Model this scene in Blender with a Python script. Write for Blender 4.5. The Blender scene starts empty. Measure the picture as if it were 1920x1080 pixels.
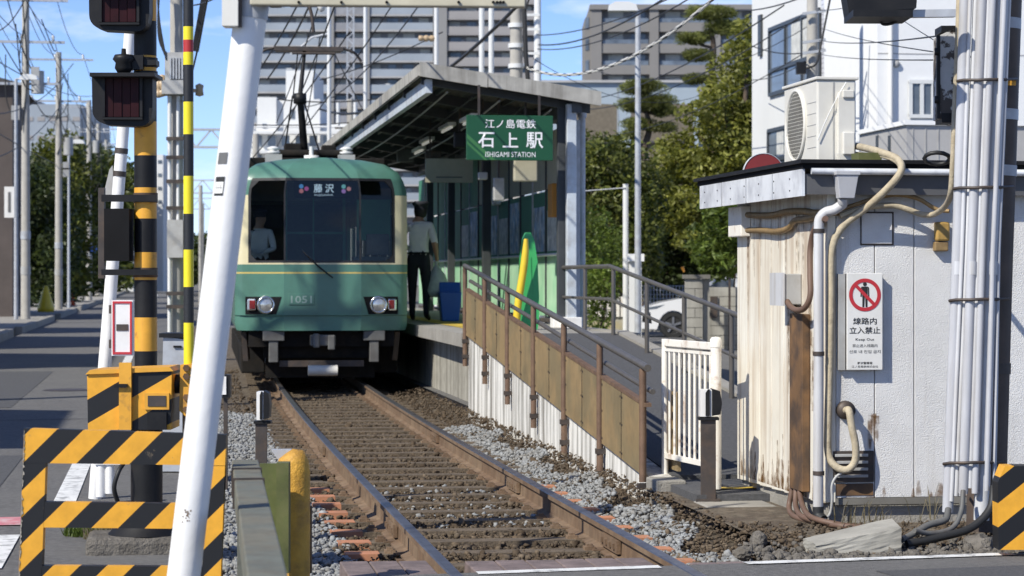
import bpy, math, random
import numpy as np
from mathutils import Vector, Matrix, Euler

# ------------------------------------------------------------------ camera
SC = bpy.context.scene
COL = SC.collection
F, VPX, HY, CH = 4400.0, 308.0, 521.0, 1.4        # focal length (1920 px wide frame), vanishing point of the track, horizon, eye height
A = math.atan((960 - VPX) / F)
SA, CA = math.sin(A), math.cos(A)
cam_d = bpy.data.cameras.new('camera'); cam = bpy.data.objects.new('camera', cam_d); COL.objects.link(cam)
cam.location = (0, 0, CH); cam.rotation_euler = (math.pi / 2, 0, -A)
cam_d.sensor_width = 36.0; cam_d.lens = F / 1920 * 36.0
cam_d.shift_y = -(540 - HY) / 1920
cam_d.clip_start = 0.1; cam_d.clip_end = 3000
cam_d.dof.use_dof = True; cam_d.dof.focus_distance = 13.6; cam_d.dof.aperture_fstop = 6.3
SC.camera = cam

# ------------------------------------------------------------------ sky and sun
SUN_EL = math.radians(41); SUN_HEAD = math.radians(35)
sd = Vector((math.cos(SUN_HEAD) * math.cos(SUN_EL), math.sin(SUN_HEAD) * math.cos(SUN_EL), -math.sin(SUN_EL)))  # direction the light travels
world = bpy.data.worlds.new('World'); SC.world = world; world.use_nodes = True
wn, wl = world.node_tree.nodes, world.node_tree.links
wn.clear()
wout = wn.new('ShaderNodeOutputWorld'); wbg = wn.new('ShaderNodeBackground'); wbg.inputs[1].default_value = 0.150
sky = wn.new('ShaderNodeTexSky'); sky.sky_type = 'NISHITA'; sky.sun_disc = False
sky.sun_elevation = SUN_EL; sky.sun_rotation = math.atan2(-sd.x, -sd.y)
sky.air_density = 0.66; sky.dust_density = 0.0; sky.ozone_density = 6.5; sky.altitude = 20
wco = wn.new('ShaderNodeTexCoord'); wmp = wn.new('ShaderNodeMapping'); wmp.inputs['Scale'].default_value = (3.0, 3.0, 11.0)
wnz = wn.new('ShaderNodeTexNoise'); wnz.inputs['Scale'].default_value = 2.3; wnz.inputs['Detail'].default_value = 9; wnz.inputs['Roughness'].default_value = 0.58
wrp = wn.new('ShaderNodeValToRGB'); wrp.color_ramp.elements[0].position = 0.55; wrp.color_ramp.elements[1].position = 0.76
wmx = wn.new('ShaderNodeMix'); wmx.data_type = 'RGBA'; wmx.inputs['B'].default_value = (6.6, 6.9, 7.3, 1)
wl.new(wco.outputs['Generated'], wmp.inputs[0]); wl.new(wmp.outputs[0], wnz.inputs['Vector']); wl.new(wnz.outputs['Fac'], wrp.inputs[0])
wl.new(wrp.outputs[0], wmx.inputs['Factor']); wtn = wn.new('ShaderNodeMix'); wtn.data_type = 'RGBA'; wtn.blend_type = 'MULTIPLY'; wtn.inputs['Factor'].default_value = 1.0; wtn.inputs['B'].default_value = (1.05, .965, 1.03, 1); wl.new(sky.outputs[0], wtn.inputs['A']); wl.new(wtn.outputs['Result'], wmx.inputs['A']); wl.new(wmx.outputs['Result'], wbg.inputs[0]); wl.new(wbg.outputs[0], wout.inputs[0])
sun_d = bpy.data.lights.new('sun', 'SUN'); sun_d.energy = 5.0; sun_d.angle = math.radians(0.53); sun_d.color = (1.0, 0.955, 0.85)
sun = bpy.data.objects.new('sun', sun_d); COL.objects.link(sun); sun.rotation_euler = sd.to_track_quat('-Z', 'Y').to_euler(); sun.location = (-30, -10, 30)
SC.view_settings.view_transform = 'Standard'; SC.view_settings.look = 'None'; SC.view_settings.gamma = 1; SC.view_settings.exposure = 0.14
SC.cycles.max_bounces = 6; SC.cycles.transparent_max_bounces = 12; SC.cycles.use_denoising = True
R = random.Random(7)

# ------------------------------------------------------------------ helpers
def at(px, py, D):                       # a point that shows at (px, py), D metres ahead
    u = (px - 960) / F * D
    return Vector((D * SA + u * CA, D * CA - u * SA, CH + (HY - py) / F * D))
def dX(px, X): return X * F / (CA * (px - VPX))
def atX(px, py, X): return at(px, py, dX(px, X))
def atY(px, py, Y): return at(px, py, Y / (CA - (px - 960) / F * SA))
def atZ(px, py, Z): return at(px, py, F * (CH - Z) / (py - HY))

ORG = {}
class MB:
    def __init__(s): s.v = []; s.f = []; s.m = []; s.s = []
    def face(s, pts, mi=0, smooth=False):
        b = len(s.v); s.v += [tuple(p) for p in pts]; s.f.append(tuple(range(b, b + len(pts)))); s.m.append(mi); s.s.append(smooth); return s
    def hexa(s, p, mi=0):                # 8 corners: bottom ring 0-3, top ring 4-7 (counter-clockwise from above)
        b = len(s.v); s.v += [tuple(q) for q in p]
        for q in ((3, 2, 1, 0), (4, 5, 6, 7), (0, 1, 5, 4), (1, 2, 6, 5), (2, 3, 7, 6), (3, 0, 4, 7)):
            s.f.append(tuple(b + i for i in q)); s.m.append(mi); s.s.append(False)
        return s
    def box(s, x0, x1, y0, y1, z0, z1, mi=0):
        return s.hexa([(x0, y0, z0), (x1, y0, z0), (x1, y1, z0), (x0, y1, z0), (x0, y0, z1), (x1, y0, z1), (x1, y1, z1), (x0, y1, z1)], mi)
    def obox(s, c, size, rot=(0, 0, 0), mi=0):
        M = Euler(rot).to_matrix(); c = Vector(c); hx, hy, hz = (q / 2 for q in size)
        return s.hexa([c + M @ Vector(q) for q in ((-hx, -hy, -hz), (hx, -hy, -hz), (hx, hy, -hz), (-hx, hy, -hz), (-hx, -hy, hz), (hx, -hy, hz), (hx, hy, hz), (-hx, hy, hz))], mi)
    def bar(s, p, q, w, h, mi=0, up=(0, 0, 1)):          # rectangular bar between two points
        p, q = Vector(p), Vector(q); t = (q - p).normalized(); sd_ = t.cross(Vector(up)); sd_ = sd_.normalized() if sd_.length > 1e-6 else Vector((1, 0, 0)); n = sd_.cross(t)
        a, b = sd_ * w / 2, n * h / 2
        return s.hexa([p - a - b, p + a - b, q + a - b, q - a - b, p - a + b, p + a + b, q + a + b, q - a + b], mi)
    def tube(s, pts, r, n=10, cap=True, mi=0, smooth=True):
        pts = [Vector(p) for p in pts]; k = len(pts); rr = r if isinstance(r, (list, tuple)) else [r] * k
        rings = []; prev = None
        for i, p in enumerate(pts):
            t = (pts[min(i + 1, k - 1)] - pts[max(i - 1, 0)])
            t = t.normalized() if t.length > 1e-9 else Vector((0, 0, 1))
            if prev is None:
                ref = Vector((0, 0, 1)) if abs(t.z) < 0.9 else Vector((1, 0, 0))
                nrm = t.cross(ref).normalized()
            else:
                nrm = (prev - t * prev.dot(t)); nrm = nrm.normalized() if nrm.length > 1e-6 else t.orthogonal().normalized()
            prev = nrm; bn = t.cross(nrm)
            b = len(s.v); rings.append(b)
            for j in range(n):
                an = 2 * math.pi * j / n; s.v.append(tuple(p + (nrm * math.cos(an) + bn * math.sin(an)) * rr[i]))
        for i in range(k - 1):
            for j in range(n):
                s.f.append((rings[i] + j, rings[i] + (j + 1) % n, rings[i + 1] + (j + 1) % n, rings[i + 1] + j)); s.m.append(mi); s.s.append(smooth)
        if cap:
            for ring, rev in ((rings[0], True), (rings[-1], False)):
                pp = [s.v[ring + j] for j in range(n)]; s.face(pp[::-1] if rev else pp, mi)
        return s
    def prism(s, poly, off, mi=0):       # polygon (list of points) extruded by a vector, closed
        poly = [Vector(p) for p in poly]; off = Vector(off); n = len(poly)
        s.face(poly[::-1], mi); s.face([p + off for p in poly], mi)
        for i in range(n):
            j = (i + 1) % n; s.face([poly[i], poly[j], poly[j] + off, poly[i] + off], mi)
        return s
    def lathe(s, c, prof, n=14, axis='z', mi=0, smooth=True):   # prof: (radius, along)
        c = Vector(c); rings = []
        for r_, h in prof:
            b = len(s.v); rings.append(b)
            for j in range(n):
                a_ = 2 * math.pi * j / n; u, v = r_ * math.cos(a_), r_ * math.sin(a_)
                d = {'z': (u, v, h), 'y': (u, h, v), 'x': (h, u, v)}[axis]; s.v.append((c.x + d[0], c.y + d[1], c.z + d[2]))
        for i in range(len(prof) - 1):
            for j in range(n):
                q = (rings[i] + j, rings[i] + (j + 1) % n, rings[i + 1] + (j + 1) % n, rings[i + 1] + j)
                s.f.append(q if axis != 'y' else q[::-1]); s.m.append(mi); s.s.append(smooth)
        return s
    def build(s, name, mats, parent=None, bevel=0, loc=None, subs=0):
        o_ = ORG[parent.name] if parent is not None else Vector(loc if loc is not None else (0, 0, 0))
        me = bpy.data.meshes.new(name)
        me.from_pydata([(x - o_.x, y - o_.y, z - o_.z) for x, y, z in s.v], [], s.f)
        mats = mats if isinstance(mats, (list, tuple)) else [mats]
        for m_ in mats: me.materials.append(m_)
        me.polygons.foreach_set('material_index', s.m); me.polygons.foreach_set('use_smooth', s.s); me.update()
        return link(name, me, parent, o_, bevel)
def link(name, me, parent, o_, bevel=0):
    o = bpy.data.objects.new(name, me); COL.objects.link(o)
    if parent is not None: o.parent = parent
    else: o.location = o_
    ORG[o.name] = Vector(o_)
    if bevel:
        b = o.modifiers.new('bevel', 'BEVEL'); b.width = bevel; b.segments = 2; b.limit_method = 'ANGLE'; b.angle_limit = math.radians(40)
    return o
def tag(o, label, cat, group=None):
    o['label'] = label; o['category'] = cat
    if group: o['group'] = group
    return o
def thing(name, label, cat, loc, group=None):
    o = bpy.data.objects.new(name, None); COL.objects.link(o); o.location = loc; o.empty_display_size = 0.1; ORG[o.name] = Vector(loc)
    return tag(o, label, cat, group)
def struct(o): o['kind'] = 'structure'; return o
def stuff(o): o['kind'] = 'stuff'; return o
def lab(o, t): o['label'] = t; return o
def dup(root, loc, label, rz=None):
    r = root.copy(); COL.objects.link(r); r.location = loc; r['label'] = label; ORG[r.name] = Vector(loc)
    if rz is not None: r.rotation_euler.z = rz
    for ch in list(root.children):
        c = ch.copy(); COL.objects.link(c); c.parent = r
        for g in list(ch.children):
            d = g.copy(); COL.objects.link(d); d.parent = c
    return r
def share(src, name, parent, loc):       # a further piece with the same mesh, under the same parent, moved by loc (local)
    o = bpy.data.objects.new(name, src.data); COL.objects.link(o); o.parent = parent; o.location = loc
    return o
def spline(pts, n=8):                    # Catmull-Rom through the points
    P = [Vector(p) for p in pts]; P = [P[0] * 2 - P[1]] + P + [P[-1] * 2 - P[-2]]; out = []
    for i in range(1, len(P) - 2):
        for k in range(n):
            t = k / n; p0, p1, p2, p3 = P[i - 1:i + 3]
            out.append(0.5 * ((2 * p1) + (p2 - p0) * t + (2 * p0 - 5 * p1 + 4 * p2 - p3) * t * t + (3 * p1 - p0 - 3 * p2 + p3) * t ** 3))
    return out + [P[-2]]
def sag(p, q, d, n=14):
    p, q = Vector(p), Vector(q)
    return [p.lerp(q, i / n) - Vector((0, 0, 4 * d * (i / n) * (1 - i / n))) for i in range(n + 1)]
def text(name, s, parent, mat, c, h, ux=(1, 0, 0), uz=(0, 0, 1), w=None, depth=0.002, bold=0.0, align='CENTER'):
    cu = bpy.data.curves.new('lettering', 'FONT'); cu.body = s; cu.align_x = align; cu.align_y = 'CENTER'; cu.resolution_u = 2; cu.extrude = 0.0; cu.offset = bold
    to = bpy.data.objects.new('lettering', cu); COL.objects.link(to)
    me = bpy.data.meshes.new_from_object(to.evaluated_get(bpy.context.evaluated_depsgraph_get()))
    bpy.data.objects.remove(to)
    n = len(me.vertices); co = np.empty(n * 3); me.vertices.foreach_get('co', co); co = co.reshape(-1, 3)
    lo, hi = co.min(0), co.max(0); sc = h / max(1e-6, hi[1] - lo[1]); sx = sc if w is None else w / (hi[0] - lo[0])
    ux, uz = Vector(ux).normalized(), Vector(uz).normalized(); nn = ux.cross(uz)
    o_ = ORG[parent.name]; c = Vector(c) - o_; out = []
    cx_, cy_ = (lo[0] + hi[0]) / 2, (lo[1] + hi[1]) / 2
    for q in co: out += list(c + ux * float(q[0] - cx_) * sx + uz * float(q[1] - cy_) * sc + nn * depth)
    me.vertices.foreach_set('co', out); me.materials.clear(); me.materials.append(mat); me.update()
    return link(name, me, parent, o_)

# ------------------------------------------------------------------ materials
def srgb(r, g, b):
    f = lambda c: (c / 255 / 12.92) if c / 255 <= 0.04045 else ((c / 255 + 0.055) / 1.055) ** 2.4
    return (f(r), f(g), f(b))
def mat(name, col, rough=0.6, metal=0.0, var=0.15, vscale=6.0, grime=None, gamt=0.0, gscale=3.0, streak=False, bump=0.0, bscale=60.0, col2=None, c2scale=1.5, c2amt=0.0, spec=0.5, coat=0.0, emit=None, es=1.0, ramp=(0.45, 0.7)):
    m = bpy.data.materials.new(name); m.use_nodes = True; n, l = m.node_tree.nodes, m.node_tree.links
    b = n['Principled BSDF']; b.inputs['Roughness'].default_value = rough; b.inputs['Metallic'].default_value = metal
    b.inputs['Specular IOR Level'].default_value = spec; b.inputs['Coat Weight'].default_value = coat
    if emit: b.inputs['Emission Color'].default_value = (*emit, 1); b.inputs['Emission Strength'].default_value = es
    geo = n.new('ShaderNodeNewGeometry')
    def noise(scale, det=5, vec=None, ro=0.6):
        t = n.new('ShaderNodeTexNoise'); t.inputs['Scale'].default_value = scale; t.inputs['Detail'].default_value = det; t.inputs['Roughness'].default_value = ro
        l.new(vec if vec else geo.outputs['Position'], t.inputs['Vector']); return t
    def mix(fac, a, bb, mode='MIX'):
        x = n.new('ShaderNodeMix'); x.data_type = 'RGBA'; x.blend_type = mode
        if isinstance(fac, float): x.inputs['Factor'].default_value = fac
        else: l.new(fac, x.inputs['Factor'])
        for k, v in (('A', a), ('B', bb)):
            if isinstance(v, tuple): x.inputs[k].default_value = (*v[:3], 1)
            else: l.new(v, x.inputs[k])
        return x.outputs['Result']
    def rmp(sock, p0, p1):
        r = n.new('ShaderNodeMapRange'); r.inputs['From Min'].default_value = p0; r.inputs['From Max'].default_value = p1; l.new(sock, r.inputs['Value']); return r.outputs['Result']
    cur = tuple(col)
    if col2 and c2amt:
        t = noise(c2scale, 4); f = rmp(t.outputs['Fac'], 0.42, 0.60); mm = n.new('ShaderNodeMath'); mm.operation = 'MULTIPLY'; mm.inputs[1].default_value = c2amt; l.new(f, mm.inputs[0]); cur = mix(mm.outputs[0], cur, tuple(col2))
    if var:
        t = noise(vscale, 6); f = rmp(t.outputs['Fac'], 0.3, 0.7)
        lo = tuple(max(0, 1 - var) for _ in range(3)); hi = tuple(1 + var for _ in range(3)); cur = mix(1.0, cur, mix(f, lo, hi), 'MULTIPLY')
    if grime is not None and gamt:
        vec = None
        if streak:
            mp = n.new('ShaderNodeMapping'); mp.inputs['Scale'].default_value = (1, 1, 0.07); l.new(geo.outputs['Position'], mp.inputs[0]); vec = mp.outputs[0]
        t = noise(gscale, 7, vec, 0.65); f = rmp(t.outputs['Fac'], *ramp); mm = n.new('ShaderNodeMath'); mm.operation = 'MULTIPLY'; mm.inputs[1].default_value = gamt; l.new(f, mm.inputs[0]); cur = mix(mm.outputs[0], cur, tuple(grime))
    if isinstance(cur, tuple): b.inputs['Base Color'].default_value = (*cur[:3], 1)
    else: l.new(cur, b.inputs['Base Color'])
    if bump:
        t = noise(bscale, 4); bp = n.new('ShaderNodeBump'); bp.inputs['Strength'].default_value = bump; bp.inputs['Distance'].default_value = 0.02; l.new(t.outputs['Fac'], bp.inputs['Height']); l.new(bp.outputs[0], b.inputs['Normal'])
    return m
def stripes(name, c1, c2, vec, period, off=0.0, duty=0.5, rough=0.5, chip=0.25):
    """diagonal painted hazard stripes, with chips; vec is the direction (world) across the stripes"""
    m = mat(name, c1, rough, var=0.12, vscale=14); n, l = m.node_tree.nodes, m.node_tree.links; b = n['Principled BSDF']
    src = b.inputs['Base Color'].links[0].from_socket
    geo = n.new('ShaderNodeNewGeometry'); d = n.new('ShaderNodeVectorMath'); d.operation = 'DOT_PRODUCT'; d.inputs[1].default_value = vec; l.new(geo.outputs['Position'], d.inputs[0])
    a = n.new('ShaderNodeMath'); a.operation = 'MULTIPLY_ADD'; a.inputs[1].default_value = 1 / period; a.inputs[2].default_value = off + 200; l.new(d.outputs['Value'], a.inputs[0])
    fr = n.new('ShaderNodeMath'); fr.operation = 'FRACT'; l.new(a.outputs[0], fr.inputs[0])
    lt = n.new('ShaderNodeMath'); lt.operation = 'LESS_THAN'; lt.inputs[1].default_value = duty; l.new(fr.outputs[0], lt.inputs[0])
    x = n.new('ShaderNodeMix'); x.data_type = 'RGBA'; l.new(lt.outputs[0], x.inputs['Factor']); l.new(src, x.inputs['A']); x.inputs['B'].default_value = (*c2, 1)
    t = n.new('ShaderNodeTexNoise'); t.inputs['Scale'].default_value = 9; t.inputs['Detail'].default_value = 9; t.inputs['Roughness'].default_value = 0.75; l.new(geo.outputs['Position'], t.inputs['Vector'])
    r = n.new('ShaderNodeMapRange'); r.inputs['From Min'].default_value = 0.63; r.inputs['From Max'].default_value = 0.68; l.new(t.outputs['Fac'], r.inputs['Value'])
    mm = n.new('ShaderNodeMath'); mm.operation = 'MULTIPLY'; mm.inputs[1].default_value = chip; l.new(r.outputs[0], mm.inputs[0])
    y = n.new('ShaderNodeMix'); y.data_type = 'RGBA'; l.new(mm.outputs[0], y.inputs['Factor']); l.new(x.outputs['Result'], y.inputs['A']); y.inputs['B'].default_value = (0.22, 0.17, 0.11, 1)
    l.new(y.outputs['Result'], b.inputs['Base Color']); return m
def glass(name, tint=(0.02, 0.025, 0.03), refl=0.06, trans=0.7, rough=0.02):
    m = bpy.data.materials.new(name); m.use_nodes = True; n, l = m.node_tree.nodes, m.node_tree.links; n.clear()
    o = n.new('ShaderNodeOutputMaterial'); tr = n.new('ShaderNodeBsdfTransparent'); tr.inputs[0].default_value = (*[c for c in tint], 1)
    gl = n.new('ShaderNodeBsdfGlossy'); gl.inputs['Roughness'].default_value = rough; gl.inputs['Color'].default_value = (1, 1, 1, 1)
    fr = n.new('ShaderNodeFresnel'); fr.inputs['IOR'].default_value = 1.4; mx = n.new('ShaderNodeMixShader')
    l.new(fr.outputs[0], mx.inputs[0]); l.new(tr.outputs[0], mx.inputs[1]); l.new(gl.outputs[0], mx.inputs[2]); l.new(mx.outputs[0], o.inputs[0]); return m
def leafmat(name, c1, c2):
    m = bpy.data.materials.new(name); m.use_nodes = True; n, l = m.node_tree.nodes, m.node_tree.links; n.clear()
    o = n.new('ShaderNodeOutputMaterial'); b = n.new('ShaderNodeBsdfPrincipled'); b.inputs['Roughness'].default_value = 0.5; b.inputs['Specular IOR Level'].default_value = 0.35
    tl = n.new('ShaderNodeBsdfTranslucent'); mx = n.new('ShaderNodeMixShader'); mx.inputs[0].default_value = 0.3
    g = n.new('ShaderNodeNewGeometry'); r = n.new('ShaderNodeMix'); r.data_type = 'RGBA'; r.inputs['A'].default_value = (*c1, 1); r.inputs['B'].default_value = (*c2, 1)
    l.new(g.outputs['Random Per Island'], r.inputs['Factor'])
    nz = n.new('ShaderNodeTexNoise'); nz.inputs['Scale'].default_value = 0.9; nz.inputs['Detail'].default_value = 3; l.new(g.outputs['Position'], nz.inputs['Vector']); mr = n.new('ShaderNodeMapRange'); mr.inputs['From Min'].default_value = .38; mr.inputs['From Max'].default_value = .62; mr.inputs['To Min'].default_value = .6; mr.inputs['To Max'].default_value = 1.4; l.new(nz.outputs['Fac'], mr.inputs['Value'])
    vv = n.new('ShaderNodeVectorMath'); vv.operation = 'SCALE'; l.new(r.outputs['Result'], vv.inputs[0]); l.new(mr.outputs[0], vv.inputs['Scale']); l.new(vv.outputs[0], b.inputs['Base Color'])
    h = n.new('ShaderNodeMix'); h.data_type = 'RGBA'; h.blend_type = 'MULTIPLY'; h.inputs['Factor'].default_value = 1; h.inputs['B'].default_value = (1.4, 1.4, 0.6, 1); l.new(r.outputs['Result'], h.inputs['A']); l.new(h.outputs['Result'], tl.inputs[0])
    l.new(b.outputs[0], mx.inputs[1]); l.new(tl.outputs[0], mx.inputs[2]); l.new(mx.outputs[0], o.inputs[0]); return m

M = {}
M['asphalt'] = mat('asphalt', (0.15, 0.146, 0.142), 0.9, var=0.3, vscale=30, bump=0.6, bscale=160, grime=(0.18, 0.175, 0.165), gamt=0.7, gscale=1.3, spec=0.3)
M['asphalt_new'] = mat('asphalt_ramp', (0.085, 0.085, 0.088), 0.9, var=0.3, vscale=40, bump=0.5, bscale=160)
M['soil'] = mat('soil', (0.095, 0.072, 0.05), 0.95, var=0.45, vscale=18, bump=1.0, bscale=40, col2=(0.17, 0.14, 0.1), c2amt=0.7, c2scale=6)
M['ground'] = mat('ground', (0.13, 0.12, 0.105), 0.95, var=0.3, vscale=0.8)
M['road_paint'] = mat('road_paint', (0.72, 0.72, 0.7), 0.7, var=0.15, vscale=8, grime=(0.2, 0.2, 0.2), gamt=0.75, gscale=9, ramp=(0.52, 0.62))
M['pink_paint'] = mat('pink_paint', (0.55, 0.2, 0.22), 0.7, var=0.2, grime=(0.6, 0.58, 0.55), gamt=0.8, gscale=9)
M['yellow_tactile'] = mat('yellow_tactile', (0.6, 0.42, 0.06), 0.8, var=0.2, grime=(0.12, 0.11, 0.09), gamt=0.5, gscale=4)
M['concrete'] = mat('concrete', (0.33, 0.31, 0.275), 0.9, var=0.2, vscale=5, bump=0.5, bscale=60, grime=(0.10, 0.095, 0.075), gamt=0.55, gscale=2.5)
M['concrete_pole'] = mat('concrete_pole', (0.42, 0.40, 0.36), 0.85, var=0.12, vscale=4, grime=(0.16, 0.14, 0.11), gamt=0.5, gscale=1.5, streak=True)
M['canopy_edge'] = mat('canopy_edge', (0.40, 0.385, 0.35), 0.85, var=0.15, vscale=7, grime=(0.10, 0.09, 0.075), gamt=0.6, gscale=6, streak=True)
M['white_wall'] = mat('stained_white_wall', (0.78, 0.76, 0.71), 0.8, var=0.06, grime=(0.17, 0.155, 0.13), gamt=0.9, gscale=6.5, streak=True, bump=0.15, bscale=90, ramp=(0.44, 0.62))
M['rail_steel'] = mat('polished_rail_head', (0.26, 0.245, 0.24), 0.38, 0.9, var=0.2, vscale=10, grime=(0.10, 0.065, 0.04), gamt=0.75, gscale=6)
M['rust'] = mat('rail_rust', (0.155, 0.098, 0.058), 0.8, var=0.25, vscale=9, col2=(0.215, 0.15, 0.095), c2amt=0.8, c2scale=3, bump=0.25, bscale=80)
M['sleeper_wood'] = mat('sleeper_wood', (0.125, 0.096, 0.066), 0.9, var=0.35, vscale=12, bump=0.6, bscale=40)  # base darkened, shadows lying over the track are put into the colour
M['sleeper_orange'] = mat('sleeper_synthetic', (0.46, 0.20, 0.105), 0.8, var=0.15, vscale=10, grime=(0.2, 0.14, 0.09), gamt=0.5, gscale=6)
M['deck_plank'] = mat('deck_plank', (0.19, 0.145, 0.135), 0.75, var=0.3, vscale=7, grime=(0.10, 0.08, 0.07), gamt=0.5, gscale=12, bump=0.3)
M['panel_brown'] = mat('brown_panel', (0.31, 0.215, 0.105), 0.55, var=0.1, vscale=3, col2=(0.20, 0.16, 0.088), c2amt=0.75, c2scale=2.2, grime=(0.10, 0.075, 0.04), gamt=0.35, gscale=8)
M['post_brown'] = mat('brown_post', (0.14, 0.085, 0.055), 0.6, var=0.25, vscale=9, grime=(0.25, 0.16, 0.09), gamt=0.4, gscale=6)
M['rail_grey'] = mat('grey_handrail', (0.12, 0.11, 0.10), 0.45, 0.3, var=0.15)
M['white_paint'] = mat('white_paint', (0.80, 0.79, 0.77), 0.4, var=0.04, grime=(0.35, 0.27, 0.18), gamt=0.22, gscale=5)
M['pole_white'] = mat('scuffed_white_paint', (0.80, 0.79, 0.77), 0.45, var=0.05, vscale=5, grime=(0.42, 0.36, 0.28), gamt=0.55, gscale=7, streak=True, ramp=(0.56, 0.74), bump=0.08, bscale=30)
M['white_rusty'] = mat('rusting_white_paint', (0.82, 0.78, 0.70), 0.45, var=0.05, grime=(0.34, 0.17, 0.07), gamt=0.75, gscale=7, ramp=(0.54, 0.70))
M['black'] = mat('black_paint', (0.009, 0.009, 0.010), 0.5, var=0.2, grime=(0.05, 0.045, 0.04), gamt=0.2, gscale=8, spec=0.3)
M['black_matt'] = mat('matt_black', (0.007, 0.007, 0.008), 0.8, var=0.2, spec=0.2)
M['dark_steel'] = mat('dark_steel', (0.06, 0.05, 0.045), 0.55, 0.2, var=0.3, grime=(0.16, 0.10, 0.06), gamt=0.4, gscale=10)
M['yellow'] = mat('signal_yellow', (0.70, 0.345, 0.035), 0.5, var=0.14, vscale=7, grime=(0.22, 0.12, 0.04), gamt=0.7, gscale=9, ramp=(0.56, 0.7))
M['rod_yellow'] = mat('reflective_yellow', (0.80, 0.66, 0.02), 0.4, var=0.04)
M['rod_black'] = mat('rod_black', (0.016, 0.017, 0.019), 0.5, var=0.3, vscale=60)
M['red'] = mat('red_paint', (0.42, 0.03, 0.03), 0.45, var=0.1)
M['mirror_red'] = mat('dull_red', (0.22, 0.03, 0.028), 0.5, var=0.1)
M['lens_red'] = mat('dark_red_lens', (0.022, 0.002, 0.004), 0.5, var=0.3, vscale=12, spec=0.2)
M['grey_box'] = mat('grey_enclosure', (0.40, 0.40, 0.39), 0.5, var=0.08, grime=(0.2, 0.17, 0.13), gamt=0.4, gscale=5)
M['silver'] = mat('galvanised', (0.45, 0.47, 0.5), 0.5, 0.15, var=0.12, vscale=9, grime=(0.25, 0.22, 0.19), gamt=0.35, gscale=6)
M['fascia'] = mat('galvanised_fascia', (0.74, 0.76, 0.79), 0.4, 0.1, var=0.1, vscale=4, grime=(0.30, 0.31, 0.35), gamt=0.8, gscale=3.2)
M['green_paint'] = mat('old_green_paint', (0.085, 0.10, 0.028), 0.6, var=0.3, vscale=7, grime=(0.2, 0.17, 0.08), gamt=0.35, gscale=8)
M['weathered_beam'] = mat('weathered_beam', (0.16, 0.15, 0.11), 0.7, var=0.15, vscale=8, col2=(0.13, 0.15, 0.13), c2amt=0.6, c2scale=5, grime=(0.08, 0.065, 0.045), gamt=0.45, gscale=14)
M['hut_side'] = mat('cream_siding', (0.78, 0.745, 0.65), 0.55, var=0.07, vscale=3, col2=(0.66, 0.57, 0.42), c2amt=0.32, c2scale=1.7, grime=(0.30, 0.17, 0.075), gamt=0.85, gscale=7.0, streak=True, ramp=(0.46, 0.74))
M['hut_front'] = mat('textured_white_siding', (0.74, 0.73, 0.715), 0.7, var=0.07, vscale=5, bump=0.5, bscale=150, grime=(0.40, 0.34, 0.26), gamt=0.6, gscale=5, streak=True, ramp=(.52, .74))
M['hut_rust'] = mat('rust_stained_cover', (0.17, 0.092, 0.04), 0.75, var=0.25, vscale=4, col2=(0.06, 0.04, 0.028), c2amt=0.85, c2scale=5)
M['pvc'] = mat('grey_pvc', (0.47, 0.475, 0.50), 0.45, var=0.08, vscale=3, grime=(0.27, 0.245, 0.22), gamt=0.65, gscale=9, streak=True)
M['pvc_white'] = mat('white_pvc', (0.57, 0.575, 0.59), 0.45, var=0.06, grime=(0.33, 0.29, 0.24), gamt=0.55, gscale=11, streak=True)
M['tan_hose'] = mat('tan_insulation', (0.48, 0.41, 0.29), 0.75, var=0.12, vscale=20, grime=(0.22, 0.17, 0.1), gamt=0.5, gscale=8, bump=0.3)
M['bronze'] = mat('bronze_conduit', (0.30, 0.20, 0.09), 0.55, 0.2, var=0.25, vscale=15, grime=(0.10, 0.06, 0.03), gamt=0.5, gscale=12)
M['cable_brown'] = mat('brown_cable', (0.14, 0.085, 0.06), 0.6, var=0.2)
M['cable_black'] = mat('black_cable', (0.02, 0.02, 0.02), 0.55, var=0.1)
M['pole_brown'] = mat('brown_steel_pole', (0.075, 0.055, 0.043), 0.6, var=0.2, vscale=3, grime=(0.17, 0.12, 0.085), gamt=0.35, gscale=5)
M['ac_cream'] = mat('cream_enamel', (0.70, 0.68, 0.62), 0.4, var=0.03, grime=(0.4, 0.35, 0.27), gamt=0.2, gscale=4)
M['train_green'] = mat('train_green', (0.078, 0.195, 0.148), 0.38, var=0.05, coat=0.15, grime=(0.06, 0.10, 0.08), gamt=0.4, gscale=2.5)
M['train_cream'] = mat('train_cream', (0.66, 0.59, 0.37), 0.35, var=0.03, coat=0.3)
M['train_line'] = mat('train_gold_line', (0.55, 0.42, 0.12), 0.4, var=0.03)
M['rubber'] = mat('rubber_gasket', (0.015, 0.015, 0.016), 0.5, var=0.0)
M['cab_dark'] = mat('cab_interior', (0.10, 0.11, 0.105), 0.8, var=0.3, vscale=3)
M['under_gear'] = mat('underframe', (0.014, 0.013, 0.012), 0.85, var=0.3, vscale=8, grime=(0.04, 0.03, 0.02), gamt=0.4, gscale=5, spec=.2)
M['gear_grey'] = mat('gear_grey', (0.12, 0.12, 0.115), 0.6, var=0.2, grime=(0.08, 0.06, 0.05), gamt=0.6, gscale=7)
M['chrome'] = mat('chrome', (0.7, 0.7, 0.68), 0.18, 1.0, var=0.05)
M['lamp_glass'] = mat('lamp_glass', (0.5, 0.5, 0.48), 0.1, 0.6, var=0.2, vscale=40)
M['tail_red'] = mat('tail_red', (0.25, 0.015, 0.015), 0.2, var=0.1)
M['sign_green'] = mat('sign_green', (0.008, 0.075, 0.03), 0.45, var=0.05)
M['sign_lightgreen'] = mat('sign_light_green', (0.045, 0.17, 0.055), 0.5, var=0.03)
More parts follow.
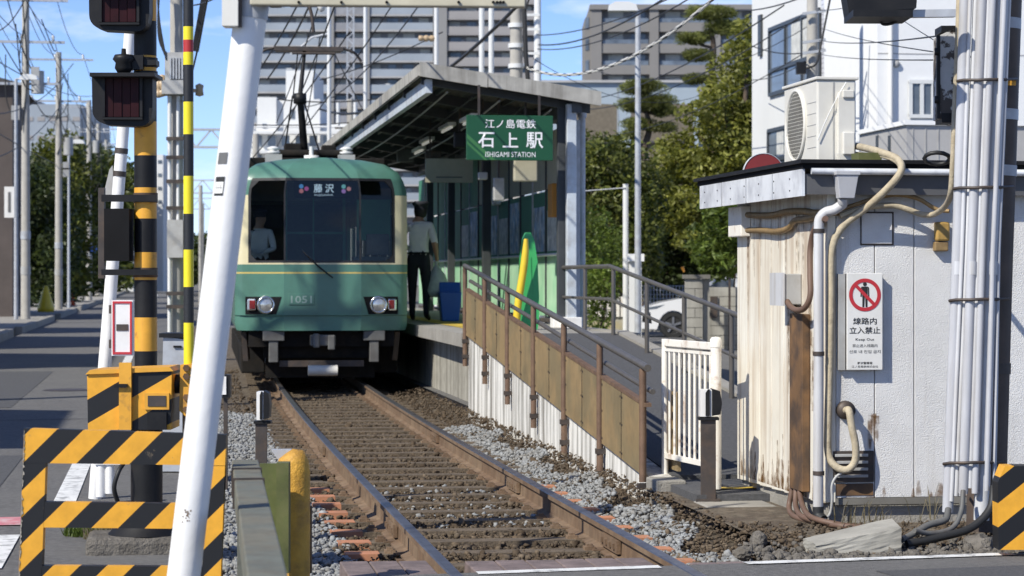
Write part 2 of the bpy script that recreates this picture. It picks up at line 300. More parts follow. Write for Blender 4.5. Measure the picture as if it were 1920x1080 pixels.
M['letter_white'] = mat('letter_white', (0.82, 0.82, 0.82), 0.5, var=0.0)
M['letter_black'] = mat('letter_black', (0.02, 0.02, 0.02), 0.6, var=0.0)
M['letter_grey'] = mat('letter_grey', (0.12, 0.12, 0.12), 0.6, var=0.0)
M['sign_white'] = mat('sign_white', (0.76, 0.75, 0.72), 0.4, var=0.03, grime=(0.5, 0.46, 0.38), gamt=0.2, gscale=5)
M['sign_red'] = mat('sign_red', (0.50, 0.035, 0.045), 0.45, var=0.04)
M['board_cream'] = mat('cream_board', (0.40, 0.375, 0.28), 0.6, var=0.08)
M['wall_green'] = mat('green_board', (0.05, 0.20, 0.12), 0.6, var=0.15, vscale=3)
M['wall_mint'] = mat('mint_board', (0.28, 0.55, 0.33), 0.55, var=0.12, vscale=2, col2=(0.45, 0.66, 0.45), c2amt=0.7, c2scale=1.2)
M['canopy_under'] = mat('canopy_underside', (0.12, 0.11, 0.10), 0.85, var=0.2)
M['canopy_beam'] = mat('pale_blue_beam', (0.52, 0.57, 0.62), 0.5, var=0.1, grime=(0.25, 0.2, 0.15), gamt=0.5, gscale=4)
M['column_dark'] = mat('dark_column', (0.05, 0.055, 0.06), 0.5, var=0.15)
M['fluor'] = mat('fluorescent_tube', (0.8, 0.8, 0.76), 0.4, var=0.0, emit=(1.0, 0.96, 0.85), es=0.2)
M['blue_plastic'] = mat('blue_plastic', (0.02, 0.10, 0.42), 0.4, var=0.05)
M['green_plastic'] = mat('green_plastic', (0.04, 0.32, 0.09), 0.35, var=0.06)
M['yellow_plastic'] = mat('yellow_plastic', (0.74, 0.52, 0.03), 0.4, var=0.06)
M['poster_a'] = mat('poster_blue', (0.2, 0.33, 0.5), 0.5, var=0.5, vscale=5, col2=(0.6, 0.62, 0.62), c2amt=0.9, c2scale=6)
M['poster_b'] = mat('poster_pale', (0.55, 0.56, 0.54), 0.5, var=0.3, vscale=9, col2=(0.3, 0.33, 0.36), c2amt=0.7, c2scale=7)
M['orange_box'] = mat('orange_box', (0.45, 0.2, 0.03), 0.5, var=0.1)
M['shirt'] = mat('white_shirt', (0.80, 0.79, 0.76), 0.85, var=0.06, vscale=10, bump=0.7, bscale=12)
M['navy'] = mat('navy_cloth', (0.016, 0.018, 0.026), 0.85, var=0.2)
M['skin'] = mat('skin', (0.42, 0.24, 0.16), 0.55, var=0.05)
M['hair'] = mat('hair', (0.015, 0.012, 0.01), 0.6, var=0.1)
M['bag'] = mat('translucent_bag', (0.5, 0.55, 0.5), 0.45, var=0.2, vscale=12)
M['tower_wall'] = mat('tower_wall', (0.25, 0.245, 0.24), 0.8, var=0.05, vscale=0.2)
M['tower_slab'] = mat('tower_slab', (0.40, 0.395, 0.39), 0.75, var=0.05, vscale=0.3)  # paled, distance haze is put into the colour
M['tower_rail'] = mat('tower_glass_rail', (0.30, 0.335, 0.375), 0.45, var=0.12, vscale=0.15)  # haze mixed into the tone, low contrast with the slabs
M['tower_solid'] = mat('tower_solid_rail', (0.30, 0.285, 0.28), 0.8, var=0.05, vscale=0.2)
M['recess'] = mat('balcony_recess', (0.25, 0.255, 0.275), 0.8, var=0.2, vscale=0.4)  # lifted tone, carries the distance haze of the tower
M['far_glass'] = mat('far_window_glass', (0.13, 0.155, 0.19), 0.12, var=0.5, vscale=0.5, spec=0.6)
M['apart_grey'] = mat('apartment_grey', (0.215, 0.205, 0.195), 0.85, var=0.05, vscale=0.3)
M['bld_white'] = mat('building_white', (0.72, 0.72, 0.70), 0.8, var=0.05, vscale=0.5, grime=(0.5, 0.5, 0.48), gamt=0.3, gscale=0.5)
M['bld_paleblue'] = mat('pale_blue_cladding', (0.33, 0.39, 0.44), 0.7, var=0.05, vscale=0.4)
M['bld_brown'] = mat('brown_shingle', (0.155, 0.13, 0.095), 0.85, var=0.2, vscale=5, bump=0.4, bscale=20)
M['house_dark'] = mat('dark_house', (0.10, 0.08, 0.07), 0.8, var=0.2, vscale=1)
M['house_tan'] = mat('tan_house', (0.35, 0.29, 0.23), 0.8, var=0.15, vscale=1)
M['roof_dark'] = mat('roof_dark', (0.07, 0.065, 0.065), 0.7, var=0.2)
M['tile_white'] = mat('white_wall_tile', (0.66, 0.66, 0.68), 0.35, var=0.04)
M['tile_grey'] = mat('grey_siding', (0.40, 0.39, 0.38), 0.7, var=0.05)
M['render_white'] = mat('white_render', (0.80, 0.80, 0.79), 0.8, var=0.02)
M['frame_dark'] = mat('dark_window_frame', (0.045, 0.05, 0.055), 0.4, var=0.1)
M['curtain'] = mat('curtain', (0.55, 0.55, 0.52), 0.85, var=0.2, vscale=6)
M['block'] = mat('concrete_block', (0.34, 0.325, 0.285), 0.9, var=0.15, vscale=3, grime=(0.12, 0.11, 0.09), gamt=0.6, gscale=2.5, streak=True)
M['mortar'] = mat('mortar', (0.17, 0.16, 0.14), 0.95, var=0.15)
M['car_white'] = mat('car_white', (0.78, 0.78, 0.78), 0.25, var=0.0, coat=0.6)
M['tyre'] = mat('tyre', (0.02, 0.02, 0.02), 0.8, var=0.1)
M['alloy'] = mat('alloy', (0.4, 0.4, 0.41), 0.35, 0.8, var=0.05)
M['bark'] = mat('bark', (0.11, 0.08, 0.06), 0.9, var=0.3, vscale=8, bump=0.8, bscale=25)
M['insul_tan'] = mat('insulator', (0.45, 0.33, 0.2), 0.4, var=0.1)
M['porcelain'] = mat('porcelain', (0.7, 0.7, 0.68), 0.25, var=0.03)
M['gravel_grey'] = mat('grey_stone', (0.275, 0.285, 0.29), 0.9, var=0.4, vscale=22, col2=(0.20, 0.185, 0.16), c2amt=0.6, c2scale=5, spec=0.3)
M['gravel_brown'] = mat('brown_stone', (0.088, 0.064, 0.042), 0.95, var=0.6, vscale=20, col2=(0.165, 0.132, 0.096), c2amt=0.55, c2scale=9, spec=0.2, grime=(.045, .032, .022), gamt=.6, gscale=3)  # browns darkened to stand in for shadows across the track
M['rock'] = mat('rock', (0.175, 0.16, 0.14), 0.95, var=0.45, vscale=18, bump=1.0, bscale=45, grime=(0.06, 0.05, 0.038), gamt=0.7, gscale=9, spec=0.2)
M['leaf_olive'] = leafmat('olive_leaf', (0.10, 0.115, 0.02), (0.26, 0.26, 0.055))
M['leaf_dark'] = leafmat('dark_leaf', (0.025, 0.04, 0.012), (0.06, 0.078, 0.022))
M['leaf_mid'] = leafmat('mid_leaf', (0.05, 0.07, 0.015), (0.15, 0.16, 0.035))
M['leaf_bright'] = leafmat('bright_leaf', (0.06, 0.10, 0.018), (0.16, 0.21, 0.04))
M['needle'] = leafmat('pine_needle', (0.08, 0.10, 0.025), (0.19, 0.20, 0.055))
M['dry_grass'] = leafmat('dry_grass', (0.10, 0.085, 0.055), (0.26, 0.22, 0.14))
M['windshield'] = glass('windshield', (0.66, 0.72, 0.70))
M['train_pane'] = glass('train_side_pane', (0.8, 0.86, 0.84))
M['far_pane'] = glass('clear_pane', (0.5, 0.55, 0.55))

# ------------------------------------------------------------------ ground, streets
def sheet(name, pts, z, m):
    b = MB(); b.face([(x, y, z) for x, y in pts]); return struct(b.build(name, m))
sheet('ground', [(-900, -60), (900, -60), (900, 1800), (-900, 1800)], -0.30, M['ground'])
sheet('street', [(-3.55, 11.3), (0.22, 11.3), (0.22, 330), (-3.55, 330)], -0.012, M['asphalt'])
sheet('crossing_road', [(-14, -6), (14, -6), (14, 12.75), (4.4, 11.47), (-0.2, 10.87), (-3.55, 11.4), (-14, 11.4)], -0.004, M['asphalt'])
sheet('track_bed', [(0.2, 10.0), (3.5, 10.0), (3.9, 75), (0.2, 75)], -0.182, M['soil'])
sheet('verge', [(3.3, 11.2), (9.5, 12.0), (9.5, 16.0), (3.3, 16.0)], -0.06, M['soil'])
sheet('side_street', [(3.4, 16.0), (40, 16.0), (40, 62), (3.4, 62)], -0.05, M['asphalt'])
b = MB(); b.box(-7.0, -3.75, 11.4, 330, -0.1, 0.12); struct(b.build('sidewalk', M['concrete']))
b = MB()
for y0, y1, h in ((11.4, 20, .16), (21.5, 33, .16), (34, 57, .17), (60.5, 78, .17), (83, 98, .17), (103, 330, .17)): b.box(-3.75, -3.55, y0, y1, -0.1, h)
struct(b.build('kerb', M['concrete'], bevel=0.02))
def strip(name, p, q, w, z, m):
    p, q = Vector((*p, z)), Vector((*q, z)); t = (q - p).normalized(); n = Vector((-t.y, t.x, 0)) * w / 2
    b = MB(); b.face([p - n, q - n, q + n, p + n]); return struct(b.build(name, m))
strip('street_edge_line', (-0.62, 14.6), (-0.62, 200), 0.14, -0.006, M['road_paint'])
strip('crossing_edge_line', (2.82, 11.22), (4.25, 11.40), 0.10, 0.002, M['road_paint'])
strip('stop_line', (-3.4, 12.35), (-.78, 12.35), 1.5, -.005, M['road_paint'])
strip('pink_marking', (-3.4, 13.85), (-.78, 13.85), 0.45, -.005, M['pink_paint'])
strip('asphalt_patch', (-2.2, 26), (-2.2, 36), 1.1, -.0085, M['asphalt_new'])
strip('asphalt_patch', (-1.5, 15.2), (-1.5, 19.0), .8, -.0085, M['asphalt_new'])
strip('asphalt_patch', (3.4, 10.6), (5.5, 10.9), .5, -.001, M['asphalt_new'])
strip('crack_seal', (-3.2, 23.4), (-.4, 23.9), .03, -.0075, M['black_matt'])
b = MB(); b.lathe((-1.2, 30, -.012), [(.0, .009), (.28, .009), (.31, .004)], 20, smooth=False); tag(b.build('manhole_cover', M['dark_steel'], loc=(-1.2, 30, -.01)), 'round iron manhole cover in the left street', 'manhole cover')
strip('ramp_stop_marking', (3.6, 15.30), (4.1, 15.30), 0.12, -0.002, M['yellow_tactile'])
b = MB(); b.box(3.42, 5.6, 14.9, 16.05, -0.2, -0.01); struct(b.build('ramp_landing', M['asphalt_new']))

# ------------------------------------------------------------------ track
def cx(y): return 1.93 + max(0.0, y - 16.0) ** 2 / 1700.0
tr = thing('railway_track', 'single narrow railway track with rusty rails running under the green train', 'railway track', (cx(12), 12, -0.2))
prof = [(-.062, -.153), (.062, -.153), (.062, -.143), (.012, -.128), (.010, -.045), (.0325, -.034), (.0325, -.006), (.026, 0), (-.026, 0), (-.0325, -.006), (-.0325, -.034), (-.010, -.045), (-.012, -.128), (-.062, -.143)]
for sgn in (-1, 1):
    b = MB(); ys = [7 + i * 2.0 for i in range(35)]; n = len(prof)
    for y in ys: b.v += [(cx(y) + sgn * .566 + px, y, pz) for px, pz in prof]
    for i in range(len(ys) - 1):
        for j in range(n):
            k = (j + 1) % n; b.f.append((i * n + j, i * n + k, (i + 1) * n + k, (i + 1) * n + j)); b.m.append(1 if j in (6, 7, 8) else 0); b.s.append(False)
    rl = b.build('rail', [M['rust'], M['rail_steel']], tr)
    for y in (13.9, 20.3) if sgn < 0 else (12.9, 16.6, 21.7):       # fish plates and their bolts on the rail sides
        f = MB()
        for q in (-1, 1):
            x = cx(y) + sgn * .566 + q * .028
            f.box(x - .012, x + .012, y - .24, y + .24, -.118, -.045)
            for k in (-.17, -.06, .06, .17): f.box(x + q * .012 - .012, x + q * .012 + .012, y + k - .016, y + k + .016, -.096, -.066)
        f.build('fish_plate', M['rust'], rl)
first = {}
for i in range(56):
    y = 11.95 + i * 0.58; kind = 'o' if y < 17.3 else 'w'
    x = cx(y); loc = Vector((x, y, 0)) - ORG[tr.name]
    if kind not in first:
        b = MB(); yo, zo = 0, ORG[tr.name].z
        b.box(-.93, -.74, -.08, .08, -.27, -.138, 0); b.box(-.74, .74, -.08, .08, -.27, -.1425, 1); b.box(.74, .93, -.08, .08, -.27, -.138, 0)
        for sx in (-.68, -.455, .455, .68): b.box(sx - .018, sx + .018, -.02, .02, -.1425, -.108, 2); b.box(sx - .03, sx + .03, -.035, .035, -.1425, -.122, 2)
        for sx in (-.566, .566): b.box(sx - .10, sx + .10, -.07, .07, -.1435, -.134, 2)
        me_o = b.build('sleeper', [M['sleeper_orange'] if kind == 'o' else M['sleeper_wood'], M['sleeper_wood'], M['rust']], loc=(0, 0, 0), bevel=.006)
        me_o.parent = tr; me_o.location = Vector((x, y, 0)) - ORG[tr.name]; first[kind] = me_o
    else: 
        o = share(first[kind], 'sleeper', tr, loc); o.rotation_euler.z = R.uniform(-.012, .012)
# ballast
def ico():
    p = (1 + 5 ** .5) / 2; v = np.array([(-1, p, 0), (1, p, 0), (-1, -p, 0), (1, -p, 0), (0, -1, p), (0, 1, p), (0, -1, -p), (0, 1, -p), (p, 0, -1), (p, 0, 1), (-p, 0, -1), (-p, 0, 1)]) / (1 + p * p) ** .5
    f = np.array([(0, 11, 5), (0, 5, 1), (0, 1, 7), (0, 7, 10), (0, 10, 11), (1, 5, 9), (5, 11, 4), (11, 10, 2), (10, 7, 6), (7, 1, 8), (3, 9, 4), (3, 4, 2), (3, 2, 6), (3, 6, 8), (3, 8, 9), (4, 9, 5), (2, 4, 11), (6, 2, 10), (8, 6, 7), (9, 8, 1)])
    return v, f
RN = np.random.default_rng(5)
def stones(name, pts, size, m):
    v, f = ico(); pts = np.asarray(pts); n = len(pts); T = [v * RN.uniform(.5, 1.3, (12, 1)) for _ in range(9)]
    V = np.stack(T)[RN.integers(0, 9, n)] * (np.asarray(size)[:, None, None] * RN.uniform(.6, 1.35, (n, 1, 3)) * np.array([1, 1, .8]))
    a = RN.uniform(0, 6.28, n); c, s_ = np.cos(a), np.sin(a)
    x = V[:, :, 0] * c[:, None] - V[:, :, 1] * s_[:, None]; y = V[:, :, 0] * s_[:, None] + V[:, :, 1] * c[:, None]
    V = np.stack([x, y, V[:, :, 2]], 2) + pts[:, None, :]
    FF = f[None] + (np.arange(n) * 12)[:, None, None]
    me = bpy.data.meshes.new(name); me.vertices.add(n * 12); me.vertices.foreach_set('co', V.ravel()); k = n * 20
    me.loops.add(k * 3); me.loops.foreach_set('vertex_index', FF.ravel()); me.polygons.add(k); me.polygons.foreach_set('loop_start', np.arange(k) * 3); me.materials.append(m); me.update(calc_edges=True); me.validate()
    return stuff(link(name, me, None, Vector((0, 0, 0))))
def scatter(n, x0, x1, y0, y1): return np.stack([RN.uniform(x0, x1, n), y0 + (y1 - y0) * RN.uniform(0, 1, n) ** 1.25, np.zeros(n)], 1)
def cxa(y): return 1.93 + np.maximum(0, y - 16) ** 2 / 1700
G = np.concatenate([scatter(15000, .3, 1.06, 11.2, 27), scatter(10500, 2.72, 3.22, 11.9, 24), scatter(500, 1.4, 2.45, 14.5, 17.5)])
wob = .10 * np.sin(G[:, 1] * 2.3) + .06 * np.sin(G[:, 1] * 5.1 + 1)
keep = ~((G[:, 0] > 2.6) & (G[:, 0] > 3.12 + wob - .03 * np.maximum(0, 15 - G[:, 1]))); G = G[keep]
G[:, 2] = -.165 + RN.uniform(-.02, .018, len(G)) + np.where(G[:, 0] < .9, (.9 - G[:, 0]) * .12, 0) + np.where(G[:, 0] > 2.85, (G[:, 0] - 2.85) * .22, 0)
stones('grey_gravel', G, np.clip(RN.lognormal(-4.2, .28, len(G)), .008, .03), M['gravel_grey'])['label'] = 'fresh light grey ballast along both sides of the track'
B = np.concatenate([scatter(21000, 1.38, 2.50, 11.8, 31), scatter(6500, .95, 1.40, 11.8, 31), scatter(4200, 2.48, 2.9, 11.8, 31), scatter(5200, 2.95, 3.36, 12.2, 31), scatter(1500, .25, .9, 24, 40), scatter(2600, 3.25, 5.6, 11.7, 13.4), scatter(500, 2.6, 3.5, 11.5, 13.5)])
B[:, 0] += np.where(B[:, 0] < 2.9, cxa(B[:, 1]) - 1.93, 0)
rx = np.abs(np.abs(B[:, 0] - cxa(B[:, 1])) - .566); B = B[rx > .055]
sl = (np.abs(((B[:, 1] - 11.95 + .29) % .58) - .29) < .075) & (np.abs(B[:, 0] - cxa(B[:, 1])) < .95); B = B[~sl | (RN.uniform(0, 1, len(B)) < .42)]
B[:, 2] = -.166 + RN.uniform(-.022, .016, len(B)) + .008 * np.sin(B[:, 1] * 3.7 + B[:, 0] * 2.1) + np.where(B[:, 0] > 2.85, (B[:, 0] - 2.85) * .2, 0)
w = B[:, 1] < 13.45; w &= B[:, 0] > 3.3; B[w, 2] = -.045 + RN.uniform(-.02, .015, w.sum())
stones('brown_gravel', B, np.clip(RN.lognormal(-4.42, .42, len(B)), .006, .04) * np.where(B[:, 0] > 2.9, .85, 1), M['gravel_brown'])['label'] = 'dirty brown ballast between and beside the rails'

# ------------------------------------------------------------------ crossing deck
dk = thing('crossing_deck', 'weathered plank deck between the rails at the level crossing', 'crossing deck', (1.93, 10, -0.2))
def plank(x0, x1, y1, top=-.006): 
    b = MB(); b.hexa([(x0, 7, -.15), (x1, 7, -.15), (x1, y1, -.15), (x0, y1, -.15), (x0, 7, top), (x1, 7, top), (x1, y1 - .05, top), (x0, y1 - .05, top)])
    return b.build('plank', M['deck_plank'], dk, bevel=.006)
for i in range(6): plank(1.93 - .455 + i * .152, 1.93 - .455 + (i + 1) * .152 - .006, 11.62 + R.uniform(-.02, .02))
for i in range(3): plank(1.93 - 1.07 + i * .145, 1.93 - 1.07 + (i + 1) * .145 - .006, 11.66 + R.uniform(-.03, .03)); plank(1.93 + .635 + i * .14, 1.93 + .635 + (i + 1) * .14 - .006, 11.40 + R.uniform(-.03, .03))
b = MB(); b.face([(1.47, 11.00, 0), (2.38, 11.11, 0), (2.38, 11.21, 0), (1.47, 11.10, 0)]); b.build('white_line', M['road_paint'], dk)

# ------------------------------------------------------------------ ramp
RY0, RY1, RX = 16.04, 25.9, 3.35
def deck(y): return .02 + min(1, max(0, (y - RY0) / (RY1 - RY0))) * .76
rp = thing('platform_ramp', 'long station ramp with brown side panels over a stained white wall', 'ramp', (RX, RY0, -.05))
b = MB(); b.prism([(RX, RY0, -.3), (RX, RY1, -.3), (RX, RY1, deck(RY1) - .01), (RX, RY0, deck(RY0) - .01)], (.16, 0, 0)); b.build('side_wall', M['white_wall'], rp)
b = MB(); b.prism([(RX + .162, RY0 + .02, -.3), (RX + .162, RY1, -.3), (RX + .162, RY1, deck(RY1)), (RX + .162, RY0 + .02, deck(RY0))], (1.5, 0, 0)); b.build('ramp_surface', M['asphalt_new'], rp)
b = MB(); b.prism([(RX + 1.664, RY0 + .02, -.3), (RX + 1.664, RY1 + 2.5, -.3), (RX + 1.664, RY1 + 2.5, .78), (RX + 1.664, RY1, deck(RY1) + .03), (RX + 1.664, RY0 + .02, deck(RY0) + .03)], (.14, 0, 0)); b.build('ramp_kerb', M['concrete'], rp)
ST = (RY1 - RY0 - .06) / 6
for i in range(7):
    y = RY0 + .05 + i * ST; b = MB(); b.tube([(RX - .042, y, deck(y) - (.36 if i else .05)), (RX - .042, y, deck(y) + .74)], .026, 10); po = b.build('post', M['post_brown'], rp)
    b = MB(); b.box(RX - .075, RX + .004, y - .03, y + .03, deck(y) - .1, deck(y) - .06); b.build('bracket', M['dark_steel'], po)
    if i: b = MB(); b.box(RX - .075, RX + .004, y - .03, y + .03, deck(y) - .27, deck(y) - .23); b.build('bracket', M['dark_steel'], po)
    if i < 6:
        for k in range(2):
            a_, c_ = y + .03 + k * (ST - .06) / 2 + .007, y + .03 + (k + 1) * (ST - .06) / 2 - .007
            b = MB(); b.prism([(RX - .035, a_, deck(a_) - .015), (RX - .035, c_, deck(c_) - .015), (RX - .035, c_, deck(c_) + .475), (RX - .035, a_, deck(a_) + .475)], (.022, 0, 0)); pn = b.build('panel', M['panel_brown'], rp)
            b = MB()
            for q in (a_ + .03, c_ - .03):
                for h in (.03, .24, .44): b.box(RX - .039, RX - .034, q - .008, q + .008, deck(q) + h - .008, deck(q) + h + .008)
            stuff(b.build('screws', M['dark_steel'], pn))
            if k: b = MB(); b.prism([(RX - .037, a_ - .012, deck(a_) - .015), (RX - .037, a_ - .002, deck(a_) - .015), (RX - .037, a_ - .002, deck(a_) + .475), (RX - .037, a_ - .012, deck(a_) + .475)], (.01, 0, 0)); b.build('joint_strip', M['black_matt'], rp)
def slope_rail(name, x, dz, r, y0, y1, m=M['rail_grey'], n=8):
    b = MB(); pts = [(x, y0, deck(y0) + dz), (x, RY1, deck(RY1) + dz)]
    if y1 > RY1 + .1: pts.append((x, y1, deck(RY1) + dz))
    b.tube(pts, r, n); return b.build(name, m, rp)
slope_rail('handrail', RX - .042, .755, .027, RY0 - .12, RY1 + .03); slope_rail('middle_rail', RX + .02, .585, .02, RY0, RY1)
b = MB(); b.prism([(RX - .04, RY0, deck(RY0) + .48), (RX - .04, RY1, deck(RY1) + .48), (RX - .04, RY1, deck(RY1) + .505), (RX - .04, RY0, deck(RY0) + .505)], (.05, 0, 0)); b.build('cap_strip', M['post_brown'], rp)
FX = 4.95
for px in (1097, 1150, 1213, 1283, 1372, 1490):
    y = atX(px, 500, FX).y; b = MB(); b.tube([(FX, y, deck(y) - .02), (FX, y, deck(y) + .74)], .024, 8); b.build('post', M['rail_grey'], rp)
slope_rail('handrail', FX, .75, .025, 17.2, 29.2); slope_rail('middle_rail', FX, .38, .018, 17.2, 29.2)
b = MB(); b.tube([(FX, 29.2, .78 + .75), (FX, 29.32, .78 + .70), (FX, 29.32, .78 + .42), (FX, 29.2, .78 + .38)], .02, 8); b.build('end_loop', M['rail_grey'], rp)
b = MB(); b.box(RX - .03, RX + .18, RY0 - .35, RY0 - .002, -.2, .015); b.build('end_block', M['concrete'], rp, bevel=.01)
b = MB(); b.box(RX + .19, RX + .215, RY0 - .02, RY0 + .5, .05, .60); b.build('end_plate', M['panel_brown'], rp)

# ------------------------------------------------------------------ platform
PZ, PY0, PY1 = .78, RY1, 48.0
def pe(y): return 3.27 + max(0, y - 24) ** 2 / 1700 * .8
pf = thing('station_platform', 'raised concrete station platform beside the green train', 'platform', (4.2, PY0, -.05))
b = MB(); ys = [PY0 + i * (PY1 - PY0) / 6 for i in range(7)]
for i in range(6):
    y0, y1 = ys[i], ys[i + 1]
    b.hexa([(pe(y0), y0, PZ - .15), (5.3, y0, PZ - .15), (5.3, y1, PZ - .15), (pe(y1), y1, PZ - .15), (pe(y0), y0, PZ), (5.3, y0, PZ), (5.3, y1, PZ), (pe(y1), y1, PZ)])
b.build('slab', M['concrete'], pf)
b = MB(); b.box(RX + .17, 5.28, PY0 + .003, PY1, -.25, PZ - .152); b.build('face_wall', mat('platform_face', (0.36, 0.34, 0.29), .9, var=.2, grime=(.10, .09, .07), gamt=.8, gscale=5, streak=True), pf)
b = MB()
for i in range(6): b.face([(pe(ys[i]) + .35, ys[i] + .01, PZ + .004), (pe(ys[i]) + .65, ys[i] + .01, PZ + .004), (pe(ys[i + 1]) + .65, ys[i + 1] + .01, PZ + .004), (pe(ys[i + 1]) + .35, ys[i + 1] + .01, PZ + .004)])
b.build('tactile_strip', M['yellow_tactile'], pf)

# back wall of the platform
BX = 5.16
bw = thing('platform_back_wall', 'green and mint board wall with posters along the back of the platform', 'wall', (BX, 29.2, PZ))
y = 29.3; k = 0
while y < 47:
    y1 = y + 1.16
    for nm, z0, z1, m in (('lower_board', PZ + .1, PZ + .92, 'wall_mint'), ('upper_board', PZ + .94, PZ + 1.80, 'wall_green'), ('top_board', PZ + 1.83, PZ + 2.6, 'board_cream')):
        if nm == 'top_board' and k > 7: m = 'wall_green'
        b = MB(); b.box(BX, BX + .03, y + .01, y1 - .01, z0, z1); b.build(nm, M[m], bw)
    b = MB(); b.box(BX - .02, BX + .05, y - .04, y + .005, PZ, PZ + 2.62); b.build('batten', M['column_dark'] if k % 3 else M['silver'], bw)
    if k in (0, 1, 2, 4, 5, 6, 8, 9):
        h = (.75, .55, .62, .6)[k % 4]; b = MB(); b.box(BX - .012, BX - .004, y + .12, y1 - .14, PZ + .98, PZ + .98 + h); lab(b.build('poster', M['poster_b'] if k in (0, 1, 5, 9) else M['poster_a'], bw), 'printed notice poster on the green boards')
    y = y1; k += 1
b = MB(); b.tube([(BX - .07, 29.2, PZ + .93), (BX - .07, 47, PZ + .93)], .02, 8); b.build('wall_rail', M['white_paint'], bw)
b = MB(); b.tube([(BX - .07, 29.2, PZ + .05), (BX - .07, 47, PZ + .05)], .03, 6); b.build('base_pipe', M['dark_steel'], bw)
b = MB(); b.box(BX - .14, BX - .008, 30.3, 30.65, PZ + 1.42, PZ + 1.86); b.build('orange_box', M['orange_box'], bw, bevel=.01)
b = MB(); b.box(BX - .10, BX - .008, 35.9, 36.3, PZ + 1.75, PZ + 2.0); b.build('intercom', M['sign_white'], bw, bevel=.01)

# ------------------------------------------------------------------ canopy
cn = thing('platform_canopy', 'corrugated shed roof canopy over the station platform', 'canopy', (4.2, 29, PZ))
CY0, CY1, CXL, CXR = 28.65, 47.0, 3.13, 5.34
def cz(x): return 3.98 - (x - CXL) * .155
b = MB()
nw = 44
for i in range(nw):                       # corrugated sheet
    x0, x1 = CXL + (CXR - CXL) * i / nw, CXL + (CXR - CXL) * (i + 1) / nw; d0, d1 = (.012 if i % 2 else -.012), (.012 if (i + 1) % 2 else -.012)
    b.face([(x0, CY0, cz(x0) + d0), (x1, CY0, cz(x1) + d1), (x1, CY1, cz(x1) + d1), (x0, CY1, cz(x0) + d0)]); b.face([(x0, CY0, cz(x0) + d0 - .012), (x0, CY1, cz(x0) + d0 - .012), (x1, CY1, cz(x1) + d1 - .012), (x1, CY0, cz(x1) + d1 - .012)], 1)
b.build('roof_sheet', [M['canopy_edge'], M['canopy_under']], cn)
XM = atY(915, 150, CY0).x
for x0, x1, dz in ((CXL - .03, XM - .01, .02), (XM, CXR + .02, 0.03)):
    b = MB(); b.prism([(x0, CY0 - .03, cz(x0) - .13 + dz), (x1, CY0 - .03, cz(x1) - .13 + dz), (x1, CY0 - .03, cz(x1) + .045 + dz), (x0, CY0 - .03, cz(x0) + .045 + dz)], (0, .05, 0)); b.build('front_fascia', M['canopy_edge'], cn)
b = MB(); b.box(CXL - .05, CXL - .005, CY0 - .01, CY1, cz(CXL) - .10, cz(CXL) + .035); b.build('eave_edge', M['canopy_edge'], cn)
b = MB(); b.box(CXL + .06, CXL + .14, CY0 + .12, CY1, cz(CXL) - .30, cz(CXL) - .13); b.build('eave_beam', M['canopy_beam'], cn)
b = MB(); b.box(CXR - .32, CXR - .2, CY0 + .1, CY1, cz(CXR) - .18, cz(CXR) - .02); b.build('rear_beam', M['column_dark'], cn)
for i in range(9):
    y = CY0 + .35 + i * 2.2; b = MB(); b.prism([(CXL + .03, y, cz(CXL) - .17), (CXR - .05, y, cz(CXR) - .17), (CXR - .05, y, cz(CXR) - .03), (CXL + .03, y, cz(CXL) - .03)], (0, .07, 0)); b.build('rafter', M['column_dark'], cn)
for j in range(4):
    x = CXL + .45 + j * .45; b = MB(); b.box(x, x + .04, CY0 + .1, CY1, cz(x) - .07, cz(x) - .025); b.build('purlin', M['column_dark'], cn)
for i, (x, px, m, w) in enumerate(((4.93, 1052, 'column_dark', .10), (5.02, 1078, 'canopy_beam', .12), (4.93, 912, 'column_dark', .13), (4.93, 846, 'column_dark', .12), (4.93, 806, 'column_dark', .12))):
    y = max(CY0 + .2, atX(px, 400, x).y); b = MB(); b.box(x - w / 2, x + w / 2, y - w / 2, y + w / 2, PZ - .02, cz(x) - .12); c = b.build('column', M[m], cn, bevel=.008)
    if i < 2: b = MB(); b.box(x - .12, x + .12, y - .12, y + .12, PZ - .01, PZ + .13); b.build('plinth', M['white_paint'], c, bevel=.01)
b = MB(); y = atX(1094, 300, 5.3).y; b.tube([(5.28, y, cz(5.28) - .2), (5.28, y, -.1)], .045, 10); b.tube([(5.28, y, cz(5.28) - .12), (5.28, y, cz(5.28) - .2)], .06, 10); b.build('downpipe', M['silver'], cn)
for i, (px, py) in enumerate(((785, 285), (800, 268), (838, 243), (880, 228))):
    p = at(px, py, (40, 37.5, 34, 31)[i]); b = MB(); b.box(p.x - .06, p.x + .06, p.y - .6, p.y + .6, p.z + .02, p.z + .07); lf = b.build('light_fitting', M['white_paint'], cn)
    b = MB(); b.tube([(p.x, p.y - .58, p.z), (p.x, p.y + .58, p.z)], .02, 8); b.build('tube_lamp', M['fluor'], lf)
for nm, px, py, D_, w_, h_, m_ in (('loudspeaker', 862, 262, 32, .16, .22, 'black'), ('security_camera', 905, 330, 31, .12, .1, 'grey_box'), ('switch_box', 812, 300, 38, .25, .3, 'dark_steel'), ('beige_box', 985, 318, 29.6, .3, .3, 'board_cream'), ('junction_box', 760, 292, 41, .3, .22, 'gear_grey'), ('terminal_box', 935, 355, 30.5, .14, .3, 'grey_box')):  # the square under the station sign is a plain beige box
    p = at(px, py, D_); b = MB(); b.box(p.x - w_ / 2, p.x + w_ / 2, p.y - .06, p.y + .06, p.z - h_ / 2, p.z + h_ / 2); q_ = b.build(nm, M[m_], cn, bevel=.015); b = MB(); b.box(p.x - .012, p.x + .012, p.y - .012, p.y + .012, p.z + h_ / 2, cz(p.x) - .06); b.build('hanger', M['dark_steel'], q_)
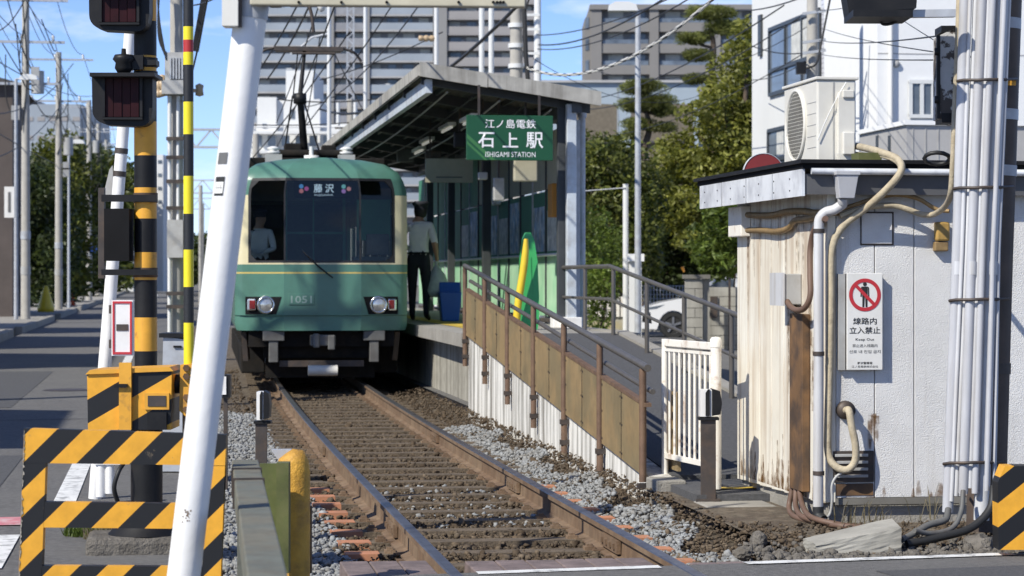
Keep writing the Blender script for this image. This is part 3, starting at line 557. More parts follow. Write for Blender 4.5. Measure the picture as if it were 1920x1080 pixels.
for k in range(5): b = MB(); x = 3.5 + k * .33; b.tube(sag((x, CY0 + .5, cz(x) - .2), (x + .1, CY1 - 2, cz(x) - .24), .08 + .03 * k), .012, 6); b.build('cable_run', M['cable_black' if k % 2 else 'grey_box'], cn)
p = at(842, 320, 35.5); b = MB(); b.box(p.x - .36, p.x + .36, p.y - .03, p.y + .03, p.z - .18, p.z + .18); hb = tag(b.build('hanging_board', M['board_cream'], loc=(p.x, p.y, p.z - .18)), 'blank cream board hanging under the platform canopy', 'board')
b = MB(); b.box(p.x - .3, p.x - .28, p.y - .01, p.y + .01, p.z + .18, cz(p.x) - .03); b.box(p.x + .28, p.x + .3, p.y - .01, p.y + .01, p.z + .18, cz(p.x) - .03); b.build('hanger', M['dark_steel'], hb)
b = MB(); b.box(p.x - .2, p.x + .2, p.y - .034, p.y - .03, p.z - .11, p.z - .09); b.build('printed_line', M['letter_grey'], hb)

# station sign
Ys = CY0 - .12; p0, p1 = atY(875, 300, Ys), atY(1037, 217, Ys)
sg = thing('station_sign', 'green station name board with white lettering under the canopy edge', 'sign', ((p0.x + p1.x) / 2, Ys, p0.z))
b = MB(); b.box(p0.x, p1.x, Ys, Ys + .06, p0.z, p1.z); b.build('board', M['sign_green'], sg, bevel=.006)
b = MB(); b.face([(p0.x + .002, Ys - .002, p0.z + .27), (p0.x + .30, Ys - .002, p0.z + .003), (p0.x + .36, Ys - .002, p0.z + .003), (p0.x + .002, Ys - .002, p0.z + .325)]); b.face([(p0.x + .002, Ys - .002, p0.z + .2), (p0.x + .22, Ys - .002, p0.z + .003), (p0.x + .26, Ys - .002, p0.z + .003), (p0.x + .002, Ys - .002, p0.z + .236)]); b.build('stripe', M['sign_lightgreen'], sg)
W_ = p1.x - p0.x; xc = p0.x + W_ * .505; H_ = p1.z - p0.z
text('lettering', '江ノ島電鉄', sg, M['letter_white'], (xc, Ys - .002, p0.z + H_ * .81), H_ * .20, w=W_ * .59, bold=.006)
text('lettering', '石', sg, M['letter_white'], (p0.x + W_ * .225, Ys - .002, p0.z + H_ * .45), H_ * .34, bold=.012)
text('lettering', '上', sg, M['letter_white'], (p0.x + W_ * .505, Ys - .002, p0.z + H_ * .45), H_ * .33, bold=.012)
text('lettering', '駅', sg, M['letter_white'], (p0.x + W_ * .785, Ys - .002, p0.z + H_ * .45), H_ * .36, bold=.012)
text('lettering', 'ISHIGAMI STATION', sg, M['letter_white'], (xc, Ys - .002, p0.z + H_ * .13), H_ * .115, w=W_ * .58, bold=.0)
for q in (.15, .85): b = MB(); x = p0.x + W_ * q; b.box(x - .015, x + .015, Ys + .065, Ys + .085, p0.z + .1, cz(x) - .1); b.build('hanger', M['dark_steel'], sg)

# ------------------------------------------------------------------ train
import bmesh
TY = 30.5
tn = thing('tram_train', 'green and cream electric train with its front facing the crossing', 'train', (cx(TY) - .02, TY, -.0))
tn.rotation_euler.z = -math.atan(2 * (TY - 16) / 1700); ORG[tn.name] = Vector((0, 0, 0))
WT = [(.714, 1.10), (.78, 1.126), (2.48, 1.126), (2.62, 1.105), (2.79, 1.01), (2.90, .84), (2.955, .56), (2.985, .12)]
def wz(z):
    for (a, wa), (c, wc) in zip(WT, WT[1:]):
        if z <= c: return wa + (wc - wa) * max(0, (z - a) / (c - a))
    return .12
def dep(x, z):
    a = abs(x); w = wz(z); d = max(0, a - .445 * w) * .36
    e = w - .09
    if a > e: d += ((a - e) / .09) ** 2 * .07
    if z > 2.68: d += ((z - 2.68) / .305) ** 2 * .38
    if z > 1.6: d += (z - 1.6) * .05
    if z < .907: d += .03
    return d
def S(t, z, off=0): 
    w = wz(z); x = t * w; return (x, dep(x, z) + off, z)
th = [0, .2, .425, .445, .55, .66, .755, .82, .85, .91, .955, 1.0]
ts = [-q for q in th[:0:-1]] + th
zs = [.714, .75, .80, .904, .914, 1.0, 1.2, 1.44, 1.455, 1.475, 1.55, 1.575, 1.594, 1.625, 1.70, 1.9, 2.1, 2.3, 2.48, 2.57, 2.665, 2.70, 2.79, 2.85, 2.90, 2.93, 2.955, 2.97, 2.985]
bf = MB(); panes = {-1: MB(), 0: MB(), 1: MB()}
for i in range(len(ts) - 1):
    for j in range(len(zs) - 1):
        t0, t1, z0, z1 = ts[i], ts[i + 1], zs[j], zs[j + 1]; ta = max(abs(t0), abs(t1)); tb = min(abs(t0), abs(t1)); zm = (z0 + z1) / 2; tm = (t0 + t1) / 2
        q = [S(t0, z0), S(t1, z0), S(t1, z1), S(t0, z1)]
        if ta < .851 and 1.594 <= zm <= 2.70:
            gas = tb >= .819 or (tb >= .424 and ta <= .446) or zm < 1.625 or zm > 2.665
            if gas: bf.face(q, 3)
            else:
                pn = panes[0 if abs(tm) < .43 else (1 if tm > 0 else -1)]; g = [S(t0, z0, .012), S(t1, z0, .012), S(t1, z1, .012), S(t0, z1, .012)]
                if tb >= .754 and (z1 <= 1.701 or z0 >= 2.569):        # rounded window corners
                    k = (0 if z1 <= 1.701 else 3) if tm < 0 else (1 if z1 <= 1.701 else 2)
                    bf.face([q[(k - 1) % 4], q[k], q[(k + 1) % 4]], 3); pn.face([g[(k + 1) % 4], g[(k + 2) % 4], g[(k + 3) % 4]])
                else: pn.face(g)
        else:
            mi = 2 if 1.455 <= zm <= 1.475 else (1 if 1.575 <= zm <= 2.48 else 0); bf.face(q, mi, True)
bm_ = bf.build('front', [M['train_green'], M['train_cream'], M['train_line'], M['rubber']], tn)
bm2 = bmesh.new(); bm2.from_mesh(bm_.data); bmesh.ops.remove_doubles(bm2, verts=bm2.verts, dist=1e-4); 
for e in bm2.edges:
    if all(abs(abs(v.co.x) - .445 * wz(v.co.z)) < .003 for v in e.verts) or all(abs(v.co.z - .904) < .002 or abs(v.co.z - .914) < .002 for v in e.verts): e.smooth = False
bm2.to_mesh(bm_.data); bm2.free()
for k, nm in ((-1, 'side pane'), (0, 'centre pane'), (1, 'side pane')): panes[k].build('windshield_pane', M['windshield'], tn)
b = MB(); L = 12.4; sides = [zz for zz in zs]
for sgn in (-1, 1):
    for j in range(len(sides) - 1):
        z0, z1 = sides[j], sides[j + 1]; a0, a1 = S(sgn, z0), S(sgn, z1); e0, e1 = (a0[0], L, z0), (a1[0], L, z1)
        zm = (z0 + z1) / 2; mi_ = 2 if 1.455 <= zm <= 1.475 else (1 if 1.575 <= zm <= 2.48 else 0)
        yk = [None, L] if not 1.70 < zm < 2.30 else [None, .62, 1.15, 1.9] + [v_ for k in range(5) for v_ in (3.1 + 1.8 * k, 3.7 + 1.8 * k)] + [L]
        for si in range(len(yk) - 1):
            if si % 2 == 1 and len(yk) > 2: continue
            y0_, y1_ = yk[si], yk[si + 1]; p00 = a0 if y0_ is None else (a0[0], y0_, z0); p01 = a1 if y0_ is None else (a1[0], y0_, z1); p10, p11 = (a0[0], y1_, z0), (a1[0], y1_, z1)
            b.face([p00, p10, p11, p01] if sgn > 0 else [p00, p01, p11, p10], mi_, True)
b.face([S(-1, 2.985), S(1, 2.985), (.12, L, 2.985), (-.12, L, 2.985)], 0)
b.face([(x, L, z) for x, z in [(wz(z), z) for z in zs] + [(-wz(z), z) for z in zs[::-1]]], 0)
b.face([(-1.1, .3, .72), (1.1, .3, .72), (1.1, L, .72), (-1.1, L, .72)][::-1], 0)
b.build('car_body', [M['train_green'], M['train_cream'], M['train_line']], tn)
for sgn in (-1, 1):
    for ya, yb in [(.62, 1.15)] + [((1.9, 3.1) if k == 0 else (1.9 + 1.8 * k, 3.1 + 1.8 * k)) for k in range(6)]: b = MB(); x = sgn * 1.118; b.box(min(x, x + sgn * .006), max(x, x + sgn * .006), ya, yb, 1.70, 2.30); b.build('side_window', M['train_pane'], tn)
b = MB(); b.box(-1.05, 1.05, 1.75, 1.78, .75, 1.55); b.box(-1.05, 1.05, 1.75, 1.78, 2.45, 2.85); b.box(-1.05, 1.05, 1.8, 12.2, .8, .83); b.box(-1.05, 1.05, 12.2, 12.25, .8, 2.85); b.box(-1.05, 1.05, .45, 12.2, 2.72, 2.75); b.box(-1.05, -.7, 2.3, 12, .83, 1.3); b.box(.7, 1.05, 2.3, 12, .83, 1.3); b.box(-1.05, 1.05, .35, 1.75, .8, .83); b.box(-1.0, .3, .28, .5, 1.2, 1.56); b.box(.42, 1.0, .3, .6, 1.2, 1.68); b.build('cab_interior', M['cab_dark'], tn)
b = MB(); b.box(-.42, -.40, 1.70, 1.74, 1.0, 2.6); b.box(-.05, -.03, 1.70, 1.74, 1.0, 2.6); b.box(.36, .40, 1.70, 1.74, 1.0, 2.6); b.box(-.4, .38, 1.70, 1.74, 2.0, 2.03); b.box(.5, .95, .9, .92, 1.9, 2.45); b.build('cab_partition', M['wall_green'], tn)
b = MB(); b.box(.60, .90, .45, .5, 1.70, 1.98); b.box(.5, .53, .45, .48, 1.6, 2.3); b.build('cab_console', M['gear_grey'], tn, bevel=.01)
# destination board
db = MB(); db.box(-.36, .40, .085, .12, 2.44, 2.655); dst = db.build('destination_board', M['black_matt'], tn)
glow = mat('led_white', (.7, .75, .8), .5, var=0, emit=(.7, .85, 1), es=.55)
text('destination_lettering', '藤 沢', dst, glow, (.02, .08, 2.565), .115, w=.26, bold=.01)
text('destination_lettering', 'FUJISAWA', dst, glow, (.02, .08, 2.475), .03, w=.24)
for sx, cols in ((-.25, ((.5, .1, .3), (.1, .3, .6), (.6, .2, .2))), (.30, ((.6, .25, .25), (.2, .5, .5), (.4, .2, .5)))):
    for k, c in enumerate(cols):
        b = MB(); b.lathe((sx + .045 * math.cos(k * 2.1), .081, 2.56 + .035 * math.sin(k * 2.1)), [(.0, 0), (.03, 0)], 8, 'y', smooth=False); b.build('emblem', mat('emblem', c, .5, var=.2, emit=c, es=.5), dst)
# lamps
for sgn in (-1, 1):
    def fp(x, z, off): return (x, dep(x, z) + off, z)
    b = MB(); outer = [(-.995, .925), (-.60, .925), (-.53, 1.155), (-.995, 1.155)]; 
    if sgn > 0: outer = [(-x, z) for x, z in [(-.995, .925), (-.60, .925), (-.53, 1.155), (-.995, 1.155)]][::-1]
    b.face([fp(x, z, -.006) for x, z in outer]); b.build('lamp_recess', M['black_matt'], tn)
    x = sgn * .73; y = dep(x, 1.05); b = MB(); b.lathe((x, y, 1.05), [(.118, .02), (.122, -.03), (.105, -.055), (.092, -.05), (.088, -.02)], 20, 'y'); hl = b.build('headlight', M['chrome'], tn)
    b = MB(); b.lathe((x, y, 1.05), [(.09, -.028), (.06, -.038), (.0, -.042)], 18, 'y'); b.build('lens', M['lamp_glass'], hl)
    x = sgn * .912; y = dep(x, 1.05); b = MB(); b.obox((x, y - .02, 1.05), (.12, .05, .16), (0, 0, sgn * .25)); tl_ = b.build('tail_light', M['chrome'], tn, bevel=.02)
    b = MB(); b.obox((x - sgn * .006, y - .045, 1.05), (.078, .02, .118), (0, 0, sgn * .25)); b.build('lens', M['tail_red'], tl_, bevel=.01)
b = MB(); b.box(-.44, -.11, -.012, .0, 1.05, 1.195); pl = b.build('number_plate', M['train_green'], tn, bevel=.004)
text('number', '1051', pl, mat('plate_number', (.30, .40, .35), .4, .3, var=0), (-.275, -.013, 1.12), .095, w=.27, bold=.012)
b = MB(); b.tube([(-.27, .03, 1.76), (-.06, -.06, 1.55), (.13, -.07, 1.40)], [.006, .012, .009], 6); b.bar((-.31, .045, 1.80), (.02, .02, 1.50), .012, .015); b.build('wiper', M['black'], tn)
# couplers and underframe
b = MB(); b.box(-.95, .95, .25, 12.2, .50, .712); b.box(-.75, .75, .35, .6, .35, .5); b.build('underframe', M['under_gear'], tn)
for y0, y1 in ((.9, 4.3), (4.6, 6.1), (6.3, 8.0), (8.3, 12.0)):  # boxes added to keep sunlight out from under the car
    for sx in (-.88, .88): b = MB(); b.box(sx - .16, sx + .16, y0, y1, .13, .5); b.build('shade_box', M['under_gear'], tn, bevel=.02)
b = MB(); b.box(-.72, .72, .62, .8, .08, .5); b.build('shade_plate', M['under_gear'], tn)  # plate added to keep the ground under the front dark
b = MB(); b.box(-.16, .16, -.16, .1, .52, .66); b.box(-.13, -.05, -.22, -.1, .50, .68); b.box(.06, .15, -.2, -.1, .47, .66); b.box(-.06, .06, .0, .8, .54, .64); b.build('coupler', M['gear_grey'], tn, bevel=.015)
b = MB(); b.tube([(-.19, -.05, .20), (.19, -.05, .20)], .07, 12); b.build('brake_cylinder', M['ac_cream'], tn)
for sx in (-.63, .68):
    b = MB(); b.box(sx - .14, sx + .14, .1, .4, .58, .71); b.box(sx - .06, sx + .06, .12, .3, .30, .58); b.build('step_bracket', M['gear_grey'], tn, bevel=.01)
for sx in (-1.0, 1.0): b = MB(); b.bar((sx, .5, .7), (sx * .97, .6, .32), .07, .1); b.build('rail_guard', M['dark_steel'], tn)
b = MB(); b.bar((-.55, .25, .28), (.55, .25, .28), .06, .08); b.build('guard_beam', M['dark_steel'], tn)
for y in (1.7, 3.3, 9.2, 10.8):
    for sx in (-.566, .566): b = MB(); b.lathe((sx, y, .0), [(.0, 0.04), (.36, 0.04), (.36, -.03), (.39, -.03), (.39, -.06), (.0, -.06)], 22, 'x', smooth=False); [None for _ in [0]]; b.v = [(vx, vy, vz + .39) for vx, vy, vz in b.v]; b.build('wheel', M['dark_steel'], tn)
for y in (2.5, 10.0):
    for sx in (-.82, .82): b = MB(); b.box(sx - .06, sx + .06, y - 1.3, y + 1.3, .34, .5); b.box(sx - .08, sx + .08, y - .98, y - .62, .26, .5); b.box(sx - .08, sx + .08, y + .62, y + .98, .26, .5); b.build('bogie_frame', M['rust'], tn, bevel=.02)
# roof gear
for sx in (-.60, .38):
    b = MB(); b.box(sx - .11, sx + .11, 1.1, 1.32, 2.9, 3.06); q = b.build('insulator_box', M['grey_box'], tn); b = MB(); b.lathe((sx, 1.2, 3.06), [(.03, 0), (.09, .02), (.09, .04), (.04, .05), (.085, .07), (.085, .09), (.03, .11), (.0, .115)], 12); b.build('insulator', M['porcelain'], q)
b = MB(); b.tube([(-.1, 1.0, 2.95), (-.1, 1.0, 3.16)], .03, 8); b.lathe((-.1, 1.0, 2.96), [(.1, 0), (.1, .08), (.0, .08)], 12); b.build('horn', M['porcelain'], tn)
b = MB(); b.box(-.95, .95, 1.8, 4.2, 2.9, 3.05); b.box(-.42, -.18, 2.2, 2.5, 3.05, 3.27); b.box(.1, .3, 2.2, 2.5, 3.05, 3.25); b.tube([(-.5, 2.1, 3.12), (.45, 2.1, 3.12)], .06, 8); b.tube([(-.45, 2.6, 3.16), (.4, 2.6, 3.16)], .05, 8); b.build('roof_equipment', M['under_gear'], tn, bevel=.02)
b = MB(); b.box(-.85, .85, 5.2, 7.8, 2.95, 3.2); b.build('roof_cooler', M['gear_grey'], tn, bevel=.04)
pg = MB(); pg.tube([(-.12, 2.6, 3.10), (-.20, 2.3, 3.93)], [.06, .045], 10); pan = pg.build('pantograph', M['black'], tn)
b = MB(); b.lathe((-.20, 2.3, 3.90), [(.0, -.08), (.09, -.07), (.09, .07), (.0, .08)], 12); b.build('knuckle', M['black'], pan)
b = MB(); b.tube([(-.20, 2.3, 3.93), (-.12, 2.7, 4.60)], [.035, .025], 8); b.tube([(-.30, 2.3, 3.9), (-.22, 2.7, 4.55)], .01, 5); b.build('upper_arm', M['black'], pan)
b = MB(); b.box(-.55, .42, 2.62, 2.70, 4.60, 4.66); b.box(-.52, .40, 2.86, 2.94, 4.60, 4.66); b.tube(spline([(-.55, 2.66, 4.64), (-.72, 2.66, 4.58), (-.82, 2.66, 4.40)]), .02, 6); b.tube(spline([(.42, 2.66, 4.64), (.58, 2.66, 4.58), (.68, 2.66, 4.46)]), .02, 6); b.tube([(-.3, 2.6, 4.56), (.3, 2.6, 4.56)], .018, 6); b.build('collector_head', M['dark_steel'], pan)
b = MB(); b.tube([(-.42, 2.5, 3.1), (-.3, 2.4, 3.95)], .012, 5); b.tube([(.1, 2.5, 3.1), (-.15, 2.4, 3.9)], .012, 5); b.build('balance_rod', M['black'], pan)

# ------------------------------------------------------------------ people
def person(name, label, loc, rz, joints, edges, root, colour, parts, sc=1.0):
    bm = bmesh.new(); sk = bm.verts.layers.skin.verify(); vs = {}
    for k, (p, r) in joints.items():
        v = bm.verts.new(p); vs[k] = v; rr = r if isinstance(r, tuple) else (r, r); v[sk].radius = rr; v[sk].use_root = (k == root)
    for a_, c_ in edges: bm.edges.new((vs[a_], vs[c_]))
    me = bpy.data.meshes.new('skeleton'); bm.to_mesh(me); bm.free()
    o = bpy.data.objects.new('skeleton', me); COL.objects.link(o); s_ = o.modifiers.new('skin', 'SKIN'); s_.use_smooth_shade = True; ss = o.modifiers.new('sub', 'SUBSURF'); ss.levels = 2; ss.render_levels = 2
    m2 = bpy.data.meshes.new_from_object(o.evaluated_get(bpy.context.evaluated_depsgraph_get())); bpy.data.objects.remove(o)
    m2.materials.clear()
    for mm in parts: m2.materials.append(mm)
    for p in m2.polygons: p.use_smooth = True; p.material_index = colour(p.center)
    m2.name = 'body'
    t = bpy.data.objects.new(name, m2); COL.objects.link(t); t.location = loc; t.rotation_euler.z = rz; t.scale = (sc,) * 3; ORG[t.name] = Vector((0, 0, 0)); tag(t, label, 'person')
    return t
J = {'pel': ((0, 0, .92), (.155, .11)), 'sp': ((0, .0, 1.08), (.14, .10)), 'ch': ((.012, .02, 1.27), (.165, .11)), 'nb': ((0, .0, 1.41), (.075, .065)), 'nk': ((0, .01, 1.47), .052), 'hd': ((.02, .045, 1.555), (.082, .098)), 'ht': ((.02, .045, 1.655), (.07, .085)),
     'sl': ((-.175, 0, 1.36), .065), 'el': ((-.27, -.03, 1.11), .05), 'wl': ((-.17, .18, 1.03), .032), 'pl': ((-.14, .27, 1.02), (.036, .02)),
     'sr': ((.175, 0, 1.36), .065), 'er': ((.25, -.05, 1.11), .05), 'wr': ((.24, .10, .92), .032), 'pr': ((.24, .14, .86), (.036, .02)),
     'hl': ((-.09, 0, .84), (.095, .1)), 'kl': ((-.11, .07, .48), .068), 'al': ((-.12, .10, .09), .045), 'tl': ((-.14, .26, .035), (.045, .032)),
     'hr': ((.09, 0, .84), (.095, .1)), 'kr': ((.10, .05, .47), .068), 'ar': ((.11, .0, .09), .045), 'tr': ((.12, .16, .035), (.045, .032))}
E_ = [('pel', 'sp'), ('sp', 'ch'), ('ch', 'nb'), ('nb', 'nk'), ('nk', 'hd'), ('hd', 'ht'), ('ch', 'sl'), ('sl', 'el'), ('el', 'wl'), ('wl', 'pl'), ('ch', 'sr'), ('sr', 'er'), ('er', 'wr'), ('wr', 'pr'), ('pel', 'hl'), ('hl', 'kl'), ('kl', 'al'), ('al', 'tl'), ('pel', 'hr'), ('hr', 'kr'), ('kr', 'ar'), ('ar', 'tr')]
for sfx, base, d in (('l', Vector((-.14, .27, 1.02)), Vector((.03, .07, -.01))), ('r', Vector((.24, .14, .86)), Vector((-.005, .02, -.075)))):
    for k in range(4):
        off = Vector((0, 0, .024 - .016 * k)) if sfx == 'l' else Vector((0, .024 - .016 * k, 0)); ln = (.95, 1.1, 1.0, .8)[k]
        J['f%s%d' % (sfx, k)] = (tuple(base + off + d * .55 * ln), .009); J['g%s%d' % (sfx, k)] = (tuple(base + off + d * ln + Vector((.012, -.008, 0))), .008); E_ += [('p' + sfx, 'f%s%d' % (sfx, k)), ('f%s%d' % (sfx, k), 'g%s%d' % (sfx, k))]
    th_ = base + (Vector((.03, .0, .035)) if sfx == 'l' else Vector((-.035, .03, .0))); J['t' + sfx + 'h'] = (tuple(th_), .010); E_.append(('p' + sfx, 't' + sfx + 'h'))
def colour_staff(c):
    if c.z > 1.425: return 2
    if c.z < .09: return 3
    if c.z > .97 and not (abs(c.x) > .19 and c.z < 1.12) and not (c.y > .13 and c.z < 1.1): return 0
    if c.z <= 1.12 and (c.y > .06 or abs(c.x) > .19) and c.z > .70 and (abs(c.x) > .17 or c.y > .12): return 2
    return 1
pp = at(785, 600, 33.6)
at_ = person('person', 'person in white shirt and dark cap seen from behind holding a bag', (pp.x, pp.y, PZ + .004), -.35, J, E_, 'pel', colour_staff, [M['shirt'], M['navy'], M['skin'], M['black']], 1.0)
b = MB(); b.lathe((.02, .045, 1.595), [(.0, .125), (.09, .12), (.125, .10), (.122, .07), (.098, .05), (.097, .0)], 18); b.prism([(-.06, .115, 1.60), (.10, .115, 1.60), (.07, .205, 1.585), (-.03, .205, 1.585)], (0, 0, .012)); b.build('cap', M['navy'], at_)
b = MB(); b.lathe((.02, .03, 1.535), [(.096, .06), (.096, .02), (.085, -.03), (.05, -.06)], 14); b.build('hair', M['hair'], at_)
b = MB(); b.tube([(-.158, .0, .97), (-.11, -.105, .97), (.11, -.105, .97), (.158, .0, .97)], .016, 6); b.build('belt', M['black'], at_)
e_ = Matrix.Rotation(-.35, 3, 'Z') @ Vector((.24, .16, 0))
bl = Vector((pp.x, pp.y, PZ)) + e_ + Vector((-.02, -.03, .34)); b = MB()
b.lathe(bl, [(.0, .0), (.12, .01), (.165, .09), (.16, .2), (.12, .32), (.05, .42), (.02, .47), (.035, .52)], 16); b.v = [(x + .012 * math.sin(9 * z + 7 * y), y + .012 * math.sin(11 * z + 5 * x), z) for x, y, z in b.v]
tag(b.build('plastic_bag', M['bag'], loc=bl), 'pale translucent bag hanging from the hand of the standing person', 'bag')
JD = dict(J)
JD['wl'] = ((-.14, -.22, 1.06), .032); JD['pl'] = ((-.12, -.28, 1.04), (.036, .02)); JD['wr'] = ((.14, -.22, 1.06), .032); JD['pr'] = ((.12, -.28, 1.04), (.036, .02))
for k in [q for q in JD if q[0] in 'fg' and len(q) == 3] + ['tlh', 'trh']: JD.pop(k, None)
ED = [e for e in E_ if e[0] in JD and e[1] in JD]
for sfx, sx in (('l', -1), ('r', 1)):
    for k in range(5): JD['d%s%d' % (sfx, k)] = ((sx * .12 + .014 * (k - 2), -.28 - (.05, .07, .075, .07, .04)[k], 1.03), .009); ED.append(('p' + sfx, 'd%s%d' % (sfx, k)))
dl = tn.matrix_basis @ Vector((-.80, .85, .83))
dr = person('person', 'driver in white shirt inside the train cab behind the windshield', (dl.x, dl.y, dl.z), -.3, JD, ED, 'pel', lambda c: 2 if c.z > 1.425 else (0 if c.z > .97 else 1), [M['shirt'], M['navy'], M['skin']], .86)
b = MB(); b.lathe((0, .03, 1.60), [(.0, .125), (.09, .12), (.125, .10), (.122, .07), (.098, .05), (.097, .0)], 16); b.build('cap', M['navy'], dr)
b = MB(); b.obox((0, -.075, 1.545), (.028, .04, .05)); b.obox((-.035, -.062, 1.575), (.03, .01, .012)); b.obox((.035, -.062, 1.575), (.03, .01, .012)); b.build('face_detail', M['skin'], dr, bevel=.008)

# ------------------------------------------------------------------ things on the platform
p = at(843, 592, 33.4); p.z = PZ; bn = thing('waste_bin', 'blue plastic bin with raised lid standing on the platform', 'bin', p)
b = MB(); b.hexa([(p.x - .12, p.y - .12, PZ + .005), (p.x + .12, p.y - .12, PZ + .005), (p.x + .12, p.y + .12, PZ + .005), (p.x - .12, p.y + .12, PZ + .005), (p.x - .16, p.y - .15, PZ + .42), (p.x + .16, p.y - .15, PZ + .42), (p.x + .16, p.y + .15, PZ + .42), (p.x - .16, p.y + .15, PZ + .42)]); b.build('body', M['blue_plastic'], bn, bevel=.015)
b = MB(); b.obox((p.x + .02, p.y + .14, PZ + .48), (.3, .03, .16), (-.3, 0, 0)); b.build('lid', M['blue_plastic'], bn, bevel=.008)
def slide(px0, px1, pyt, pyb, D, name, label, m, th_, lean):
    q0, q1 = at(px0, pyb, D), at(px1, pyb, D); zt = at(px0, pyt, D).z; z0 = PZ; h = zt - z0; w = (q1 - q0).length; t = thing(name, label, 'float', (q0.x, q0.y, z0))
    prof_ = [(.10, 0), (.02, .12), (0, .35), (.06, .7), (.22, .93), (.38, 1.0), (.62, 1.0), (.80, .92), (.95, .7), (1, .35), (.98, .12), (.9, 0)]
    b = MB(); ax = (q1 - q0) / w; b.prism([q0 + ax * u * w + Vector((0, lean * v, z0 - q0.z + v * h + .004)) for u, v in prof_], (0, th_, 0)); b.build('hull', m, t, bevel=.03)
    return t, q0, ax, w, h
t_, q0, ax, w, h = slide(975, 1012, 436, 590, 28.0, 'green_float', 'tall green plastic float leaning upright behind the ramp rail', M['green_plastic'], .10, .12)
b = MB(); b.prism([q0 + ax * w * .35 + Vector((0, -.012 + .12 * .25, PZ - q0.z + h * .25)), q0 + ax * w * .65 + Vector((0, -.012 + .12 * .25, PZ - q0.z + h * .25)), q0 + ax * w * .6 + Vector((0, -.012 + .12 * .75, PZ - q0.z + h * .75)), q0 + ax * w * .4 + Vector((0, -.012 + .12 * .75, PZ - q0.z + h * .75))], (0, .03, 0)); b.build('rib', M['green_plastic'], t_, bevel=.01)
ys_ = [at(968 + 14 * math.sin(math.pi * .5 * k / 8) ** 2 * 1.3, 590, 27.9) for k in range(9)]
b = MB(); b.tube([(ys_[k].x, ys_[k].y, PZ + .004 + k / 8 * 1.08) for k in range(9)], [.045] * 7 + [.04, .025], 10); tag(b.build('yellow_float', M['yellow_plastic'], loc=(ys_[0].x, ys_[0].y, PZ)), 'slim curved yellow plastic bar beside the green float', 'float')

# ------------------------------------------------------------------ crossing equipment on the street side
UX = Vector((CA, -SA, 0)); UF = Vector((SA, CA, 0)); UZ = Vector((0, 0, 1))
YEL, BLK = (0.74, 0.36, 0.028), (0.008, 0.008, 0.009)
def slabq(mb, c, D, th_, mi=0): return mb.prism([at(px, py, D) for px, py in c], UF * th_, mi)
def fbox(mb, px0, px1, py0, py1, D, dp, mi=0): return slabq(mb, [(px0, py1), (px1, py1), (px1, py0), (px0, py0)], D, dp, mi)
dv = UX * .70 - UZ * .71
hz1 = stripes('hazard_stripes_barrier', YEL, BLK, dv, .157, .94, .50, chip=.6)
hz2 = stripes('hazard_stripes_machine', YEL, BLK, UX * .5 - UZ * .86, .21, .35, .5, chip=.1)

# leaning white pole with beam
lp = thing('leaning_pole', 'thick white steel pole leaning beside the black and yellow barrier', 'pole', at(347, 1251, 8.0))
p0, p1 = at(318, 1300, 8.0), at(492, -160, 8.0); p0.z = -.02
b = MB(); b.tube([p0, p0.lerp(p1, .3), p0.lerp(p1, .7), p1], [.057, .0565, .056, .056], 28); b.build('shaft', M['pole_white'], lp)
tdir = (p1 - p0).normalized()
def onpole(py):
    k = (py - 1300) / (-160 - 1300); zz = at(0, py, 8).z; return p0 + (p1 - p0) * ((zz - p0.z) / (p1.z - p0.z))
b = MB(); q = onpole(18); b.tube([q - tdir * .03, q + tdir * .2], .0595, 24); b.build('collar', M['silver'], lp)
b = MB(); b.bar(at(470, -2, 7.93), at(985, 2, 7.93), .05, .045); bm = b.build('beam', mat('beige_beam', (.52, .48, .36), .6, var=.1, grime=(.3, .26, .18), gamt=.4, gscale=8), lp, bevel=.004)
for px in (560, 640, 725, 860, 925, 932, 938, 944): b = MB(); c = at(px, 4, 7.9); b.lathe(c - UF * .0, [(.0, -.003), (.005, -.003), (.005, .003)], 8, 'y', smooth=False); b.build('bolt_hole', M['black_matt'], bm)
b = MB(); fbox(b, 416, 446, -60, 48, 7.9, .09); fb = b.build('lamp_case', M['ac_cream'], lp, bevel=.012); b = MB(); fbox(b, 445, 452, -60, 50, 7.92, .08); b.build('case_edge', M['dark_steel'], fb)
b = MB(); fbox(b, 505, 526, -10, 12, 7.95, .04); b.build('clamp', M['dark_steel'], lp)
for (py, h, off, m) in ((350, .065, -.028, 'letter_black'), (298, .04, -.034, 'letter_grey')):
    q = onpole(py); rr = .0578; b = MB(); n = 5; hh = h / 2
    a0 = math.atan2(-UF.y, -UF.x); 
    def cyl(an, dz, r_=rr): return q + (UX * math.sin(an) - UF * math.cos(an)) * r_ + tdir * dz
    for k in range(n):
        an0, an1 = -.95 + k * .14, -.95 + (k + 1) * .14; b.face([cyl(an0, -hh), cyl(an1, -hh), cyl(an1, hh), cyl(an0, hh)])
    st = b.build('sticker', M[m], lp)
    if m == 'letter_black':
        b = MB()
        for k in range(4): an0, an1 = -.91 + k * .155, -.91 + (k + 1) * .155; b.face([cyl(an0, -hh + .008, .0583), cyl(an1, -hh + .008, .0583), cyl(an1, hh - .018, .0583), cyl(an0, hh - .018, .0583)])
        b.build('sticker_face', M['sign_white'], st)
        b = MB()
        for k in range(3): an0 = -.80 + k * .16; b.face([cyl(an0, -.008, .0586), cyl(an0 + .1, -.008, .0586), cyl(an0 + .1, -.004, .0586), cyl(an0, -.004, .0586)]); b.face([cyl(an0, -.006, .0586), cyl(an0 + .02, -.006, .0586), cyl(an0 + .02, .006, .0586), cyl(an0, .006, .0586)])
        b.build('sticker_lines', M['letter_grey'], st)
q = onpole(962); b = MB()
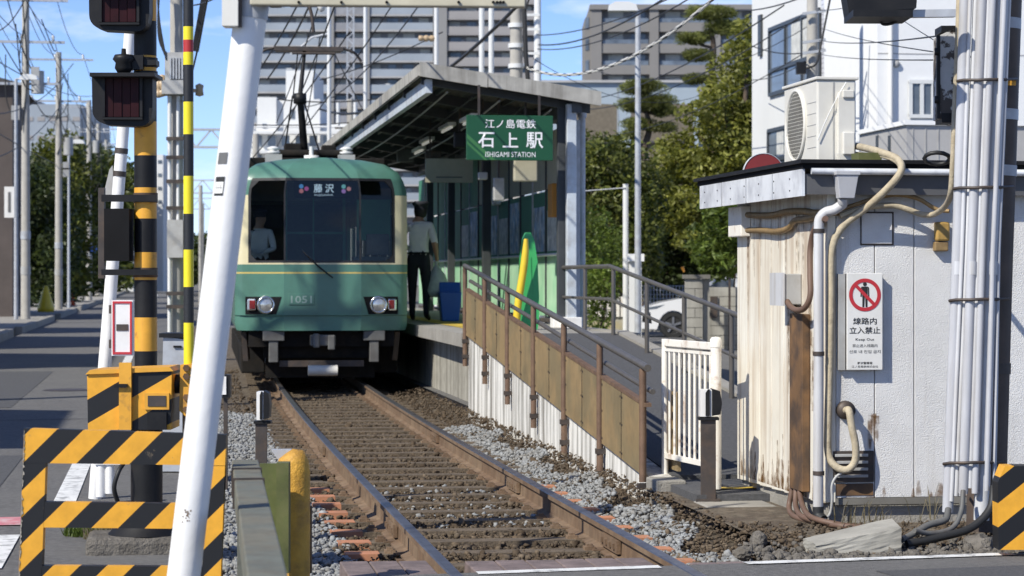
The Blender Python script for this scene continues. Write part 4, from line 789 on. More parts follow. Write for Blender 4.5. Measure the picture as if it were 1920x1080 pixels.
for k in range(26):
    an, dz, s_ = R.gauss(-.1, .13), R.gauss(0, .010), R.uniform(.0012, .0032); c = q + (UX * math.sin(an) - UF * math.cos(an)) * .0574 + tdir * dz; t_ = (UX * math.cos(an) + UF * math.sin(an))
    b.face([c - t_ * s_ - tdir * s_ * .7, c + t_ * s_ - tdir * s_, c + t_ * s_ * .6 + tdir * s_, c - t_ * s_ * .9 + tdir * s_ * .5])
stuff(b.build('rust_specks', M['rust'], lp))

# barrier frame
br = thing('guard_barrier', 'yellow and black striped barrier frame with chipped edges behind the white pole', 'barrier', at(235, 1137, 9.8))
def lx(py, a=(45, 803), c=(33, 1130)): return a[0] + (c[0] - a[0]) * (py - a[1]) / (c[1] - a[1])
def rx_(py): return 424 + (412 - 424) * (py - 815) / (1130 - 815)
for nm, y0l, y0r, y1l, y1r in (('top_bar', 803, 815, 868, 873), ('middle_bar', 941, 945, 989, 992), ('lower_bar', 1061, 1063, 1112, 1114)):
    a0 = 45 if nm == 'top_bar' else lx(y0l) + 43.5; a1 = 424 if nm == 'top_bar' else rx_(y0r) - 35.5
    c0 = lx(y1l) if nm == 'top_bar' else lx(y1l) + 43.5; c1 = rx_(y1r) if nm == 'top_bar' else rx_(y1r) - 35.5
    b = MB(); slabq(b, [(c0, y1l), (c1, y1r), (a1, y0r), (a0, y0l)], 9.8, .05); b.build(nm, hz1, br, bevel=.016)
b = MB(); slabq(b, [(lx(1137), 1137), (lx(1137) + 43, 1137), (lx(868.6) + 43, 868.6), (lx(868.6), 868.6)], 9.8, .05); b.build('upright', hz1, br, bevel=.008)
b = MB(); slabq(b, [(rx_(1137) - 35, 1137), (rx_(1137), 1137), (rx_(874), 874), (rx_(874) - 35, 873.6)], 9.8, .05); b.build('upright', hz1, br, bevel=.008)
b = MB()
for k in range(70):
    py = R.uniform(808, 1110); w_ = R.uniform(.8, 4.2) * (1 if R.random() < .7 else 1.6); h_ = R.uniform(1.5, 9); x = lx(py); slabq(b, [(x + .3, py + h_ * .8), (x + w_ * .5, py + h_ * .5), (x + w_ * R.uniform(.5, 1), py + R.uniform(-.3, .3) * h_), (x + w_ * .45, py - h_ * .5), (x + .3, py - h_ * .8)], 9.797, .002)
stuff(b.build('paint_chips', mat('bare_chips', (.36, .33, .28), .9, var=.3, vscale=40), br))

# gate machine
D = 12.0
gm = thing('gate_machine', 'yellow and black crossing gate machine box on a black pedestal', 'gate machine', at(275, 1050, D))
b = MB(); slabq(b, [(165, 806), (320, 806), (322, 692), (163, 700)], D, .32); bx = b.build('housing', hz2, gm, bevel=.02)
b = MB(); slabq(b, [(160, 702), (325, 696), (318, 688), (168, 694)], D - .015, .35); b.build('lid', M['yellow'], bx, bevel=.01)
b = MB(); fbox(b, 223, 246, 680, 806, D - .03, .028); b.build('strap', M['yellow'], bx, bevel=.005)
b = MB(); fbox(b, 214, 238, 720, 727, D - .05, .02); b.build('latch', M['black'], bx)
b = MB(); fbox(b, 271, 317, 737, 768, D - .012, .012); lbp = b.build('label_frame', M['yellow'], bx, bevel=.003); b = MB(); fbox(b, 277, 311, 742, 762, D - .016, .004); b.build('label_plate', M['dark_steel'], lbp)
b = MB(); fbox(b, 276, 312, 773, 806, D - .02, .02); b.build('hatch', M['black'], bx, bevel=.004)
c0, c1 = at(275, 806, D + .17), at(275, 960, D + .17); b = MB(); b.tube([c0, c1], .082, 20); b.build('pedestal', M['black'], gm)
b = MB(); b.tube([at(275, 945, D + .17), at(275, 985, D + .17), at(275, 1000, D + .17)], [.085, .16, .2], 20); b.build('flange', M['black'], gm)
b = MB(); c = at(262, 1000, D + .17); b.box(c.x - .27, c.x + .22, c.y - .22, c.y + .22, -.05, .075); b.build('footing', M['rock'], gm, bevel=.03)
b = MB(); b.lathe(at(332, 720, D + .15), [(.0, -.05), (.05, -.05), (.05, .05), (.0, .05)], 14, 'x'); b.build('arm_shaft', M['black'], gm)
b = MB(); slabq(b, [(336, 770), (358, 790), (362, 682), (338, 684)], D + .05, .12); b.build('arm_clamp', M['yellow'], gm, bevel=.012)
for py in (690, 706, 745, 768): b = MB(); b.lathe(at(349, py, D + .045), [(.0, -.012), (.018, -.012), (.018, .005)], 6, 'y', smooth=False); b.build('clamp_bolt', M['hut_rust'], gm)
b = MB(); fbox(b, 342, 352, 772, 815, D + .06, .1); b.build('counterweight', M['hut_rust'], gm, bevel=.01)
b = MB(); b.tube(spline([at(232, 868, D + .1), at(222, 885, D + .05), at(214, 915, D + .05), at(222, 945, D + .1)]), .012, 8); b.build('conduit', M['cable_black'], gm)
# gate rod (up)
rd = thing('gate_rod', 'upright yellow and black crossing gate rod with one red band', 'gate rod', at(353, 690, D + .11))
ys = [(-330, -230, 'k'), (-230, -130, 'y'), (-130, -55, 'k'), (-55, -30, 'y'), (-30, 50, 'k'), (50, 75, 'y'), (75, 98, 'r'), (98, 122, 'y'), (122, 191, 'k'), (191, 252, 'y'), (252, 330, 'k'), (330, 401, 'y'), (401, 468, 'k'), (468, 538, 'y'), (538, 605, 'k'), (605, 690, 'y')]
for y0, y1, c in ys:
    x0, x1 = 353 + (y0 - 690) * -.0015 * -1, 353 + (y1 - 690) * -.0015 * -1
    b = MB(); b.tube([at(x1 + 1, y1, D + .11), at(x0 + 1, y0, D + .11)], .0262 if c != 'k' else .0265, 16, cap=False); b.build('band', M[{'k': 'rod_black', 'y': 'rod_yellow', 'r': 'red'}[c]], rd)

# warning post
D = 13.2
wp = thing('warning_post', 'tall yellow and black striped crossing warning post with dark red flashers', 'warning post', at(273, 941, D))
bd = [-330, -260, -190, -120, -60, 40, 105, 140, 228, 292, 352, 410, 473, 525, 595, 658, 720, 790, 860, 941]
for k in range(len(bd) - 1):
    pa, pb = at(273 + (bd[k + 1] - 400) * .002, bd[k + 1], D), at(273 + (bd[k] - 400) * .002, bd[k], D); b = MB(); b.tube([pa, pb], .0632, 20, cap=False); b.build('band', M['yellow'] if k % 2 == 0 else M['black'], wp)
def flasher(dy, dx):
    pts = []
    def add(px, py): pts.append((px + dx, py + dy))
    add(172, 140); add(173, 205)
    for k in range(1, 6): an = math.pi / 2 * k / 6; add(173 + 26 * (1 - math.cos(an)), 206 + 26 * math.sin(an))
    add(200, 234); add(255, 237)
    for k in range(1, 6): an = math.pi / 2 * k / 6; add(262 + 22 * math.sin(an), 215 + 22 * math.cos(an))
    add(286, 205); add(286, 140)
    b = MB(); slabq(b, pts, D - .17, .14); h = b.build('flasher', M['black'], wp, bevel=.01)
    b = MB(); slabq(b, [(168 + dx, 143 + dy), (290 + dx, 143 + dy), (290 + dx, 136 + dy), (168 + dx, 136 + dy)], D - .30, .30); b.build('hood', M['black'], h)
    for k in range(4):
        x = 197 + dx + k * 16; b = MB(); fbox(b, x, x + 15, 146 + dy, 219 + dy, D - .185 - (.006 if k % 2 else 0), .02); b.build('lens', M['lens_red'], h, bevel=.004)
    for y0, y1, x0, x1 in ((146, 219, 191, 196.5), (146, 219, 262, 267), (220, 224, 191, 267)): b = MB(); fbox(b, x0 + dx, x1 + dx, y0 + dy, y1 + dy, D - .20, .04); b.build('lens_frame', M['black'], h)
    b = MB(); fbox(b, 255 + dx, 293, 112 + dy, 122 + dy, D - .08, .12); b.build('bracket', M['black'], h)
    return h
flasher(0, 0); flasher(-178, -6)
b = MB(); c = at(232, 118, D - .1); b.lathe(c, [(.0, .08), (.012, .08), (.014, .05), (.05, .045), (.062, .02), (.045, .0), (.05, -.03), (.035, -.055), (.0, -.06)], 16); b.build('bell', M['black'], wp)
b = MB(); fbox(b, 240, 268, 103, 130, D - .1, .08); b.build('bell_bracket', M['black'], wp, bevel=.008)
b = MB(); fbox(b, 184, 195, 352, 522, D - .05, .05); b.build('side_bar', M['dark_steel'], wp)
b = MB(); fbox(b, 195, 242, 391, 489, D - .12, .16); rb = b.build('relay_box', M['black_matt'], wp, bevel=.012)
for y0, y1 in ((365, 378), (505, 516)): b = MB(); fbox(b, 190, 294, y0, y1, D - .09, .03); b.build('arm', M['black'], wp)
for y in (371, 511, 118, 143):
    b = MB(); q0, q1 = at(273, y + 9, D), at(273, y - 9, D); b.tube([q0, q1], .068, 20); b.build('band_clamp', M['hut_rust'] if y > 300 else M['black'], wp)
# white box on a slanted white pole
D = 15.0
sp = thing('slanted_white_pole', 'slim white pole slanting behind the yellow and black warning post', 'pole', at(178, 931, D))
b = MB(); b.tube([at(178, 935, D), at(196, 690, D), at(231, 240, D), at(252, -60, D)], [.042, .042, .038, .036], 16); b.build('shaft', M['white_paint'], sp)
for y in (283, 326): 
    x = 196 + (690 - y) * .0778; b = MB(); b.tube([at(x - .5, y + 5, D), at(x + .5, y - 5, D)], .043, 14); b.build('band', M['dark_steel'], sp)
b = MB(); slabq(b, [(194, 365), (213, 365), (211, 310), (205, 318)], D + .06, .01); b.build('sign_plate', M['grey_box'], sp)
bxr = thing('emergency_box', 'white box with a red border fixed to the slanted white pole', 'box', at(228, 665, D - .25))
b = MB(); fbox(b, 209, 249, 563, 667, D - .28, .2); b.build('case', M['white_paint'], bxr, bevel=.008)
for x0, x1, y0, y1 in ((211, 247, 565, 569), (211, 247, 660, 664.5), (211, 214.5, 569.2, 659.8), (243.5, 247, 569.2, 659.8)): b = MB(); fbox(b, x0, x1, y0, y1, D - .286, .006); b.build('red_border', M['sign_red'], bxr)
b = MB(); fbox(b, 218, 240, 608, 620, D - .285, .005); b.build('label_plate', M['dark_steel'], bxr)
for y in (580, 645): b = MB(); fbox(b, 204, 209, y - 8, y + 8, D - .25, .1); b.build('hinge', M['dark_steel'], bxr)
b = MB(); b.tube([at(189, 931, D - .3), at(189, 868, D - .3)], .032, 14); b.tube([at(206, 925, D - .3), at(206, 868, D - .3)], .03, 14); tag(b.build('stub_pipes', M['white_paint'], loc=at(198, 931, D - .3)), 'two short white pipes seen through the upper gap of the striped barrier', 'pipe')
b = MB(); b.bar(at(178, 868, D - .3), at(238, 868, D - .3), .08, .015); b.build('cap_plate', M['white_paint'], bpy.data.objects['stub_pipes'])
# grey cabinet behind the gate machine
c = at(322, 690, 17.0); cb = thing('equipment_cabinet', 'low silver equipment cabinet with dark lid behind the gate rod', 'cabinet', (c.x, c.y, -.02))
b = MB(); slabq(b, [(300, 884), (345, 884), (345, 636), (306, 632)], 17.0, .3); b.build('case', M['silver'], cb, bevel=.01)
b = MB(); fbox(b, 298, 347, 625, 633, 16.98, .34); b.build('lid', M['black'], cb)
b = MB(); fbox(b, 325, 340, 648, 652, 16.985, .01); b.build('louvre', M['black'], cb)
# guard beam, H post and yellow post
gb = thing('guard_beam', 'weathered grey green steel beam running along the track edge', 'beam', (.32, 8, 0))
b = MB(); b.hexa([(.17, 3.6, .50), (.275, 3.6, .50), (.405, 10.25, .50), (.29, 10.25, .50), (.17, 3.6, .60), (.275, 3.6, .60), (.405, 10.25, .61), (.29, 10.25, .61)]); b.build('box_beam', M['weathered_beam'], gb, bevel=.006)
for y in (9.75, 9.25): b = MB(); xo = (10.25 - y) * .0195; b.box(.284 - xo, .409 - xo, y - .006, y + .006, .495, .616); b.build('wire_band', M['dark_steel'], gb)
for y in (9.9, 7.6, 5.4): b = MB(); xo = (10.25 - y) * .0195; b.box(.31 - xo, .36 - xo, y - .04, y + .04, -.1, .5); b.build('leg', M['weathered_beam'], gb)
D = 10.55; hp = thing('green_post', 'old green steel channel post beside the grey green beam', 'post', at(512, 1065, D))
b = MB(); fbox(b, 487, 518, 869, 1075, D, .015); fbox(b, 518, 541, 868, 1075, D - .08, .095); b.build('channel', M['green_paint'], hp, bevel=.003)
b = MB(); c = at(560, 1072, 10.3); b.box(c.x - .2, c.x + .22, c.y - .08, c.y + .06, -.2, .07); b.build('base_plate', M['green_paint'], hp, bevel=.004)
D = 10.75; yp = thing('yellow_post', 'short rusty yellow guard post with a pale worn top', 'post', at(552, 1070, D))
b = MB(); b.tube([at(551, 1085, D), at(551, 885, D), at(549, 866, D), at(546, 852, D), at(542, 846, D)], [.074, .075, .072, .06, .02], 22); b.build('shaft', mat('old_yellow', (.62, .33, .04), .6, var=.15, vscale=9, grime=(.2, .10, .04), gamt=.6, gscale=10, bump=.4, bscale=60), yp)
b = MB(); slabq(b, [(524, 866), (566, 862), (545, 843), (508, 843)], D + .03, .05); b.build('worn_cap', M['silver'], yp, bevel=.008)
b = MB(); fbox(b, 572, 584, 950, 1075, D + .03, .04); b.build('side_bar', M['rust'], yp)
# track side obstacle sensors
def sensor(name, label, px, D, pyt, pyb, w, hw, right):
    t = thing(name, label, 'sensor', at(px, pyb, D)); b = MB(); wq = w * F / D / 2
    hh = 54 / 287 * F / D
    b.hexa([at(px - wq, pyb, D - w / 2), at(px + wq, pyb, D - w / 2), at(px + wq, pyb, D + w / 2), at(px - wq, pyb, D + w / 2)] + [at(px - wq, pyt + hh + 4, D - w / 2), at(px + wq, pyt + hh + 4, D - w / 2), at(px + wq, pyt + hh + 4, D + w / 2), at(px - wq, pyt + hh + 4, D + w / 2)]); b.build('post', M['dark_steel'], t, bevel=.004)
    k = hw * F / D
    b = MB(); fbox(b, px - wq - 3, px + wq + 6, pyt + hh, pyt + hh + 5, D - w * .7, w * 1.4); b.build('collar', M['black'], t)
    b = MB(); s_ = 1 if right else -1
    fbox(b, px - k * .55, px + k * .25, pyt + 2, pyt + hh - 2, D - .06, .14); b.build('head', M['white_paint'], t, bevel=.008)
    b = MB(); slabq(b, [(px + k * .26, pyt + hh - 3), (px + k * .85, pyt + hh - 6), (px + k * .95, pyt + hh * .5), (px + k * .82, pyt + 5), (px + k * .26, pyt)], D - .075, .13); b.build('hood', M['black'], t, bevel=.006)
    b = MB(); slabq(b, [(px - k * .18, pyt + hh - 3), (px + k * .1, pyt + hh - 3), (px + k * .1, pyt + 1), (px - k * .02, pyt + 1), (px - k * .18, pyt + 8)], D - .072, .013); b.build('visor', M['black'], t)
    b = MB(); fbox(b, px - wq - 8, px + wq + 8, pyb - 10, pyb, D - w * .8, w * 1.6); b.build('foot', M['dark_steel'], t, bevel=.004)
    return t
sensor('track_sensor', 'black post with white sensor head beside the white folding gate', 1328, 15.3, 729, 946, .10, .095, True)
sensor('track_sensor', 'black post with sensor head between the gravel and green beam', 490, 14.6, 733, 970, .075, .055, False)
c = at(423, 722, 16.5); b = MB(); fbox(b, 414, 431, 703, 746, 16.5, .1); fbox(b, 414, 424, 706, 740, 16.49, .01, 1); so = b.build('signal_head', [M['black'], M['white_paint']], loc=at(423, 850, 16.5)); tag(so, 'small black and white sensor box right behind the leaning white pole', 'sensor')
b = MB(); fbox(b, 419, 426, 746, 918, 16.53, .04); b.build('stem', M['dark_steel'], so)
# grass tuft behind barrier
def tuft(name, label, c, n, h, sp_, m):
    b = MB()
    for _ in range(n):
        a_ = R.uniform(0, 6.28); r_ = R.random() ** .5 * sp_; x, y = c[0] + r_ * math.cos(a_), c[1] + r_ * math.sin(a_); hh = h * R.uniform(.4, 1.1); a2 = R.uniform(0, 6.28); l_ = hh * R.uniform(.2, .9); w_ = R.uniform(.0015, .004)
        tx, ty = math.cos(a2), math.sin(a2); m1 = (x + tx * l_ * .4, y + ty * l_ * .4, c[2] + hh * .65)
        b.face([(x - ty * w_, y + tx * w_, c[2]), (x + ty * w_, y - tx * w_, c[2]), (m1[0] + ty * w_, m1[1] - tx * w_, m1[2]), (m1[0] - ty * w_, m1[1] + tx * w_, m1[2])]); b.face([(m1[0] - ty * w_, m1[1] + tx * w_, m1[2]), (m1[0] + ty * w_, m1[1] - tx * w_, m1[2]), (x + tx * l_, y + ty * l_, c[2] + hh)])
    o = stuff(b.build(name, m, loc=c)); o['label'] = label; return o
c = atZ(160, 1003, -.01); tuft('grass', 'tuft of green weeds on the asphalt behind the striped barrier', c, 500, .06, .12, M['leaf_bright'])
c = atZ(205, 1010, 0.0); tuft('dry_weeds', 'dry brown weeds around the gate machine footing', (c.x, c.y, 0), 300, .08, .14, M['dry_grass'])

# ------------------------------------------------------------------ equipment hut
HX, HY0, HY1, HXR = 3.88, 13.475, 15.67, 6.6
HZ0, HZ1 = .09, 1.95
ht = thing('equipment_hut', 'small weathered white trackside hut with rusty sides and flat roof', 'hut', (HX, HY0, -.15))
b = MB(); b.box(HX + .045, HXR, HY0 + .045, HY1, HZ0, HZ1 + .1); b.build('core', M['mortar'], ht)
b = MB(); b.box(HX + .03, HXR, HY0 + .035, HY1 - .02, -.25, HZ0 - .004); b.build('footing', M['concrete'], ht)
ns = 7; st = (HY1 - HY0 - .05) / ns
for i in range(ns):                      # boards on the track side
    y0 = HY0 + .05 + i * st; zz = .03 * (i / ns)
    b = MB(); b.hexa([(HX, y0 + .005, HZ0 - .03 - zz), (HX + .04, y0 + .005, HZ0 - .03 - zz), (HX + .04, y0 + st - .005, HZ0 - .04 - zz), (HX, y0 + st - .005, HZ0 - .04 - zz), (HX, y0 + .005, HZ1 - .02), (HX + .04, y0 + .005, HZ1 - .02), (HX + .04, y0 + st - .005, HZ1 - .02), (HX, y0 + st - .005, HZ1 - .02)]); b.build('side_board', M['hut_side'], ht, bevel=.004)
for i, (a_, c_) in enumerate(((1567, 1640), (1640, 1714), (1714, 1789), (1789, 1864), (1864, 1940), (1940, 2020))):
    x0, x1 = atY(a_, 600, HY0).x + .003, atY(c_, 600, HY0).x - .003
    b = MB(); b.box(x0, x1, HY0, HY0 + .04, HZ0 + .005, HZ1 - .02); b.build('front_panel', M['hut_front'], ht, bevel=.003)
b = MB(); x1 = atY(1566, 600, HY0).x; b.box(HX + .002, x1, HY0 - .012, HY0 + .05, HZ0 - .02, HZ1 - .02); b.build('corner_trim', M['hut_side'], ht, bevel=.004)
b = MB(); b.box(HX + .05, HXR, HY0 - .012, HY0 + .0, HZ0 - .035, HZ0 + .003); b.build('base_trim', M['mortar'], ht)
M['hut_side_rust'] = mat('rust_run_siding', (0.66, 0.55, 0.38), .6, var=.1, grime=(.28, .14, .05), gamt=.95, gscale=9, streak=True, ramp=(.40, .60))
# roof
r0, r1 = at(1315, 338, 16.3), at(1512, 326, 13.65)
rl_, rn = Vector((r0.x, 15.95, 0)), Vector((r1.x + .0, 13.33, 0)); RT = 2.04
poly = [(rn.x, rn.y), (HXR + .2, 13.36), (HXR + .2, 16.05), (rl_.x, 16.05)]
b = MB(); b.prism([(x, y, RT) for x, y in poly], (0, 0, .03)); b.build('roof_sheet', M['black_matt'], ht)
poly2 = [(rn.x - .02, rn.y - .03), (HXR + .22, 13.33), (HXR + .22, 16.07), (rl_.x - .025, 16.07)]
b = MB(); b.prism([(x, y, RT + .031) for x, y in poly2], (0, 0, .022)); b.build('roof_edge', M['black'], ht)
b = MB(); b.prism([(rl_.x, 15.98, RT - .16), (rn.x, 13.35, RT - .16), (rn.x, 13.35, RT - .002), (rl_.x, 15.98, RT - .002)], (.018, 0, 0)); fs = b.build('side_fascia', M['fascia'], ht)
b = MB()
for k in range(7):
    f_ = .06 + k * .14; 
    for zz in (RT - .05, RT - .12): c = Vector((rl_.x + (rn.x - rl_.x) * f_, 15.98 + (13.35 - 15.98) * f_, zz)); b.box(c.x - .004, c.x, c.y - .004, c.y + .004, c.z - .004, c.z + .004)
stuff(b.build('nails', M['black'], fs))
for k in range(1, 4):
    f_ = k / 4; c = Vector((rl_.x + (rn.x - rl_.x) * f_, 15.98 + (13.35 - 15.98) * f_, 0)); b = MB(); b.box(c.x - .004, c.x + .01, c.y - .01, c.y + .01, RT - .158, RT - .004); b.build('fascia_joint', M['silver'], fs)
b = MB(); b.prism([(rn.x + .018, 13.36, RT - .15), (HXR, 13.39, RT - .15), (HXR, 13.39, RT - .03), (rn.x + .018, 13.36, RT - .03)], (0, .02, 0)); b.build('front_fascia', mat('dark_fascia', (.10, .10, .105), .5, var=.15), ht)
b = MB(); b.tube([(rn.x + .05, 13.325, RT - .015), (HXR, 13.33, RT - .02)], .02, 8); b.build('gutter', M['fascia'], ht)
b = MB(); b.box(HX + .05, HXR, HY0 + .05, HY1, HZ1 - .015, RT - .002); b.build('eave_soffit', M['black_matt'], ht)
# roof bearer blocks
for px in (1630, 1860): b = MB(); c = atY(px, 320, 13.45); b.box(c.x - .08, c.x + .06, 13.40, 13.55, RT + .054, RT + .10); b.build('roof_block', M['green_paint'], ht)
# hopper and downpipe
def py_(px, py, off=-.06): return atY(px, py, HY0 + off)
hp_ = MB(); c = py_(1585, 345, -.14); hp_.hexa([(c.x - .045, c.y - .04, c.z - .085), (c.x + .045, c.y - .04, c.z - .085), (c.x + .045, c.y + .04, c.z - .085), (c.x - .045, c.y + .04, c.z - .085), (c.x - .065, c.y - .055, c.z + .05), (c.x + .065, c.y - .055, c.z + .05), (c.x + .065, c.y + .055, c.z + .05), (c.x - .065, c.y + .055, c.z + .05)]); hp_.box(c.x - .075, c.x + .075, c.y - .062, c.y + .062, c.z + .05, c.z + .075)
dp_ = thing('rain_downpipe', 'pale grey rain downpipe with square hopper on the hut corner', 'downpipe', py_(1535, 965, -.05))
hp_.build('hopper', M['pvc'], dp_, bevel=.004)
b = MB(); b.tube([py_(1580, 372, -.13), py_(1580, 380, -.12)] + spline([py_(1580, 383, -.11), py_(1565, 393, -.09), py_(1548, 398, -.06), py_(1537, 410, -.05), py_(1535, 430, -.05)], 5) + [py_(1535, 700, -.05), py_(1534, 955, -.05)], .03, 16); b.build('pipe', M['pvc_white'], dp_)
for y in (433, 663, 887): b = MB(); b.tube([py_(1535, y + 4, -.05), py_(1535, y - 4, -.05)], .034, 16); b.build('bracket', M['dark_steel'], dp_)
b = MB(); b.tube(spline([py_(1534, 950, -.05), py_(1535, 966, -.055), py_(1543, 975, -.09)]), .033, 14); b.build('shoe', M['cable_black'], dp_)
# no entry sign
Ysn = HY0 - .055; s0, s1 = atY(1588, 694, Ysn), atY(1655, 512, Ysn); W_, H_ = s1.x - s0.x, s1.z - s0.z
ks = thing('keep_out_sign', 'white keep out sign with a crossed walking figure on the hut wall', 'sign', (s0.x + W_ / 2, Ysn, s0.z))
b = MB(); b.box(s0.x, s1.x, Ysn, Ysn + .012, s0.z, s1.z); b.build('board', M['sign_white'], ks, bevel=.003)
b = MB(); b.box(s0.x - .045, s0.x - .004, Ysn + .02, Ysn + .05, s0.z, s1.z - .005); b.build('side_frame', M['grey_box'], ks); b = MB(); b.box(s0.x, s1.x - .004, Ysn + .0125, Ysn + .05, s0.z + .004, s1.z - .004); b.build('backing', M['dark_steel'], ks)
yf = Ysn - .0015; cc = Vector((s0.x + W_ * .5, yf, s0.z + H_ * .775)); ro, ri = W_ * .445, W_ * .345
def disc(mb, c, r0_, r1_, n=40, dy=0):
    for k in range(n):
        a0, a1 = 6.2832 * k / n, 6.2832 * (k + 1) / n; P = lambda r_, a_: (c.x + r_ * math.cos(a_), c.y + dy, c.z + r_ * math.sin(a_))
        mb.face([P(r0_, a0), P(r1_, a0), P(r1_, a1), P(r0_, a1)] if r0_ > 0 else [tuple((c.x, c.y + dy, c.z)), P(r1_, a0), P(r1_, a1)])
b = MB(); u = W_; hx, hz = cc.x, cc.z
def pg_(pts): b.face([(hx + x * u, yf, hz + z * u) for x, z in pts])
disc(b, Vector((hx, yf, hz + .29 * u)), 0, .055 * u, 16)
pg_([(-.11, .20), (.11, .20), (.085, .225), (-.085, .225)][::1]); pg_([(-.075, -.06), (.075, -.06), (.075, .20), (-.075, .20)]); pg_([(-.125, -.05), (-.09, -.05), (-.082, .20), (-.115, .20)]); pg_([(.09, -.05), (.125, -.05), (.115, .20), (.082, .20)]); pg_([(-.072, -.33), (-.018, -.33), (-.006, -.06), (-.072, -.06)]); pg_([(.018, -.33), (.072, -.33), (.072, -.06), (.006, -.06)])
b.build('pictogram', M['letter_black'], ks)
b = MB(); disc(b, cc, ri, ro, 44, -.001); c45 = math.cos(math.radians(45)); w2 = .045 * u; dx_, dz_ = ri * 1.03 * c45, -ri * 1.03 * c45
b.face([(hx - dx_ - w2 * c45, yf - .002, hz - dz_ - w2 * c45), (hx + dx_ - w2 * c45, yf - .002, hz + dz_ - w2 * c45), (hx + dx_ + w2 * c45, yf - .002, hz + dz_ + w2 * c45), (hx - dx_ + w2 * c45, yf - .002, hz - dz_ + w2 * c45)]); b.build('prohibition_ring', M['sign_red'], ks)
def tx(s, f, h, w, m='letter_black', bold=.02): text('lettering', s, ks, M[m], (s0.x + W_ * .5, yf, s0.z + H_ * f), H_ * h, w=W_ * w, bold=bold, depth=0)
tx('線路内', .505, .070, .66, bold=.012); tx('立入禁止', .410, .072, .86, bold=.012); tx('Keep Out', .312, .034, .52, bold=.006); tx('禁止进入线路内', .252, .034, .70, 'letter_grey', .005); tx('선로 내 진입 금지', .19, .034, .88, 'letter_grey', .005); tx('藤沢警察署', .072, .026, .42, 'letter_black', .012); tx('江ノ島電鉄株式会社', .036, .024, .74, 'letter_grey', .008)
# small fittings on the hut
def hb_(nm, px0, px1, py0, py1, off, dpth, m, parent=ht, bv=.004):
    a_, c_ = atY(px0, py1, HY0 + off), atY(px1, py0, HY0 + off); b = MB(); b.box(a_.x, c_.x, HY0 + off, HY0 + off + dpth, a_.z, c_.z); return b.build(nm, m, parent, bevel=bv)
cp = hb_('cover_plate', 1616, 1673, 400, 457, -.012, .01, M['hut_front']); hb_('cover_frame', 1613, 1676, 397, 460, -.006, .005, M['dark_steel'], cp)
vt = hb_('wall_vent', 1562, 1639, 845, 905, -.015, .014, M['dark_steel'])
for k in range(4): hb_('louvre', 1566, 1628, 851 + k * 13, 857 + k * 13, -.03, .014, M['grey_box'], vt, .002)
hb_('vent_skirt', 1563, 1638, 906, 930, -.006, .005, M['hut_rust'])
bb = hb_('bell_box', 1756, 1782, 416, 452, -.06, .058, mat('yellowed_plastic', (.40, .25, .07), .5, var=.25, vscale=20), ht, .012); hb_('bell_base', 1753, 1779, 453, 471, -.05, .048, M['bronze'], bb, .008)
c = py_(1586, 769, -.02); b = MB(); b.lathe((c.x, HY0, c.z), [(.0, -.045), (.052, -.045), (.056, -.02), (.056, .0)], 20, 'y'); b.build('wall_socket', M['dark_steel'], ht)
# hoses and conduits
def hose(nm, label, pts, r, m, n=12, cat='pipe'):
    q = spline(pts, 8); b = MB(); b.tube(q, r, n); return tag(b.build(nm, m, loc=pts[-1]), label, cat)
hose('insulated_hose', 'tan insulated hose looping from the round wall socket on the hut', [py_(1586, 769, -.04), py_(1592, 771, -.09), py_(1597, 800, -.10), py_(1604, 835, -.10), py_(1603, 865, -.09), py_(1588, 881, -.08), py_(1566, 874, -.06), py_(1553, 850, -.035), py_(1552, 800, -.03), py_(1555, 700, -.03), py_(1558, 560, -.03), py_(1560, 470, -.035), py_(1580, 425, -.06), py_(1630, 385, -.13), py_(1672, 345, -.22), py_(1690, 318, -.24), py_(1682, 298, -.2), py_(1650, 285, -.05), py_(1625, 278, .3), py_(1606, 274, .62)], .022, M['tan_hose'])
hose('refrigerant_pipe', 'thin tan pipe curving out beside the cooling unit above the hut', [py_(1692, 322, -.22), py_(1680, 303, -.2), py_(1650, 292, -.05), py_(1625, 290, .3), py_(1606, 288, .62)], .012, M['tan_hose'], 8)
hose('drain_hose', 'thin grey drain hose hanging below the tan hose loop', [py_(1588, 884, -.07), py_(1570, 892, -.06), py_(1560, 910, -.06), py_(1560, 940, -.06), py_(1555, 965, -.06), py_(1540, 976, -.1)], .008, M['grey_box'], 8)
hose('tan_cable', 'tan cable sheath running down the pipe bundle and along the hut top', [at(1800, -60, 12.75), at(1797, 60, 12.75), at(1791, 200, 12.8), at(1786, 320, 12.85), at(1779, 375, 13.0), py_(1755, 400, -.2), py_(1730, 402, -.09), py_(1700, 392, -.07), py_(1670, 385, -.06), py_(1620, 390, -.05), py_(1575, 405, -.05)], .017, M['tan_hose'])
hose('bronze_conduit', 'upper bronze conduit along the eave of the hut front', [py_(1780, 396, -.12), py_(1755, 392, -.08), py_(1720, 372, -.07), py_(1680, 365, -.07), py_(1640, 372, -.07), py_(1600, 385, -.06), py_(1560, 398, -.04)], .013, M['bronze'], 10)
def pS(px, py, off=-.03): return atX(px, py, HX + off)
hose('bronze_conduit', 'thick bronze conduit just below the galvanised fascia', [pS(1402, 403), pS(1425, 404), pS(1450, 403), pS(1475, 397), pS(1505, 396), pS(1530, 399), py_(1572, 398, -.045)], .02, M['bronze'], 12)
hose('bronze_conduit', 'lower bronze conduit bending up from the white box on the hut side', [pS(1402, 432), pS(1430, 432), pS(1455, 434), pS(1478, 428), pS(1490, 414), pS(1515, 410), pS(1535, 404)], .019, M['bronze'], 12)
